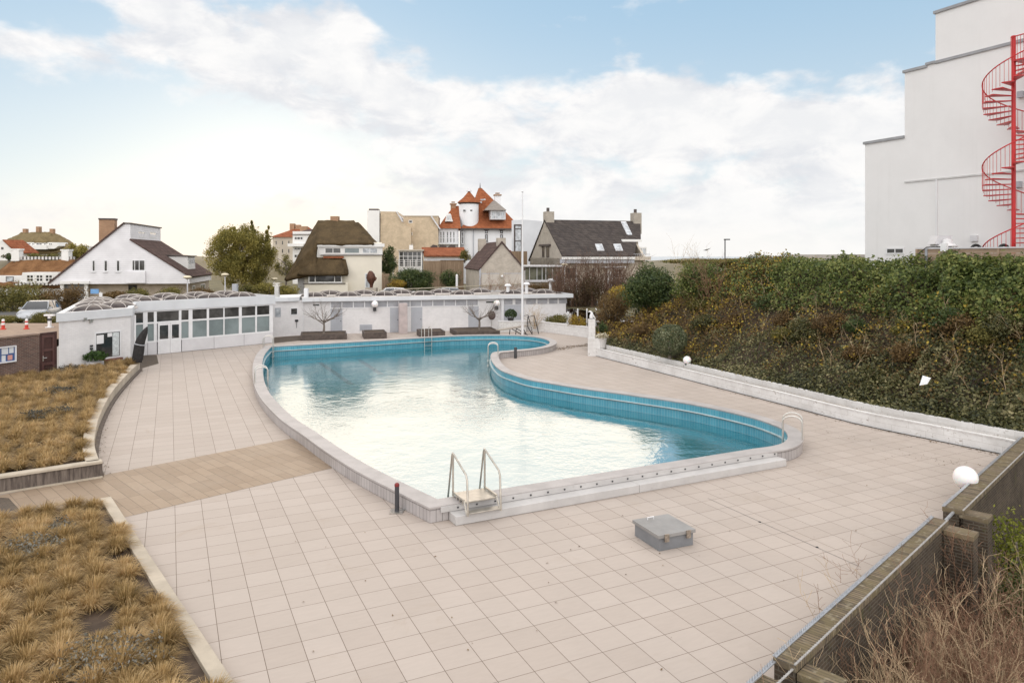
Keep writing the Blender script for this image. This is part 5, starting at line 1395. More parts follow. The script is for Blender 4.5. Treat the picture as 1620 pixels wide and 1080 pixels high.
# left roof edge and right tiled slope
e1, e2 = pg[1], pg[2]
MB(f).slab([(e1[0] - .15, -.15, e1[1] - .05), (e2[0], -.15, e2[1] + .12), (e2[0], 12.2, e2[1] + .12), (e1[0] - .15, 12.2, e1[1] - .05)], .16).build('roof', DKTILE, T)
MB(f).slab([(e2[0] - .05, -.12, e2[1] + .1), (pg[3][0] + .12, -.12, pg[3][1] + .1), (pg[3][0] + .12, 12.2, pg[3][1] + .1), (e2[0] - .05, 12.2, e2[1] + .1)], .12).build('top_roof', DKTRIM, T)
r1, r2 = pg[4], pg[5]
MB(f).slab([(r1[0] + .003, -.12, r1[1] + .06), (r2[0] + .25, -.12, r2[1] + .0), (r2[0] + .25, 12.2, r2[1] + .0), (r1[0] + .003, 12.2, r1[1] + .06)], .16).build('roof', DKTILE, T)
fs = f.right(pg[3][0])
for a, b, c, d in ((218, 228.5, 365.5, 376.5), (236.5, 247, 366.5, 377)): 
    u0_, w1_ = fs.solve(a, c); u1_, w0_ = fs.solve(b, d); window_uw(fs, u0_, u1_, w0_, w1_, T, fm=WHITEW, gm=PALEGLASS, fw=.1, nx=2)
for a, b in ((145.5, 151), (164.5, 170.5), (184, 190)): window(f, a, 411.5, b, 429.5, T, fw=.07, sill=True)
window(f, 208.5, 411, 230, 428.5, T, fw=.08, cols=[.22, .55], sill=True)
MB(f).box(f.U(201), f.U(230.5), -.22, -.003, S(215, 447.5)[1], S(215, 429.5)[1]).build('balcony_front', SID, T)
# dormer looking right
vd0, vd1 = 3.6, 7.2
d1, d2, d3 = f.solve(264, 404.5, vd0), f.solve(297, 405.5, vd0), f.solve(298, 427, vd0)
MB(f).prism([(d1[0], d1[1] - .1), (d2[0], d2[1]), (d3[0], d3[1]), (d3[0] - .5, d3[1] - .3)], vd0, vd1).build('dormer', WHITEW, T)
MB(f).slab([(d1[0] - .2, vd0 - .1, d1[1] + .1), (d2[0] + .2, vd0 - .1, d2[1] + .08), (d2[0] + .2, vd1 + .1, d2[1] + .08), (d1[0] - .2, vd1 + .1, d1[1] + .1)], .12).build('dormer_roof', DKTRIM, T)
fd_ = f.right(d2[0] + .02); window_uw(fd_, vd0 + .2, vd1 - .2, d3[1] + .25, d2[1] - .25, T, fm=WHITEW, nx=3, fw=.12)
fe_ = f.right(pg[6][0] - .2); 
for v0_, v1_ in ((2.2, 3.6), (6.5, 9.0)): window_uw(fe_, v0_, v1_, 1.7, 3.0, T, fm=WHITEW, nx=2, fw=.1)
c = f.pt(*(lambda q: (q[0], 3.5, 0))(f.solve(171, 370, 3.5)))
fq = Fr(c.x, c.y, 12.7); wtop = f.solve(171, 348, 3.5)[1]
MB(fq).box(-.75, .75, -.45, .45, 6.2, wtop).build('chimney', TAN, T); MB(fq).box(-.80, .80, -.5, .5, wtop, wtop + .16).build('chimney_cap', DKTRIM, T)

# --- 2 thatched white house
f = Fr(P(480, 405, 79).x, 79, 11); S = f.solve
T = thing('thatched_white_house', 'cream white house with a big sweeping dark thatched roof and long upper window band', 'house', f.pt(4, 5, ZG))
uR = S(604, 400)[0]; u529 = S(529, 400)[0]
MB(f).box(S(506, 400)[0], uR, 0.0, 9, ZG - .2, S(500, 383)[1]).build('wall', CREAMW, T); MB(f).box(.1, S(506, 400)[0] + .003, .05, 9, ZG - .2, S(500, 428)[1]).build('wall', CREAMW, T)
# lower left part under the skirt
MB(f).box(S(483, 440)[0], S(551, 440)[0], -.9, .05, ZG - .2, S(500, 447)[1]).build('bay_wall', CREAMW, T)
MB(f).box(S(470, 440)[0], S(484, 440)[0], .6, 8, ZG - .2, S(500, 430)[1]).build('side_wall', PALEPANEL, T)
window(f, 488, 435, 541, 447, T, v=-.9, fm=WHITEW, fw=.1, cols=[.2, .78], sill=True)
MB(f).box(S(480.5, 440)[0], S(547, 440)[0], -1.05, -.88, S(500, 448.6)[1], S(500, 447.3)[1]).build('sill', DKTRIM, T)
# upper window band
a = S(505, 400)[0]
MB(f).box(a, uR + .08, -.12, 1.0, S(550, 403)[1], S(550, 386)[1]).build('upper_band', WHITEW, T)
MB(f).box(a - .25, uR + .3, -.35, 1.2, S(550, 390.5)[1], S(550, 385.2)[1]).build('band_fascia', WHITEW, T)
for x0, x1, nx, gm in ((513.5, 540, 2, GLASS), (544, 569.5, 1, BLINDG), (572.5, 598, 2, PALEGLASS)): window(f, x0, 391.5, x1, 401.5, T, v=-.12, fm=WHITEW, gm=gm, nx=nx, fw=.1)
MB(f).box(a + .2, uR + .1, -.2, -.1, S(550, 403.8)[1], S(550, 402.9)[1]).build('lead_line', DKTRIM, T)
window(f, 577, 432, 590, 458, T, fm=WHITEW, gm=PALEGLASS, fw=.12, name='door')
# thatch: subdivided shells with a soft thick edge
def thatch(verts, faces, mat, name='roof', t_=.35, sub=4, amp=.05):
    me = bpy.data.meshes.new(name); o0 = world_loc(T)
    me.from_pydata([tuple(Vector(v) - o0) for v in verts], [], faces)
    bm = bmesh.new(); bm.from_mesh(me); bmesh.ops.recalc_face_normals(bm, faces=bm.faces)
    bmesh.ops.bevel(bm, geom=[e for e in bm.edges if not e.is_boundary], offset=.35, segments=2, affect='EDGES', clamp_overlap=True)
    bmesh.ops.triangulate(bm, faces=bm.faces)
    for _ in range(sub): 
        bmesh.ops.subdivide_edges(bm, edges=[e for e in bm.edges if e.calc_length() > .7], cuts=1, use_grid_fill=True)
        bmesh.ops.triangulate(bm, faces=bm.faces)
    bm.normal_update()
    for v in bm.verts: v.co += v.normal * (amp * 2 * mnoise.noise(v.co * 1.1) + amp * mnoise.noise(v.co * 3.3))
    bm.to_mesh(me); bm.free(); me.materials.append(mat)
    o = bpy.data.objects.new(name, me); COL.objects.link(o); o.parent = T
    s = o.modifiers.new('thick', 'SOLIDIFY'); s.thickness = t_; s.offset = -1
    me.polygons.foreach_set('use_smooth', [True] * len(me.polygons))
    return o
def pp(px, py, v): u, w = f.solve(px, py, v); return f.pt(u, v, w)
R1, R2 = pp(503, 346, 4.0), pp(563, 346.5, 4.0)
FR, FM = pp(598, 384.5, -.5), pp(500, 385, -.5)
K1 = pp(484, 384, 1.5)                                  # bend on the left hip
LF, LB = pp(455, 434, -.4), pp(460, 432, 8.5)
BR, BM = pp(592, 384, 8.8), pp(503, 384, 8.8)
thatch([R1, R2, FR, FM, BR, BM], [(0, 1, 2, 3), (1, 4, 2), (1, 0, 5, 4), ], THATCH)
LM = pp(499, 410, -.8)
thatch([R1, FM, LM, pp(502, 433.5, -1.7), LF, LB, BM], [(0, 1, 2, 4), (2, 3, 4), (0, 4, 5, 6)], THATCH)
SK1, SK2, SK3, SK4 = pp(499, 407, -.35), pp(545, 406.5, -.25), pp(551, 433.8, -1.65), pp(470, 434.2, -1.6)
thatch([SK1, SK2, SK3, SK4, pp(547, 407, .4), pp(552, 433, .3)], [(0, 1, 2, 3), (1, 4, 5, 2)], THATCH)
MB(f).box(S(512, 407)[0], S(544, 407)[0], -.55, -.1, S(530, 408.4)[1], S(530, 405.2)[1]).build('red_ridge_tiles', TERRA, T)
q = pp(530, 343, 4.0); MB().box(q.x - .45, q.x + .45, q.y - .4, q.y + .4, q.z - 1.0, q.z + .05).build('chimney', TAN, T)
# bronze figure in front
q = P(587.5, 459, 77); q.z = P(587.5, 455, 77).z - .0
T = thing('bronze_figure', 'dark brown bulky bronze figure on a low plinth in front of the cream house', 'statue', (q.x, q.y, ZG))
MB().box(q.x - .6, q.x + .6, q.y - .4, q.y + .4, ZG - .2, q.z).build('plinth', GREYB, T)
BRZ = plain('rusty_bronze', (.10, .042, .026), .55, .3, 5, .5, 8, metal=.3)
mb = MB(); z0 = q.z; k = 1.62 / 1.62
prof = [(-.02, 0, .16), (.0, .2, .17), (.02, .42, .22), (-.02, .75, .42), (-.05, 1.1, .48), (-.06, 1.45, .40), (-.1, 1.7, .24), (-.1, 1.82, .1)]
mb.tube([(q.x + a, q.y, z0 + h) for a, h, r in prof], [r for a, h, r in prof], 12); mb.tube([(q.x + .25, q.y, z0 + 1.2), (q.x + .50, q.y - .05, z0 + 1.0), (q.x + .42, q.y - .1, z0 + .75)], [.14, .12, .08], 8)
mb.build('body', BRZ, T, smooth=80)

# --- 3 low rusty thatched house far left
f = Fr(P(0, 405, 84).x, 84, 4); S = f.solve
T = thing('rusty_thatched_house', 'low white house with a rust-brown thatched roof and white ridge tiles', 'house', f.pt(4, 5, ZG))
def pp(px, py, v): u, w = f.solve(px, py, v); return f.pt(u, v, w)
MB(f).box(S(-10, 430)[0], S(110, 430)[0], 0, 8, ZG - .3, S(50, 436)[1]).build('wall', WHITEW, T)
thatch([pp(25, 409, 4), pp(118, 408, 4), pp(122, 452, -.6), pp(-28, 452, -.6), pp(-30, 448, 8), pp(122, 446, 8)], [(0, 1, 2, 3), (0, 3, 4), (1, 0, 4, 5)], THATCHR, sub=4, amp=.1)
u0, w = S(24, 407.5, 4); u1, _ = S(118, 407.5, 4)
MB(f).box(u0, u1, 3.82, 4.18, w - .25, w + .12).build('ridge_tiles', brick('white_black_ridge', (.6, .58, .56), (.55, .53, .5), (.10, .09, .08), 4, .42, 2.0, .10, .8, .2), T)
for x0, x1, yt in ((21, 33, 396), (100, 111, 397)):
    a, wt = S(x0, yt, 4); b, _ = S(x1, yt, 4); MB(f).box(a, b, 3.6, 4.5, w - .4, wt).build('chimney', WHITEW, T); MB(f).box(a - .1, a + .22, 3.55, 4.55, wt - .003, wt + .2).build('chimney_pot', WHITEW, T); MB(f).box(b - .22, b + .1, 3.55, 4.55, wt - .003, wt + .2).build('chimney_pot', WHITEW, T)
MB(f).prism([S(31, 447.5, -.7), S(36, 431, -.7), S(92, 431, -.7), S(96, 447.5, -.7)], -.75, 2.5).build('dormer_wall', WHITEW, T)
for x0, x1 in ((41.5, 54), (56.5, 69), (71, 84)): window(f, x0, 434, x1, 446, T, v=-.75, fm=WHITEW, nx=2, ny=2, fw=.12)
MB(f).box(S(30, 450)[0], S(98, 450)[0], -1.0, -.3, S(60, 450.8)[1], S(60, 447.6)[1]).build('dormer_sill', bpy.data.materials['white_black_ridge'], T)
u, w = S(15.5, 441.5, -.9); window_uw(f, u - .42, u + .42, w - .3, w + .3, T, v=-.9, fm=DKTRIM, gm=PALEGLASS)

# --- 4 thatched villa on the dune, far left
f = Fr(P(61, 405, 128).x, 128, 0); S = f.solve
T = thing('hilltop_thatched_villa', 'wide thatched villa with three chimneys on the hill at far left', 'house', f.pt(0, 6, 6))
zb_ = S(61, 404)[1]
MB(f).box(S(28, 400)[0], S(92, 400)[0], 0, 11, 4, S(60, 388)[1]).build('wall', WHITEW, T)
thatch([pp_ for pp_ in [Vector(f.pt(*(lambda q, v: (q[0], v, q[1]))(S(px, py, v), v))) for px, py, v in ((37, 366.5, 6), (84, 366.5, 6), (116, 388, -1), (106, 399, -1.2), (88, 399, -1), (30, 399, -1), (12, 388, -1), (6, 380, 12), (116, 384, 12))]], [(0, 1, 2, 3, 4, 5, 6), (1, 8, 2), (0, 6, 7), (1, 0, 7, 8)], THATCHG, sub=3, amp=.12)
thatch([pp_ for pp_ in [Vector(f.pt(*(lambda q, v: (q[0], v, q[1]))(S(px, py, v), v))) for px, py, v in ((63, 370.5, -.4), (50.5, 383.5, -2.0), (80, 383.5, -2.0), (63, 370.5, 5))]], [(0, 1, 2), (0, 3, 1), (0, 2, 3)], THATCHG, sub=2)
MB(f).prism([S(37, 386, -2), S(41, 383.4, -2), S(90, 383.4, -2), S(92.5, 389, -2), S(85, 393.5, -2), S(46, 393.5, -2)], -1.9, 1).build('dormer_wall', WHITEW, T)
for x0, x1 in ((43, 49), (50, 55), (57, 67), (69, 74), (77, 83)): window(f, x0, 384.3, x1, 388, T, v=-1.9, fm=WHITEW, fw=.1, nx=2)
MB(f).box(S(44, 395)[0], S(87, 395)[0], -2.3, -1.9, S(60, 394.5)[1], S(60, 388.6)[1]).build('balcony', WHITEW, T)
for px in (52, 58, 66, 72, 79): window(f, px - 2.2, 395.5, px + 2.2, 399.5, T, v=-.05, fm=WHITEW, fw=.08)
for px, py in ((40.5, 362), (61.5, 358.5), (83, 362)): u, w = S(px, py, 6); MB(f).box(u - .3, u + .3, 5.6, 6.4, w - 2.2, w).build('chimney', TAN, T)
# --- 5 small white house with orange roof at the left edge
f = Fr(P(0, 405, 108).x, 108, 0); S = f.solve
T = thing('small_orange_roofed_house', 'small white house with a short orange roof slope at the very left edge', 'house', f.pt(0, 4, 4))
MB(f).prism([S(-25, 412), S(-25, 392), S(5, 379), S(28, 400), S(28, 412)], 0, 3).build('wall', WHITEW, T)
a, b = S(6, 380.5), S(28.5, 400.5)
MB(f).slab([(a[0], -.2, a[1] + .15), (b[0], -.2, b[1] + .05), (b[0] + 1.0, 3.4, b[1] + .05), (a[0] + .6, 3.4, a[1] + .15)], .15).build('roof', TERRA, T)
u, w = S(14, 381.5, 3); MB(f).box(u - .45, u + .45, 2.6, 3.4, w - 2, w).build('chimney', WHITEW, T)
window(f, 2, 391, 5.5, 394.5, T, fm=DKTRIM, fw=.05)
# --- 6 far apartment house with a red roof, and white villa before it
FARM = plain('far_pale_render', (.50, .44, .36), .85, .1, .4)
f = Fr(P(430, 405, 150).x, 150, 0); S = f.solve
T = thing('red_roofed_block', 'distant beige block under a hipped red roof beside the thatched house', 'building', f.pt(4, 6, 2))
a, b = S(431, 376)[0], S(487, 376)[0]; we = S(450, 375)[1]; wr = S(450, 357)[1]
MB(f).box(a, b, 0, 12, 1, we).build('wall', FARM, T)
mb = MB(f); mb.add([(a - .4, -.4, we), (b + .4, -.4, we), (b + .4, 12.4, we), (a - .4, 12.4, we), (a + 4, 6, wr), (b - 1.6, 6, wr)], [(0, 1, 5, 4), (1, 2, 5), (2, 3, 4, 5), (3, 0, 4), (3, 2, 1, 0)]); mb.build('roof', TERRA, T)
for px in (437, 447, 457, 467): 
    for y0 in (380, 393): window(f, px - 2, y0, px + 2, y0 + 8, T, fm=FARM, fw=.15)
for px, py in ((463, 356), (472, 358)): u, w = S(px, py, 5); MB(f).box(u - .5, u + .5, 4.5, 5.5, w - 2.5, w + .3).build('chimney', TAN, T)
f = Fr(P(462, 405, 118).x, 118, 0); S = f.solve
T = thing('bow_windowed_villa', 'narrow white villa with stacked bay windows left of the thatched house', 'house', f.pt(1, 5, 2))
a, b = S(463, 380)[0], S(492, 380)[0]
MB(f).box(a, b, 0, 9, 1, S(470, 366)[1]).build('wall', WHITEW, T)
mb = MB(f); w0_, w1_ = S(470, 371)[1], S(470, 361)[1]; mb.add([(a - .3, -.3, w0_), (b + .3, -.3, w0_), (b + .3, 9, w0_), (a - .3, 9, w0_), (a + 1.6, 4, w1_), (b, 4, w1_)], [(0, 1, 5, 4), (1, 2, 5), (2, 3, 4, 5), (3, 0, 4)]); mb.build('roof', DKTILE, T)
for y0, y1, xo in ((374, 380, 0), (391, 396, -.3), (402, 408, -.2)): window(f, 465, y0, 480, y1, T, v=-.02, fm=WHITEW, nx=3, fw=.12)
MB(f).box(a - .5, b - 1, -1.1, 0, S(470, 390)[1], S(470, 385.5)[1]).build('balcony', WHITEW, T)
for px in (478, 483.5): u, w = S(px, 358, 4); MB(f).box(u - .3, u + .3, 3.7, 4.3, w - 2, w).build('chimney', TAN, T)

# --- 7 beige block of flats
f = Fr(P(601, 405, 112).x, 112, 4); S = f.solve
T = thing('beige_apartment_block', 'beige brick apartment block with a tall white stair tower and sloped gable', 'building', f.pt(4, 6, ZG))
BEI = plain('beige_render', (.52, .41, .28), .85, .06, .5, .2, 12)
MB(f).prism([(S(601, 460)[0] + .02, 1), (S(650, 460)[0], 1), (S(650, 404)[0], S(650, 360)[1]), S(637, 352), S(629, 335), S(602, 334.5)], 0, 10).build('wall', BEIGEB, T)
MB(f).box(S(581.5, 400)[0], S(600.5, 400)[0], -.4, 4, 1, S(590, 333)[1]).build('stair_tower', WHITEW, T)
MB(f).box(S(583, 400)[0], S(598, 400)[0], .4, 2.5, S(590, 333)[1], S(590, 330)[1]).build('tower_cap', DKTRIM, T)
MB(f).box(S(637, 400)[0], S(692.5, 400)[0], 1.5, 11, 1, S(660, 342.3, 1.5)[1]).build('wall', BEIGEB, T)
MB(f).box(S(636, 400)[0], S(693, 400)[0], 1.4, 11.1, S(660, 342.3, 1.5)[1], S(660, 341, 1.5)[1]).build('roof_edge', FARM, T)
MB(f).slab([(S(628, 335)[0], -.15, S(628, 334.5)[1]), (S(637.5, 352)[0], -.15, S(637.5, 352)[1] + .15), (S(637.5, 352)[0], 10, S(637.5, 352)[1] + .15), (S(628, 335)[0], 10, S(628, 334.5)[1])], .15).build('gable_verge', PALEPANEL, T)
for px, py in ((649.5, 350.5), (649.5, 370), (649.5, 388)): u, w = S(px, py, 1.5); window_uw(f, u - .3, u + .3, w - .25, w + .25, T, v=1.5, fm=WHITEW, fw=.08)
MB(f).slab([(S(683, 341, 1.5)[0], 1.2, S(683, 341, 1.5)[1]), (S(697, 360, 1.5)[0], 1.2, S(697, 362, 1.5)[1]), (S(697, 360, 1.5)[0], 8, S(697, 362, 1.5)[1]), (S(683, 341, 1.5)[0], 8, S(683, 341, 1.5)[1])], .2).build('side_gable_edge', PALEPANEL, T)

# --- 8 white villa with orange roofs and a round turret
f = Fr(P(700, 405, 118).x, 118, 8); S = f.solve
T = thing('turreted_villa', 'large white villa with steep orange roofs and a round white turret', 'house', f.pt(8, 6, ZG))
VW = plain('villa_white', (.76, .76, .77), .7, .04, .5)
def hip(a, b, v0, v1, we, wr, ra, rb, mat=ORANGE, rv=None):
    rv = rv if rv is not None else (v0 + v1) / 2
    mb = MB(f); mb.add([(a, v0, we), (b, v0, we), (b, v1, we), (a, v1, we), (ra, rv, wr), (rb, rv, wr)], [(0, 1, 5, 4), (1, 2, 5), (2, 3, 4, 5), (3, 0, 4)])
    return mb.build('roof', mat, T)
X = lambda px, v=0: S(px, 405, v)[0]
Z = lambda py, px=760, v=0: S(px, py, v)[1]
MB(f).box(X(742), X(812), 0, 11, ZG, Z(361) + .2).build('wall', VW, T)
mb = MB(f); we = Z(361.5); wk = Z(341, 770, 2.5)
a0, b0 = X(730), X(824); zt = Z(297.5, 759, 5.5)
mb.add([(a0 - .2, -.6, we), (b0, -.6, we), (b0, 11.5, we), (a0 - .2, 11.5, we), (X(757, 5.5), 5.5, zt), (X(762, 5.5), 5.5, zt), (X(745, 2), 2.2, Z(341, 745, 2)), (X(806, 2), 2.2, Z(341, 806, 2)), (X(806, 2) , 8.8, Z(341, 806, 2)), (X(745, 2), 8.8, Z(341, 745, 2))],
       [(0, 1, 7, 6), (6, 7, 5, 4), (1, 2, 8, 7), (7, 8, 5), (2, 3, 9, 8), (8, 9, 4, 5), (3, 0, 6, 9), (9, 6, 4)]); mb.build('roof', ORANGE, T)
MB(f).tube([(X(759.5, 5.5), 5.5, zt - .1), (X(759.5, 5.5), 5.5, zt + .9)], [.12, .02], 6).build('finial', DKTRIM, T)
MB(f).box(a0 - .3, b0 + .1, -.7, -.5, we - .22, we + .02).build('gutter', DKTRIM, T)
# left wing with gambrel roof
MB(f).box(X(694, -1), X(724, -1), -1, 9, ZG, Z(361, 710, -1)).build('wing_wall', VW, T)
mb = MB(f); w1 = Z(361.5, 710, -1); w2 = Z(347, 702, -1); w3 = Z(325, 722, 3)
A0, A1 = X(692, -1), X(729, -1)
mb.add([(A0, -1.5, w1), (A1, -1.5, w1), (X(727, 1), 1.0, w2 + .6), (X(701, 1), 1.0, w2), (X(726, 4), 4, w3), (X(718, 4), 4, w3), (A0, 9, w1), (X(701, 8), 7, w2)], [(0, 1, 2, 3), (3, 2, 4, 5), (0, 3, 7, 6), (3, 5, 7)]); mb.build('roof', ORANGE, T)
mb = MB(f); mb.prism([S(704, 350.5, -.6), S(708, 338, -.6), S(712.5, 338, -.6), S(716.5, 350.5, -.6)], -.75, 2); mb.build('dormer', WHITEW, T); window(f, 706.5, 340, 714, 350, T, v=-.76, fm=WHITEW, gm=PALEGLASS, nx=3, fw=.1)
for px in (697.5, 702, 708, 713, 718): window(f, px - 1.7, 366, px + 1.7, 384, T, v=-1.0, fm=VW, fw=.09, rows=[.6])
MB(f).box(X(685, -1), X(693.5, -1), 0, 6, ZG, Z(366, 690)).build('side_bay', VW, T); MB(f).box(X(684, -1), X(694, -1), -.2, 6.2, Z(366.3, 690), Z(364.6, 690)).build('bay_roof', DKTRIM, T); window(f, 687.5, 369, 691.5, 383, T, fm=VW, fw=.09, rows=[.6])
mb = MB(f); wb_ = Z(384.5, 705, -1.6); mb.box(X(684, -1.6), X(726, -1.6), -2.2, -1, wb_ - .2, wb_); 
for k in range(26): u = X(684, -1.6) + k * .17; mb.tube([(u, -2.15, wb_), (u, -2.15, wb_ + .8)], .025, 4)
mb.tube([(X(684, -1.6), -2.15, wb_ + .85), (X(726, -1.6), -2.15, wb_ + .85)], .05, 5); mb.build('balcony', VW, T)
# turret
u, _ = S(742, 350, 1.4); w0_, w1_ = ZG, Z(320, 741, 1.4)
R_ = 15.2 / F * 119
MB(f).lathe((u, 1.4, w0_), [(R_ * .92, 0), (R_ * .95, Z(368) - w0_), (R_, Z(352) - w0_), (R_, w1_ - w0_)], 24).build('turret', VW, T, smooth=50)
wt = Z(303, 741, 1.4); MB(f).lathe((u, 1.4, w1_), [(R_ + .35, -.12), (R_ + .30, .02), (R_ * .62, (wt - w1_) * .42), (R_ * .28, (wt - w1_) * .78), (.12, wt - w1_)], 24).build('turret_roof', ORANGE, T, smooth=30)
MB(f).lathe((u, 1.4, wt), [(.45, 0), (.42, .1), (.03, .62)], 10).build('turret_cap', PALEPANEL, T)
MB(f).lathe((u, 1.4, w1_ - .35), [(R_ + .05, 0), (R_ + .32, .22)], 24).build('turret_cornice', DKTRIM, T)
for px in (734.5, 745.5):
    q = S(px, 333, 1.4 - R_); g = MB(f); g.box(q[0] - .17, q[0] + .17, 1.4 - R_ - .0, 1.4 - R_ + .6, q[1] - .12, q[1] + .12); g.build('window', GLASS, T)
for px, y0, y1 in ((732, 366, 386), (740, 366, 386)): window(f, px - 2, y0, px + 2, y1, T, v=-.02, fm=VW, fw=.1, rows=[.6])
# big dormer
mb = MB(f); mb.box(X(776, -.4), X(800, -.4), -.4, 4, Z(347.5, 788, -.4), Z(332, 788, -.4)); mb.build('dormer', PALEPANEL, T)
window(f, 776.5, 334, 799, 347, T, v=-.42, fm=PALEPANEL, gm=PALEGLASS, nx=3, fw=.14)
mb = MB(f); q0_, q1_ = X(767, -1), X(801.5, -1); wd_ = Z(332.5, 785, -1); mb.add([(q0_, -1, wd_), (q1_, -1, wd_), (q1_, 4, wd_), (q0_, 4, wd_), (X(780, 1.5), 1.5, Z(317.5, 780, 1.5)), (X(784, 1.5), 1.5, Z(318, 784, 1.5))], [(0, 1, 5, 4), (1, 2, 5), (2, 3, 4, 5), (3, 0, 4), (3, 2, 1, 0)]); mb.build('dormer_roof', plain('lead_grey', (.22, .19, .165), .6, .15, 2), T)
for px, yt, v, wd2 in ((787, 308, 4, .5), (717, 322, 4, .42)):
    u, w = S(px, yt, v); MB(f).box(u - wd2, u + wd2, v - .5, v + .5, w - 4.2, w - .2).build('chimney', VW if px > 760 else TAN, T); MB(f).box(u - wd2 - .15, u + wd2 + .15, v - .65, v + .65, w - .2, w).build('chimney_cap', TAN, T); MB(f).box(u - wd2 * .7, u + wd2 * .7, v - .4, v + .4, w + .15, w + .3).build('chimney_hood', TAN, T)
for px in (769.5, 793.5):
    window(f, px - 2.2, 364.5, px + 2.2, 369.5, T, v=0, fm=DKTRIM, gm=PALEGLASS, fw=.1); window(f, px - 2.2, 371, px + 2.2, 382, T, v=0, fm=DKTRIM, gm=PALEGLASS, fw=.1, sill=True); MB(f).box(X(px - 4.5), X(px + 4.5), -.1, -.002, Z(364.4), Z(363.4)).build('lintel', DKTRIM, T)
for px in (724, 749): MB(f).box(X(px) - .06, X(px) + .06, -.12 if px > 740 else -1.1, 0, ZG, Z(362)).build('downpipe', GREYPANEL, T)
for px, py in ((762, 316.5), (765.5, 316), (760, 320.5)):
    u, w = S(px, py, 3.2); MB(f).box(u - .22, u + .22, 2.7, 3.3, w - .12, w + .12).build('roof_window', PALEGLASS, T)

# --- 9 white modern villa right of it
f = Fr(P(809, 405, 104).x, 104, 0); S = f.solve
T = thing('white_cube_villa', 'white modern cube-shaped villa with a tall dark-framed opening behind the flagpole', 'house', f.pt(2, 5, ZG))
X = lambda px, v=0: S(px, 405, v)[0]; Z = lambda py, px=820, v=0: S(px, py, v)[1]
PW = plain('cool_white_render', (.60, .61, .63), .7, .05, .5)
MB(f).prism([(X(809.5), ZG), (X(858), ZG), (X(858), Z(350)), (X(829), Z(347.5)), (X(809.5), Z(348.5))], 0, 9).build('wall', PW, T)
window(f, 813, 355, 826.5, 403, T, fm=DKTRIM, gm=PALEGLASS, fw=.22, rows=[.45, .85])
q = P(807, 400, 100); 
T = thing('garden_figure', 'small dark red figure-like ornament on a terrace left of the flagpole', 'statue', (q.x, q.y, ZG))
MB().tube([(q.x, q.y, ZG), (q.x, q.y, q.z - 1.2)], .3, 8).build('column', GREYB, T)
MB().lathe((q.x, q.y, q.z - 1.2), [(.35, 0), (.30, .5), (.22, .9), (.12, 1.1), (.2, 1.25), (.2, 1.45), (.05, 1.6)], 10).build('figure', plain('dark_red_stone', (.18, .05, .045), .6), T, smooth=60)

# --- 10 low garden room with red roof and glazed front
f = Fr(P(632, 405, 94).x, 94, 6); S = f.solve
T = thing('garden_room', 'low white glazed garden room with a flat and a red tiled roof', 'house', f.pt(4, 3, ZG))
X = lambda px, v=0: S(px, 405, v)[0]; Z = lambda py, px=680, v=0: S(px, py, v)[1]
MB(f).box(X(631), X(668), 0, 6, ZG, Z(396.5)).build('wall', WHITEW, T)
window(f, 631, 397.5, 667, 422, T, v=-.02, fm=WHITEW, nx=5, rows=[.68], fw=.1)
MB(f).box(X(629), X(670.5), -.5, 6.2, Z(396.8), Z(394.8)).build('flat_roof', FARM, T)
MB(f).box(X(670.5), X(733), .3, 6, ZG, Z(405)).build('rear_wall', WHITEW, T)
MB(f).slab([(X(671), -.2, Z(404)), (X(739), -.2, Z(404)), (X(734, 3.5), 3.5, Z(391, 700, 3.5)), (X(667, 3.5), 3.5, Z(391, 700, 3.5))], .2).build('roof', TERRA, T)
for k in range(3): u, w = S(686 + 14 * k, 389.5, 3.6); MB(f).prism([(u - .55, w - .2), (u + .55, w - .2), (u + .55, w + .1), (u - .1, w + .22)], 3.4, 4.2).build('roof_hood', DKTRIM, T)
u, w = S(650.5, 390, 1); MB(f).box(u - .25, u + .25, .8, 1.4, w - .5, w + .2).build('chimney', WHITEW, T)
for k, px in enumerate((622, 631, 640, 649, 658, 667)):
    u, w = S(px, 418, -1.6); MB(f).box(u - .05, u + .05, -1.65, -1.55, ZG, w + .6).build('railing_post', WHITEW, T)
for dw in (.0, .3, .55): MB(f).box(X(620, -1.6), X(668, -1.6), -1.62, -1.58, Z(418, 640, -1.6) + dw - .02, Z(418, 640, -1.6) + dw + .03).build('railing_bar', WHITEW, T)
# plank fence
f = Fr(P(670, 405, 84).x, 84, 8); S = f.solve
T = thing('plank_fence', 'tall brown vertical plank fence beside the grey garage', 'fence', f.pt(2, 0, ZG))
PLK, t, p, co = newmat('brown_planks'); x, y, z = t.xyz(co)
n = t.noise(t.vec(t.m('MULTIPLY', x, 8), t.m('MULTIPLY', y, 8), t.m('MULTIPLY', z, .5)), 1.3, 5, .7); t.put(p.inputs['Base Color'], t.mix(t.step(n, .3, .7), (.17, .115, .07), (.29, .205, .135))); p.inputs['Roughness'].default_value = .85
X = lambda px, v=0: S(px, 405, v)[0]; Z = lambda py, px=690, v=0: S(px, py, v)[1]
MB(f).box(X(670), X(697), 0, .1, ZG, Z(412.5)).build('planks', PLK, T); MB(f).box(X(697), X(734), .6, .7, ZG, Z(411.5, 710, .6)).build('planks', PLK, T); MB(f).box(X(676), X(735), .5, .9, Z(411.3, 710, .6), Z(409.8, 710, .6)).build('cap', GREYPANEL, T)
f = Fr(P(816, 405, 96).x, 96, 0); S = f.solve; MB_ = tag(MB(f).box(S(809, 400)[0], S(834, 400)[0], 0, .12, ZG, S(820, 397.5)[1]).build('dark_fence', PLK), 'brown plank screen between the white cube villa and the garage roof', 'fence')
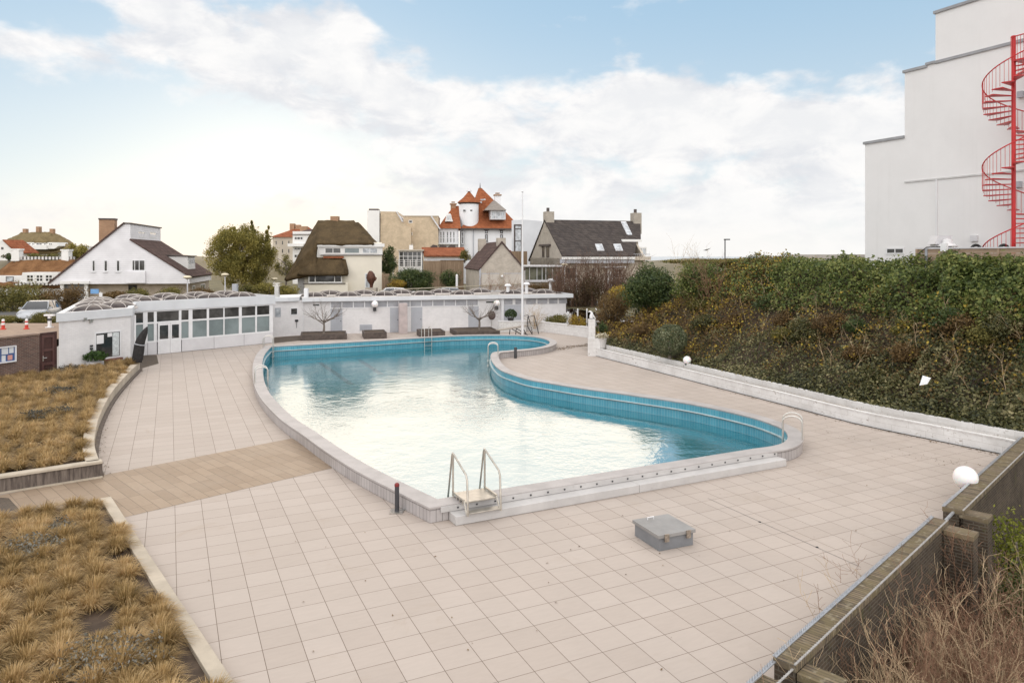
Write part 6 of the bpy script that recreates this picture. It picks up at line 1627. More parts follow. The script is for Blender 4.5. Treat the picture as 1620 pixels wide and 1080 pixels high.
f = Fr(P(604, 405, 79).x, 79, 0); S = f.solve; tag(MB(f).box(S(604, 430)[0], S(616, 430)[0], 0, .1, ZG, S(608, 433)[1]).build('garden_gate', PLK), 'grey-brown wooden gate right beside the cream house wall', 'gate')

# --- 11 grey double garage
f = Fr(P(759, 405, 72).x, 72, 11.3); S = f.solve
T = thing('grey_garage', 'grey brick double garage with a steep dark tiled roof and pale doors', 'garage', f.pt(2.2, 5, ZG))
X = lambda px, v=0: S(px, 405, v)[0]; Z = lambda py, px=790, v=0: S(px, py, v)[1]
ue, wE = S(759, 424.5); ua_, wA = S(794, 383); ur = 2 * ua_ - ue
MB(f).prism([(ue, ZG - .3), (ur, ZG - .3), (ur, wE), (ua_, wA), (ue, wE)], 0, 10.5).build('wall', GREYB, T)
MB(f).slab([(ue - .2, -.1, wE - .12), (ua_, -.1, wA + .1), (ua_, 10.7, wA + .1), (ue - .2, 10.7, wE - .12)], .14).build('roof', DKTILE, T)
MB(f).slab([(ur + .2, -.1, wE - .12), (ua_ + .003, -.1, wA + .1), (ua_ + .003, 10.7, wA + .1), (ur + .2, 10.7, wE - .12)], .14).build('roof', DKTILE, T)
PDOOR = plain('cream_door', (.52, .47, .41), .6, .05, 1)
for a, b in ((762, 789.5), (797.5, 826)): 
    d_ = MB(f).box(X(a), X(b), -.03, .02, ZG - .2, Z(433)).build('garage_door', PDOOR, T)
    MB(f).box(X(a) - .05, X(b) + .05, -.05, .0, Z(433), Z(432)).build('lintel', GREYPANEL, d_)
MB(f).box(ue - .05, ue + .1, -.08, .04, ZG, wE).build('downpipe', GREYPANEL, T)
for px, yt, v in ((792.5, 376.5, .5), (762.5, 378, 9.8)): u, w = S(px, yt, v); MB(f).box(u - .42, u + .42, v - .45, v + .45, w - 1.4, w).build('chimney', GREYB, T)
u, w = S(794, 437); globe(f.pt(u, -.2, w), .12, T)

# --- 12 large house on the right
f = Fr(P(889, 405, 85).x, 85, 17); S = f.solve
T = thing('grey_tiled_house', 'large beige house with a long grey tiled roof, roof windows and two chimneys', 'house', f.pt(5, 6, ZG))
X = lambda px, v=0: S(px, 405, v)[0]; Z = lambda py, px=940, v=0: S(px, py, v)[1]
PB = brick('pale_beige_wall', (.52, .45, .365), (.47, .41, .335), (.50, .45, .38), 17, .22, .07, .008, .85, .15)
wE = Z(404.5, 889); wR = S(870, 349, 6.0)[1]; Lr = X(1003)
fg_ = f.left(0, 0)   # gable side
MB(f).box(0, X(1019), .4, 12, ZG - .3, wE - .3).build('wall', PB, T)
# gable wall as prism along u: polygon in (v, w)
def gable(u0, u1, mat, name):
    mb = MB(f); poly = [(0, ZG - .3), (12, ZG - .3), (12, wE - .6), (6, wR), (0, wE - .1)]
    n = 5; p = [(u0, v, w) for v, w in poly] + [(u1, v, w) for v, w in poly]
    mb.add(p, [tuple(range(n)), tuple(range(2*n-1, n-1, -1))] + [(i, n+i, n+(i+1) % n, (i+1) % n) for i in range(n)]); return mb.build(name, mat, T)
GREYB2 = brick('grey_gable_brick', (.40, .355, .295), (.34, .30, .25), (.40, .36, .31), 17, .22, .07, .01, .85, .25)
gable(0, .35, GREYB2, 'gable_wall')
gable(X(1018), X(1021), PB, 'gable_wall')
MB(f).slab([(-.1, -.5, wE - .0), (X(1001), -.5, wE - .0), (X(1012, 6), 6, wR + .12), (-.1, 6, wR + .12)], .18).build('roof', DKTILE2, T)
# right part of the roof ends higher, over a balcony recess
wH = S(1010, 379.5, 2.6)[1]
MB(f).slab([(X(1001) + .003, 2.2, wH + .1), (X(1027), 2.2, wH + .1), (X(1013, 6), 6, wR + .1), (X(1003, 6), 6, wR + .1)], .18).build('roof', DKTILE2, T)
MB(f).slab([(-.1, 12.5, wE - .6), (X(1025), 12.5, wE - .6), (X(1013, 6), 6.003, wR + .12), (-.1, 6.003, wR + .12)], .18).build('roof', DKTILE2, T)
MB(f).box(X(996), X(1027), 2.0, 2.3, wH - .25, wH + .05).build('roof_trim', WHITEW, T)
MB(f).box(X(999), X(1025), 2.6, 8, wE - 2.4, wH - .2).build('dormer_wall', PB, T)
window(f, 1003, 391, 1023, 404, T, v=2.55, fm=WHITEW, gm=PALEGLASS, nx=3, fw=.14)
MB(f).box(X(999), X(1028), -.3, 2.6, Z(411.5, 1012), Z(406, 1012)).build('balcony', PB, T)
mb = MB(f)
for k in range(9): u = X(1001) + k * (X(1027) - X(1001)) / 8; mb.tube([(u, -.2, Z(406, 1012)), (u, -.2, Z(402, 1012))], .025, 4)
mb.tube([(X(1001), -.2, Z(402, 1012)), (X(1027), -.2, Z(402, 1012))], .03, 5); mb.build('balcony_rail', GREYPANEL, T)
MB(f).box(-.15, X(1001), -.62, -.3, wE - .42, wE - .14).build('gutter_board', WHITEW, T); MB(f).box(-.1, X(1001), -.45, .4, wE - .9, wE - .425).build('soffit', GREYPANEL, T)
def on_roof(px, py):
    # point on the front slope
    best = None
    for i in range(121):
        v = -.5 + i * 6.5 / 120; u, w = S(px, py, v); r = wE + (wR + .12 - wE) * (v + .5) / 6.5
        if best is None or abs(w - r) < best[0]: best = (abs(w - r), u, v, w)
    return best[1:]
def roof_pane(x0, y0, x1, y1, shift=0):
    c_ = [on_roof(x0, y0), on_roof(x1, y0), on_roof(x1 + shift, y1), on_roof(x0 + shift, y1)]
    up = [(u, v - .06, w + .10) for u, v, w in c_]; fr_ = MB(f).slab(up, .10).build('roof_window', PALEPANEL, T)
    cc = [sum(q[i] for q in up) / 4 for i in range(3)]
    inn = [tuple(cc[i] + (q[i] - cc[i]) * .86 for i in range(3)) for q in up]; inn = [(u, v - .02, w + .02) for u, v, w in inn]
    MB(f).slab(inn, .03).build('pane', PALEGLASS, fr_)
roof_pane(941, 387, 952, 397.5, 4); roof_pane(970, 387, 981.5, 397.5, 4)
roof_pane(982, 351.5, 990, 374.5, 11)
for u0, u1, v, wt in ((-.05, 1.05, 6, S(866, 335, 6)[1]), (X(1012, 6) - 1.1, X(1012, 6), 6, S(1004, 337, 6)[1])): MB(f).box(u0, u1, v - .55, v + .55, wR - 1.6, wt).build('chimney', GREYB2, T); MB(f).box(u0 + .3, u0 + .6, v - .15, v + .15, wt, wt + .5).build('chimney_pot', DKTRIM, T)
# gable windows, front door and windows
fgl = Fr(f.pt(0, 12, 0).x, f.pt(0, 12, 0).y, f.ang - 90)
for v0, v1 in ((4.4, 5.4), (6.2, 7.0)): window_uw(fgl, 12 - v1, 12 - v0, S(860, 407, 6)[1], S(860, 390, 6)[1], T, v=-.01, fm=DKTRIM, gm=GLASS, fw=.1)
MB(fgl).box(12 - 7.6, 12 - 3.8, -.3, -.003, S(860, 389.5, 6)[1], S(860, 386.5, 6)[1]).build('awning_box', DKTRIM, T)
window(f, 895.5, 424, 911, 440, T, v=.38, fm=DKTRIM, nx=2, fw=.1)
window(f, 937.5, 424, 940, 434.5, T, v=.38, fm=DKTRIM, fw=.03)
MB(f).box(X(952), X(986), -.8, .4, Z(423.4), Z(421.6)).build('porch_roof', PALEPANEL, T)
MB(f).box(X(961), X(985), .2, .41, ZG, Z(423.5)).build('porch_shade_panel', plain('porch_shade', (.20, .17, .14), .8), T)  # dark panel proud of the wall, painted as the shade inside the porch
MB(f).box(X(962), X(970), .12, .2, ZG, Z(424)).build('door', WHITEW, T); window(f, 972, 425, 984, 440, T, v=.19, fm=WHITEW, fw=.1, nx=2)
MB(f).box(X(912.5), X(914), .2, .4, ZG, wE - .6).build('downpipe', WHITEW, T)
# glazed garden room at its left
f2 = Fr(P(829, 405, 82).x, 82, 6); S2 = f2.solve
u1 = S2(888, 430)[0]
MB(f2).box(0, u1, .1, 5, ZG - .3, S2(850, 424)[1]).build('conservatory_wall', GREYB2, T)
MB(f2).box(-.2, u1 + .5, -.3, 5.2, S2(850, 421.8)[1], S2(850, 420.0)[1]).build('conservatory_roof', PALEPANEL, T)
window(f2, 829.5, 421.5, 888, 444, T, v=.08, fm=PALEPANEL, gm=glassmat('green_grey_glass', (.12, .12, .09), .1, .5, .6), cols=[.14, .34, .48, .58, .76, .88], fw=.1)
MB(f2).box(-.2, u1 + .3, -.15, .08, S2(850, 446)[1], S2(850, 444)[1]).build('conservatory_sill', PALEPANEL, T)

# ----------------------------------------------------------------- lamps, railing, signs along the street
def mushroom_lamp(px, ptop, Y, label):
    q = P(px, ptop, Y); T = thing('street_lamp', label, 'street lamp', (q.x, q.y, ZG), 'mushroom street lamps')
    MB().tube([(q.x, q.y, ZG), (q.x, q.y, q.z - .25)], [.07, .05], 8).build('pole', PALEPANEL, T)
    MB().lathe((q.x, q.y, q.z - .3), [(.08, 0), (.36, .14), (.38, .2), (.25, .30), (.03, .34)], 16).build('lamp_head', plain('cream_lamp', (.66, .58, .42), .5), T, smooth=40)
mushroom_lamp(296.5, 436.5, 66, 'mushroom street lamp in front of the white gabled house, left one of two')
mushroom_lamp(356, 432.5, 70, 'mushroom street lamp at the edge of the large bushy tree')
mushroom_lamp(434, 439.5, 75, 'mushroom street lamp just left of the thatched cream house, over bushes')
mushroom_lamp(893, 417, 78, 'mushroom street lamp in front of the beige house with the long tiled roof')
q = P(372, 449, 66); tag(MB().box(q.x - .22, q.x + .22, q.y - .2, q.y + .2, ZG, q.z).build('utility_cabinet', GREYPANEL, bevel=.02), 'small grey utility cabinet below the bushy tree', 'cabinet')
q = P(150, 461, 58); T = thing('blue_sign', 'small blue and white sign on a post above the pavilion roof', 'sign', (q.x, q.y, ZG)); MB().box(q.x - .33, q.x + .33, q.y - .03, q.y, q.z - .18, q.z + .2).build('blue_panel', plain('sign_blue', (.16, .33, .58), .5), T); MB().box(q.x + .36, q.x + .62, q.y - .03, q.y, q.z - .5, q.z - .1).build('white_panel', WHITE, T); MB().tube([(q.x + .45, q.y + .03, ZG), (q.x + .45, q.y + .03, q.z)], .04, 6).build('post', STEEL, T)
T = thing('street_railing', 'long thin metal railing on posts along the street behind the domes', 'railing', P(720, 455, 69))
a, b = P(600, 458, 70), P(832, 450, 72.5); a.z = P(600, 459, 70).z; b.z = P(832, 449, 72.5).z
MB().tube([a, b], .055, 6, raw=True).build('top_rail', plain('rail_paint', (.34, .30, .22), .6), T)
for k in range(9):
    q = a + (b - a) * (k / 8); MB().tube([(q.x, q.y, ZG - .2), q], .035, 6, raw=True).build('post', bpy.data.materials['rail_paint'], T)
q = P(722.8, 443, 74); tag(MB().lathe((q.x, q.y, ZG), [(.12, 0), (.12, q.z + .5 - ZG), (.04, q.z + .6 - ZG)], 10).build('white_marker_post', WHITE), 'white marker post left of the grey garage', 'post')
# ================================================================= hedge bank on the right
LAUREL = leafmat('laurel_leaves', [(.024, .04, .012), (.085, .12, .03), (.18, .21, .055), (.44, .42, .15)], .35, .45, .7)  # palest laurel tint puts bright glints into the leaf colour
IVY = leafmat('ivy_leaves', [(.016, .022, .010), (.06, .064, .022), (.145, .135, .052), (.40, .34, .18)], .3, .4, .8)  # last tint: pale leaves, and small glints painted as leaf colour
AUTUMN = leafmat('autumn_leaves', [(.11, .07, .022), (.25, .16, .04), (.45, .32, .05), (.62, .49, .08)], .4, .55, 1.0)
RUSSET = leafmat('russet_leaves', [(.07, .048, .022), (.16, .10, .04), (.26, .165, .065)], .35, .6, 1.0)
EVERG = leafmat('evergreen_leaves', [(.018, .032, .012), (.05, .08, .025), (.10, .13, .042), (.18, .185, .065)], .3, .45, 1.0)
OLIVE = leafmat('olive_foliage', [(.05, .055, .018), (.13, .125, .036), (.24, .205, .06), (.38, .30, .10)], .4, .6, .8)
PINEY = leafmat('yellow_green_pine', [(.07, .072, .022), (.20, .18, .05), (.38, .32, .085), (.55, .44, .14)], .5, .6, .6)  # yellow-green foliage tints of the pines and some bushes
TWIG = plain('brown_twigs', (.23, .13, .08), .85, .35, 3)
TWIGP = plain('pale_twigs', (.42, .31, .19), .85, .35, 3)
def wall_s(s):
    """point and outward normal on the rear wall, s = 0 (far post) .. 1 (near corner) and beyond"""
    n = len(WALLPTS) - 1; k = min(max(s, 0), 1) * n; i = min(int(k), n - 1); a, b = Vector(WALLPTS[i]), Vector(WALLPTS[i+1])
    p = a + (b - a) * (k - i); d = (b - a).normalized()
    if s > 1: p = p + d * (s - 1) * 26
    if s < 0: p = p + d * s * 26
    return p, Vector((-d.y, d.x))
PROF = [(.7, .60), (1.4, .95), (2.6, 1.7), (3.8, 2.65), (4.9, 3.6), (5.6, 4.5), (6.1, 5.2), (6.6, 5.7), (7.4, 5.85), (9.0, 5.5)]
def prof(q):
    """q 0..1 along the section -> (d, z)"""
    k = q * (len(PROF) - 1); i = min(int(k), len(PROF) - 2); t_ = k - i
    return PROF[i][0] + (PROF[i+1][0] - PROF[i][0]) * t_, PROF[i][1] + (PROF[i+1][1] - PROF[i][1]) * t_
def top_scale(s, x=None):
    """height of the top along the bank: low at the far end, dips a little by the evergreen"""
    e = min(1, max(0, (s + .02) / .20)); e = e * e * (3 - 2 * e)
    return .52 + .48 * e
def bank_pt(s, q, push=0.0):
    d, z = prof(q); p, n = wall_s(s); k = top_scale(s)
    zz = .6 + (z - .6) * (k if q > .3 else 1 - (1 - k) * q / .3)
    dd = d
    lump = mnoise.noise(Vector((s * 14, q * 5, 3))) * .55 + mnoise.noise(Vector((s * 34, q * 11, 7))) * .30
    x, y = p.x + n.x * dd, p.y + n.y * dd
    # outward direction of the section
    d2, z2 = prof(min(1, q + .03)); d1, z1 = prof(max(0, q - .03)); tx, tz = d2 - d1, z2 - z1; L = math.hypot(tx, tz) or 1
    nd, nz = -tz / L, tx / L
    am = (lump * min(1, q * 4) + push)
    return Vector((x + n.x * nd * am, y + n.y * nd * am, max(.5, zz + nz * am))), Vector((n.x * nd, n.y * nd, nz))
# soil under it
mb = MB(); v = []; fs = []; NS, NQ = 60, 14
for i in range(NS + 1):
    for j in range(NQ + 1):
        s = -.10 + 1.55 * i / NS; q = j / NQ; pnt, _ = bank_pt(s, q, -.30); v.append(pnt - Vector((0, 0, .12)))
    p, n = wall_s(s); k = top_scale(s)
for i in range(NS):
    for j in range(NQ): a = i * (NQ + 1) + j; fs.append((a, a + NQ + 1, a + NQ + 2, a + 1))
mb.add(v, fs, raw=True); tag(mb.build('bank', SOIL, smooth=180, fix=False), kind='structure')
# flat dune top behind the hedge, carrying the tower block
tp = [wall_s(s)[0] + wall_s(s)[1] * 8.6 for s in (0.0, .2, .4, .6, .8, 1.0, 1.45)]
tag(MB().flat([tuple(p) for p in tp] + [(70, 20), (70, 75), (20, 62)], 4.35).build('dune_top', GROUNDM, fix=False), kind='structure')
tag(MB().strip([(20, 62), (70, 75)], False, 0, 3, -1, 4.3).build('dune_slope', GROUNDM), kind='structure')
def scatter_bank(n, s0, s1, q0, q1, size, push0, push1, dens=None, bias=.6, asp=.6):
    P_, N_ = [], []
    for _ in range(n):
        s, q = RNG.uniform(s0, s1), RNG.uniform(q0, q1)
        if dens and RNG.random() > dens(s, q): continue
        p, nn = bank_pt(s, q, RNG.uniform(push0, push1)); P_.append(p); N_.append(nn)
    return leaf_quads(np.array(P_), size, np.array(N_), bias, asp)
nz = lambda s, q, f=1, k=0: mnoise.noise(Vector((s * 18 * f, q * 7 * f, k)))
up = lambda s, q: 1.0 if q > .445 + .07 * nz(s, q) else .0
Hd = thing('laurel_hedge', 'tall dense green laurel hedge along the top of the bank at the right', 'hedge', (*(wall_s(.6)[0] + wall_s(.6)[1] * 5.5), 3))
quads('foliage', np.concatenate([scatter_bank(70000, .11, 1.45, .36, 1.0, .14, -.25, .30, up, .55), scatter_bank(10000, .12, 1.45, .46, .97, .16, .1, .5, lambda s, q: 1 if nz(s, q, 2.2, 5) > .12 and q > .5 else 0, .5)]), LAUREL, Hd, Hd.location)
lo = lambda s, q: 1.0 if q < .30 + .10 * nz(s, q, 1, 2) + .10 * max(0, min(1, (s - .35) * 2)) else .5
o = quads('ivy', scatter_bank(64000, -.02, 1.25, .0, .56, .11, -.2, .12, lo, .6, .75), IVY); tag(o, kind='stuff')
midd = lambda s, q: max(0, min(1, .12 + 1.1 * (.42 - abs(q - .36) * 2.3) + .55 * nz(s, q, 1.6, 9))) * (1.0 if s < .55 else .62)
o = quads('autumn_shrubbery', scatter_bank(22000, -.08, 1.2, .10, .60, .12, .0, .42, lambda s, q: midd(s, q) * (1 if nz(s, q, 2.0, 21) > .14 else .05), .4), AUTUMN); tag(o, kind='stuff')
o = quads('russet_shrubbery', scatter_bank(34000, -.08, 1.2, .06, .60, .11, -.1, .3, lambda s, q: midd(s, q), .3), RUSSET); tag(o, kind='stuff')
o = quads('far_end_shrubbery', scatter_bank(12000, -.10, .24, .1, 1.0, .12, -.1, .35, None, .3), RUSSET); tag(o, kind='stuff')
o = quads('far_end_leaves', scatter_bank(6000, -.10, .26, .1, 1.0, .12, .0, .5, lambda s, q: 1 if nz(s, q, 2.4, 4) > -.05 else .1, .3), AUTUMN); tag(o, kind='stuff')
mb = MB(); rng = random.Random(4)
for _ in range(230):
    s, q = rng.uniform(-.02, 1.1), rng.uniform(.12, .55)
    if rng.random() > midd(s, q) + .12: continue
    p, nn = bank_pt(s, q, -.1); d = (nn * .5 + Vector((rng.gauss(0, .35), rng.gauss(0, .35), 1))).normalized()
    shoot(mb, p, d, rng.uniform(.5, 1.1), .012, rng, 1, .15)
tag(mb.build('bank_twigs', TWIGP, fix=False), kind='stuff')
# bare grey-brown shrubs in the middle of the bank
for i, (px, py, Y, label) in enumerate(((1092, 470, 44.5, 'tangle of bare brown twigs right of the tall evergreen shrub'), (1126, 470, 42.5, 'taller bare twiggy shrub standing before the laurel hedge'))):
    b = P(px, py + 26, Y); T = thing('bare_shrub', label, 'shrub', b); mb = MB(); rng = random.Random(30 + i)
    twigs(mb, b, 2.9 - .4 * i, .55, 26, rng, .022, (.0, -.1), 2, .13); mb.build('twigs', TWIG if i else TWIGP, T, fix=False)

def bush(name, label, cat, base, r, mat, n, size, lumps=7, group=None, seed=0, stem=True, spread=.62, sub=.55, asp=.6):
    """base on the ground, r = half sizes"""
    T = thing(name, label, cat, base, group)
    c = (base[0], base[1], base[2] + r[2])
    quads('foliage', crown(n, c, r, lumps, size, spread, asp, seed, .5, sub, cat == 'hedge'), mat, T, base)
    if stem:
        mb = MB(); rng = random.Random(seed)
        for k in range(3):
            a = k * 2.1 + seed; mb.tube([base, (base[0] + .2*r[0]*math.cos(a), base[1] + .2*r[1]*math.sin(a), base[2] + r[2]*.7), (base[0] + .5*r[0]*math.cos(a), base[1] + .5*r[1]*math.sin(a), base[2] + r[2]*1.4)], [.08, .06, .03], 6, raw=True)
        mb.build('stems', BARK, T)
    return T
def bush_px(name, label, cat, x0, x1, ytop, ybot, Y, mat, n, size, lumps=9, depth=None, seed=0, group=None, **k):
    cx = (x0 + x1) / 2; rx = (x1 - x0) / 2 / F * Y; zt = P(cx, ytop, Y).z; zb_ = max(P(cx, ybot, Y).z, 0)
    rz = (zt - zb_) / 2
    return bush(name, label, cat, (P(cx, 0, Y).x, Y, zb_), (rx, depth or rx * .8, rz), mat, n, size, lumps, group, seed, **k)
# clipped round bush in the bank
c = P(1060, 537, 38.3); T = thing('round_clipped_bush', 'round clipped variegated bush on the bank above the small globe lamp', 'bush', (c.x, c.y, c.z - .8))
p_, nn = blob(6500, c, (.92, .92, .84), .80, .05, 2, -1); quads('foliage', leaf_quads(p_, .085, nn, .6), leafmat('variegated_leaves', [(.03, .045, .02), (.07, .09, .04), (.16, .17, .09), (.28, .28, .17)], .2, .45, 3), T, T.location)
MB().tube([(c.x, c.y, c.z - 1.0), c], .09, 8, raw=True).build('stem', BARK, T)
# evergreens at the far end
bush_px('evergreen_shrub', 'large rounded dark evergreen shrub at the far end of the hedge', 'shrub', 974, 1072, 411, 500, 48.5, EVERG, 22000, .13, 26, 2.2, 3, sub=.42)
bush_px('evergreen_shrub', 'broad evergreen shrub between the rounded dark one and the laurel hedge', 'shrub', 1056, 1150, 411, 480, 44, LAUREL, 15000, .13, 20, 1.5, 5, sub=.5)
bush_px('small_evergreen', 'small dark green shrub behind the white flower pot', 'shrub', 938, 962, 505, 536, 47, EVERG, 1600, .10, 5, .6, 8)
# bare brown hedge behind the changing block
T = thing('brown_bare_hedge', 'tall reddish-brown bare hedge in front of the beige tiled house', 'hedge', P(930, 490, 66)); mb = MB(); rng = random.Random(9)
for k in range(210):
    px = rng.uniform(872, 1000); Y = rng.uniform(64, 68.5); b = P(px, 0, Y); b.z = .3 if px > 905 else 1.0
    h = P(px, rng.uniform(434, 446), Y).z - b.z
    d = Vector((rng.gauss(0, .06), rng.gauss(0, .06), 1)).normalized(); shoot(mb, b, d, h, .035, rng, 2, .07)
mb.build('stems', plain('red_brown_stems', (.13, .075, .05), .85, .35, 2), T, fix=False)
Q = []
for k in range(26):
    px = rng.uniform(876, 996); Y = rng.uniform(64, 68); c = P(px, rng.uniform(446, 490), Y); p_, nn = blob(420, c, (1.0, .9, .95), .2, .3, 2, -1, k); Q.append(leaf_quads(p_, .12, nn, .3))
quads('leaves', np.concatenate(Q), leafmat('withered_leaves', [(.035, .026, .014), (.075, .05, .026), (.12, .075, .04), (.10, .09, .03)], .3, .6, .7), T, T.location)
# shrubs behind the curved wall
for i, (x0, x1, yt, yb, Y, m_, lab) in enumerate(((838, 876, 492, 514, 58.5, TWIG, ''), )): pass
bush_px('low_shrub', 'low olive shrub behind the curved white wall, beside the flagpole', 'shrub', 862, 902, 493, 516, 58.5, OLIVE, 3500, .10, 9, 1.0, 12)
bush_px('low_shrub', 'golden low shrub behind the curved white wall near the white gate post', 'shrub', 898, 934, 495, 522, 56, AUTUMN, 3500, .10, 9, 1.0, 13)
b = P(846, 516, 58.5); T = thing('bare_shrub', 'pale bare twiggy shrub behind the diving board', 'shrub', (b.x, b.y, .3)); mb = MB(); rng = random.Random(77); twigs(mb, (b.x, b.y, .3), 1.5, .9, 26, rng, .016, (0, 0), 2, .16); mb.build('twigs', TWIGP, T, fix=False)

# ================================================================= street side greenery
def tree_px(name, label, x0, x1, ytop, ybot, Y, mat, n, size, lumps, seed, group=None, trunk=.22, **k):
    cx = (x0 + x1) / 2; rx = (x1 - x0) / 2 / F * Y; zt, zb_ = P(cx, ytop, Y).z, P(cx, ybot, Y).z
    X_ = P(cx, 0, Y).x; T = thing(name, label, 'tree', (X_, Y, ZG), group); rz = (zt - zb_) / 2; c = (X_, Y, zb_ + rz)
    quads('crown', crown(n, c, (rx, rx * .85, rz), lumps, size, k.get('spread', .74), k.get('asp', .55), seed, .5, k.get('sub', .38)), mat, T, T.location)
    mb = MB(); rng = random.Random(seed)
    mb.tube([(X_, Y, ZG - .2), (X_ + .1, Y, zb_ + rz * .4), (X_, Y, zb_ + rz * 1.3)], [trunk, trunk * .8, trunk * .35], 9, raw=True)
    for q in range(7):
        a = q * .9 + seed; z0 = zb_ + rz * (.2 + .14 * q); mb.tube([(X_, Y, z0), (X_ + rx * .4 * math.cos(a), Y + rx * .35 * math.sin(a), z0 + rz * .3), (X_ + rx * .75 * math.cos(a), Y + rx * .6 * math.sin(a), z0 + rz * .45)], [trunk * .5, trunk * .3, .04], 6, raw=True)
    mb.build('trunk', BARK, T, smooth=60); return T
tree_px('bushy_pine', 'large bushy yellow-green tree between the white gabled house and the thatched house', 329, 441, 352, 462, 74, PINEY, 46000, .15, 130, 21, None, .3, sub=.20, spread=.92)
BT = next(o for o in bpy.data.objects if o.name == 'bushy_pine')
for px, yt, w_ in ((400, 352, 11), (372, 362, 11), (424, 360, 9), (350, 380, 10)):
    Q = []
    for k in range(7):
        q = P(px + RNG.uniform(-2, 2), yt + k * 7, 73.5 + RNG.uniform(-1, 1)); r_ = (w_ * (k + 1.2) / 8) / F * 74
        p_, nn = blob(330, q, (r_, r_, r_ * .75 + .12), .25, .3, 2.5, -1, k); Q.append(leaf_quads(p_, .15, nn, .4, .5))
    quads('crown_tip', np.concatenate(Q), PINEY, BT, BT.location)
tree_px('small_pine', 'dark green pine right behind the thatched cream house', 596, 634, 384, 440, 84, EVERG, 6500, .15, 16, 22, sub=.36)
tree_px('bare_treetop', 'thin brownish tree in front of the red-roofed block', 434, 470, 398, 440, 90, OLIVE, 2600, .14, 22, 23, None, .12, sub=.26, spread=.9)
tree_px('dune_pine', 'wind-shaped pine between the hilltop villa and the white gabled house', 98, 142, 384, 418, 105, PINEY, 6000, .2, 18, 24, sub=.36)
tree_px('dune_pine', 'low pine clump below the hilltop thatched villa', 40, 100, 399, 416, 104, OLIVE, 5000, .2, 18, 25, sub=.36)
tree_px('dune_pine', 'small dark tree in front of the small orange-roofed house', 2, 24, 399, 412, 100, EVERG, 1500, .18, 8, 26)
bush_px('tall_brown_hedge', 'tall rusty-green hedge behind the dark grey car at far left', 'hedge', -40, 75, 449, 505, 60, OLIVE, 17000, .13, 34, 1.6, 31, sub=.42, spread=.8)
bush_px('tall_brown_hedge', 'russet end of the tall hedge, right of the dark grey car', 'hedge', 60, 138, 455, 500, 61, RUSSET, 9000, .13, 22, 1.4, 32, sub=.44, spread=.8)
bush_px('low_bush', 'golden-green low bush in front of the dark grey car', 'bush', 44, 92, 493, 514, 46.5, OLIVE, 5000, .085, 12, .8, 33)
bush_px('low_bush', 'dark low bush at the left edge beyond the red bollards', 'bush', -20, 36, 500, 514, 48, OLIVE, 4000, .085, 10, .8, 34)
for i, (x0, x1, yt, yb, Y, m_, lab) in enumerate((
    (196, 246, 455, 474, 64, OLIVE, 'low olive bush in front of the white gabled house, left of the mushroom lamps'),
    (238, 292, 452, 474, 65, OLIVE, 'wider olive bush before the gabled house, left of the first mushroom lamp'),
    (296, 340, 455, 474, 66, RUSSET, 'russet bush between the two mushroom lamps'),
    (160, 200, 459, 476, 62, RUSSET, 'thin russet bush beside the blue sign'),
    (376, 412, 449, 470, 70, OLIVE, 'bright olive bush at the foot of the large bushy tree'),
    (404, 446, 447, 470, 71, PINEY, 'yellow-green bush below the third mushroom lamp'),
    (440, 476, 447, 472, 72, PINEY, 'yellow-green bush at the left corner of the thatched house'))):
    bush_px('street_bush', lab, 'bush', x0, x1, yt, yb, Y, m_, 3200, .12, 10, 1.4, 40 + i)
bush_px('garden_hedge', 'dense dark clipped garden hedge below the glazed garden room', 'hedge', 616, 684, 426, 463, 78, EVERG, 18000, .13, 34, 1.6, 51, sub=.42, spread=.72)
bush_px('yellow_grass_clump', 'yellow ornamental grass clump before the dark garden hedge', 'bush', 614, 648, 441, 458, 76, AUTUMN, 2600, .12, 9, 1.0, 52)
bush_px('garden_shrub', 'dark green shrub against the brown plank fence', 'shrub', 693, 728, 425, 460, 80, EVERG, 5000, .13, 13, 1.2, 53)
bush_px('round_shrub', 'rounded green shrub top showing over the plank fence', 'shrub', 724, 746, 396, 416, 88, OLIVE, 2600, .13, 9, 1.0, 54)
bush_px('street_bush', 'brown-green low hedge left of the glazed garden room by the flagpole', 'hedge', 826, 884, 446, 470, 74, RUSSET, 5000, .12, 16, 1.2, 55)
for i, (px, Y) in enumerate(((803, 67), (816, 67.5), (776, 68))):
    b = P(px, 470, Y); b.z = ZG; T = thing('bare_street_shrub', 'small bare twiggy shrub before the pale garage doors', 'shrub', b, 'bare shrubs before the garage'); mb = MB(); rng = random.Random(60 + i); twigs(mb, b, 2.2, .6, 14, rng, .022, (0, 0), 2, .15); mb.build('twigs', TWIG, T, fix=False)
b = P(1010, 430, 120)
bush_px('dune_scrub', 'long low strip of dune scrub along the horizon left of the laurel hedge', 'shrub', 1040, 1260, 409, 424, 62, OLIVE, 9000, .14, 40, 2.0, 61, sub=.3, spread=.9, stem=False)

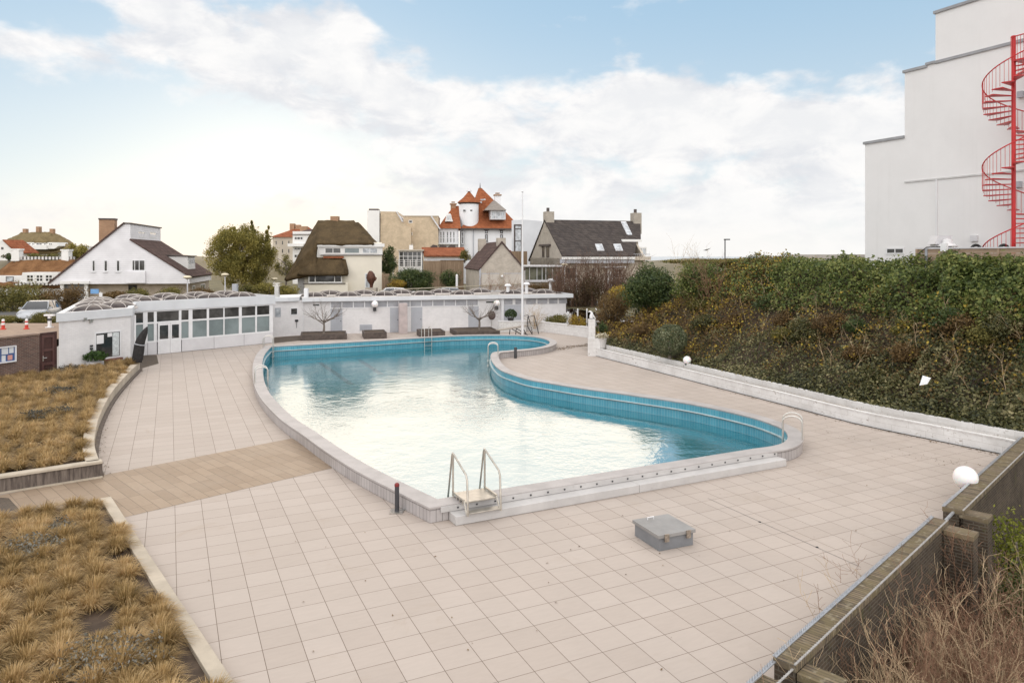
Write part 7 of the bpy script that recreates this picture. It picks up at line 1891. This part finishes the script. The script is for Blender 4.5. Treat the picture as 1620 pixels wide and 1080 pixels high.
# ================================================================= shrubs below the brick wall
def low_pt(t_, o, z=-3.2): x, y = BRK(t_, o); return Vector((x, y, z))
rng = random.Random(15)
grp = 'bare twiggy shrubs below the brick wall'
for i in range(66):
    t_ = rng.uniform(-2.8, 7.5) if i < 52 else rng.uniform(.3, 5.5); o = rng.uniform(.8, 4.4) if i < 52 else rng.uniform(.6, 1.4)
    b = low_pt(t_, o); T = thing('bare_shrub', 'bare reddish-brown twiggy shrub growing up along the near brick wall', 'shrub', b, grp)
    mb = MB(); twigs(mb, b, rng.uniform(1.7, 2.5), .36, 20, rng, .014, (-.02, .02), 3, .09)
    mb.build('twigs', (TWIG, TWIGP)[i % 2], T, fix=False)
for i, (t_, o, h) in enumerate(((-1.0, .9, 2.9),)):
    b = low_pt(t_, o); T = thing('tall_bare_shrub', 'bare shoots rising above the near end of the brick wall', 'shrub', b, 'bare shoots over the near wall end')
    mb = MB(); twigs(mb, b, h, .12, 6, rng, .012, (-.03, .03), 1, .07); mb.build('twigs', TWIG, T, fix=False)
Q = []
for k in range(60):
    t_, o = rng.uniform(-4, 13), rng.uniform(.9, 7)
    c = low_pt(t_, o, rng.uniform(-3.0, -2.3)); p_, nn = blob(420, c, (.8, .8, .55), .2, .3, 2, -.5, k); Q.append(leaf_quads(p_, .08, nn, .4))
o = quads('undergrowth', np.concatenate(Q), leafmat('shady_undergrowth', [(.018, .018, .008), (.04, .036, .015), (.075, .06, .028)], .25), None); tag(o, kind='stuff')
def bush_at(name, label, t_, o, z, r, mat, n, size, seed, **k):
    x, y = BRK(t_, o); return bush(name, label, 'shrub', (x, y, z), r, mat, n, size, 9, None, seed, **k)
FRESH = leafmat('yellow_green_leaves', [(.06, .075, .012), (.14, .16, .022), (.26, .27, .04), (.36, .36, .08)], .35, .5, 1.5)
bush_at('bright_shrub', 'bright yellow-green leafy shrub beyond the brick wall at the right edge', 10.3, 1.15, -2.0, (.85, .8, 1.2), FRESH, 3600, .075, 71)
bush_at('shady_evergreen', 'dark evergreen shrub in the shade of the brick wall, behind the two piers', 9.2, 1.3, -3.2, (1.1, .8, 1.3), EVERG, 4200, .085, 72)
bush_at('variegated_shrub', 'small cream-edged leafy shrub peeping over the near end of the wall', -1.35, .55, -1.2, (.42, .42, .82), leafmat('cream_edged_leaves', [(.03, .045, .012), (.08, .10, .03), (.30, .29, .14), (.48, .46, .30)], .3), 1700, .06, 73)
bush_at('shady_evergreen', 'green climbing shrub low against the brick wall near the first pier', 4.3, .75, -3.2, (.45, .35, 1.35), EVERG, 1500, .07, 74)
# piece of paper caught in the ivy
c = P(1463.5, 602, 25.2); q, nn = bank_pt(.86, .2, .25)
mb = MB(); mb.add([c + Vector((-.20, 0, -.17)), c + Vector((.02, -.1, -.10)), c + Vector((.20, -.02, .10)), c + Vector((-.04, .08, .17)), c + Vector((.04, -.06, .06)), c + Vector((.08, .0, -.04)), c + Vector((-.06, .06, .0))], [(0, 1, 4), (1, 2, 4), (2, 3, 4), (3, 0, 4), (0, 5, 1), (1, 5, 2), (0, 6, 5), (6, 3, 2), (6, 2, 5), (0, 3, 6)], raw=True)
tag(mb.build('white_paper', plain('torn_paper', (.70, .70, .71), .8, .08, 6)), 'torn piece of white paper caught in the ivy bank', 'paper')

bush_px('russet_shrub', 'russet shrub mass right behind the white gate post', 'shrub', 936, 1000, 456, 528, 50.5, RUSSET, 7000, .11, 18, 2.0, 81, sub=.45)
bush_px('golden_shrub', 'golden leafy shrub above the russet one, left of the rounded evergreen', 'shrub', 958, 1012, 442, 500, 53.5, AUTUMN, 6000, .11, 16, 2.0, 82, sub=.42)
bush_px('low_shrub', 'dark low shrub strip behind the white stakes', 'shrub', 900, 948, 486, 512, 62, RUSSET, 4200, .12, 14, 1.2, 83, sub=.42)
# blown leaves and dirt on the deck
def litter(name, pts, n, spread, mat, size):
    P_ = []
    for _ in range(n):
        i = RNG.randrange(len(pts) - 1); k = RNG.random(); a, b = Vector(pts[i][:2]), Vector(pts[i+1][:2]); q = a + (b - a) * k
        P_.append((q.x + RNG.gauss(0, spread), q.y + RNG.gauss(0, spread), .014))
    P_ = np.array(P_); o = quads(name, leaf_quads(P_, size, np.tile([0, 0, 1.0], (len(P_), 1)), 1.5, .6), mat); tag(o, kind='stuff')
DEADL = leafmat('dead_leaves', [(.06, .035, .018), (.14, .085, .04), (.22, .15, .07)], 0)
litter('leaf_litter', [(x - .12, y - .05) for x, y in WALLPTS[8:]], 420, .13, DEADL, .055)
litter('leaf_litter', [tuple(G(*q).xy) for q in ((884, 553), (905, 548), (935, 546), (948, 552))], 900, .28, DEADL, .07)
litter('leaf_litter', [tuple(G(*q).xy) for q in ((1300, 680), (1450, 720), (1560, 740))], 60, .5, DEADL, .05)
litter('leaf_litter', [tuple(c) for c in offset(curve, -.2, False)], 160, .07, DEADL, .05)
litter('leaf_litter', [tuple(G(*q).xy) for q in ((420, 900), (800, 960), (1150, 850), (1300, 760))], 46, 1.6, DEADL, .045)
a, b = G(1120, 788), G(1362, 897); d = (b - a).normalized(); s_ = Vector((-d.y, d.x, 0)) * .005
tag(MB().face([a - s_ + Vector((0,0,.004)), b - s_ + Vector((0,0,.004)), b + s_ + Vector((0,0,.004)), a + s_ + Vector((0,0,.004))], raw=True).build('drain_line', DARK, fix=False), kind='structure')
for i, (px, py) in enumerate(((1202, 825.5), (1292.5, 865.5))):
    q = G(px, py); tag(MB().lathe((q.x, q.y, .005), [(.03, 0), (.03, .008), (.02, .01)], 12).build('floor_drain', DARK), 'small dark round floor drain set in a long tile joint', 'drain', 'floor drains')

grp = 'rounded shrubs in the middle of the bank'
rng = random.Random(91)
for i in range(22):
    s, q = .08 + .95 * (i + rng.uniform(-.3, .3)) / 21, rng.uniform(.16, .46)
    c, nn = bank_pt(s, q, .05); m_ = (RUSSET, OLIVE, IVY, RUSSET, EVERG)[i % 5]
    r_ = rng.uniform(.55, 1.0); T = thing('bank_shrub', 'low rounded shrub bulging out of the leafy bank', 'shrub', c - Vector((0, 0, r_ * .5)), grp)
    quads('foliage', crown(int(2300 * r_), c, (r_ * 1.1, r_, r_ * .75), 9, .10, .6, .6, 100 + i, .5, .5), m_, T, T.location)
    MB().tube([c - Vector((0, 0, r_ * .8)), c], .05, 6, raw=True).build('stem', BARK, T)
if HAZE:
    m, t, p, co = newmat('haze_air')
    pv = t.new('ShaderNodeVolumePrincipled'); pv.inputs['Color'].default_value = (1.0, .95, .88, 1); pv.inputs['Density'].default_value = HAZE; pv.inputs['Anisotropy'].default_value = .55
    for l in list(t.out.inputs[0].links): t.l.remove(l)
    t.n.remove(p); t.l.new(pv.outputs[0], t.out.inputs['Volume'])
    hb = tag(MB().box(-9600, 9600, -420, 16600, -10.2, 24).build('haze', m), kind='stuff')
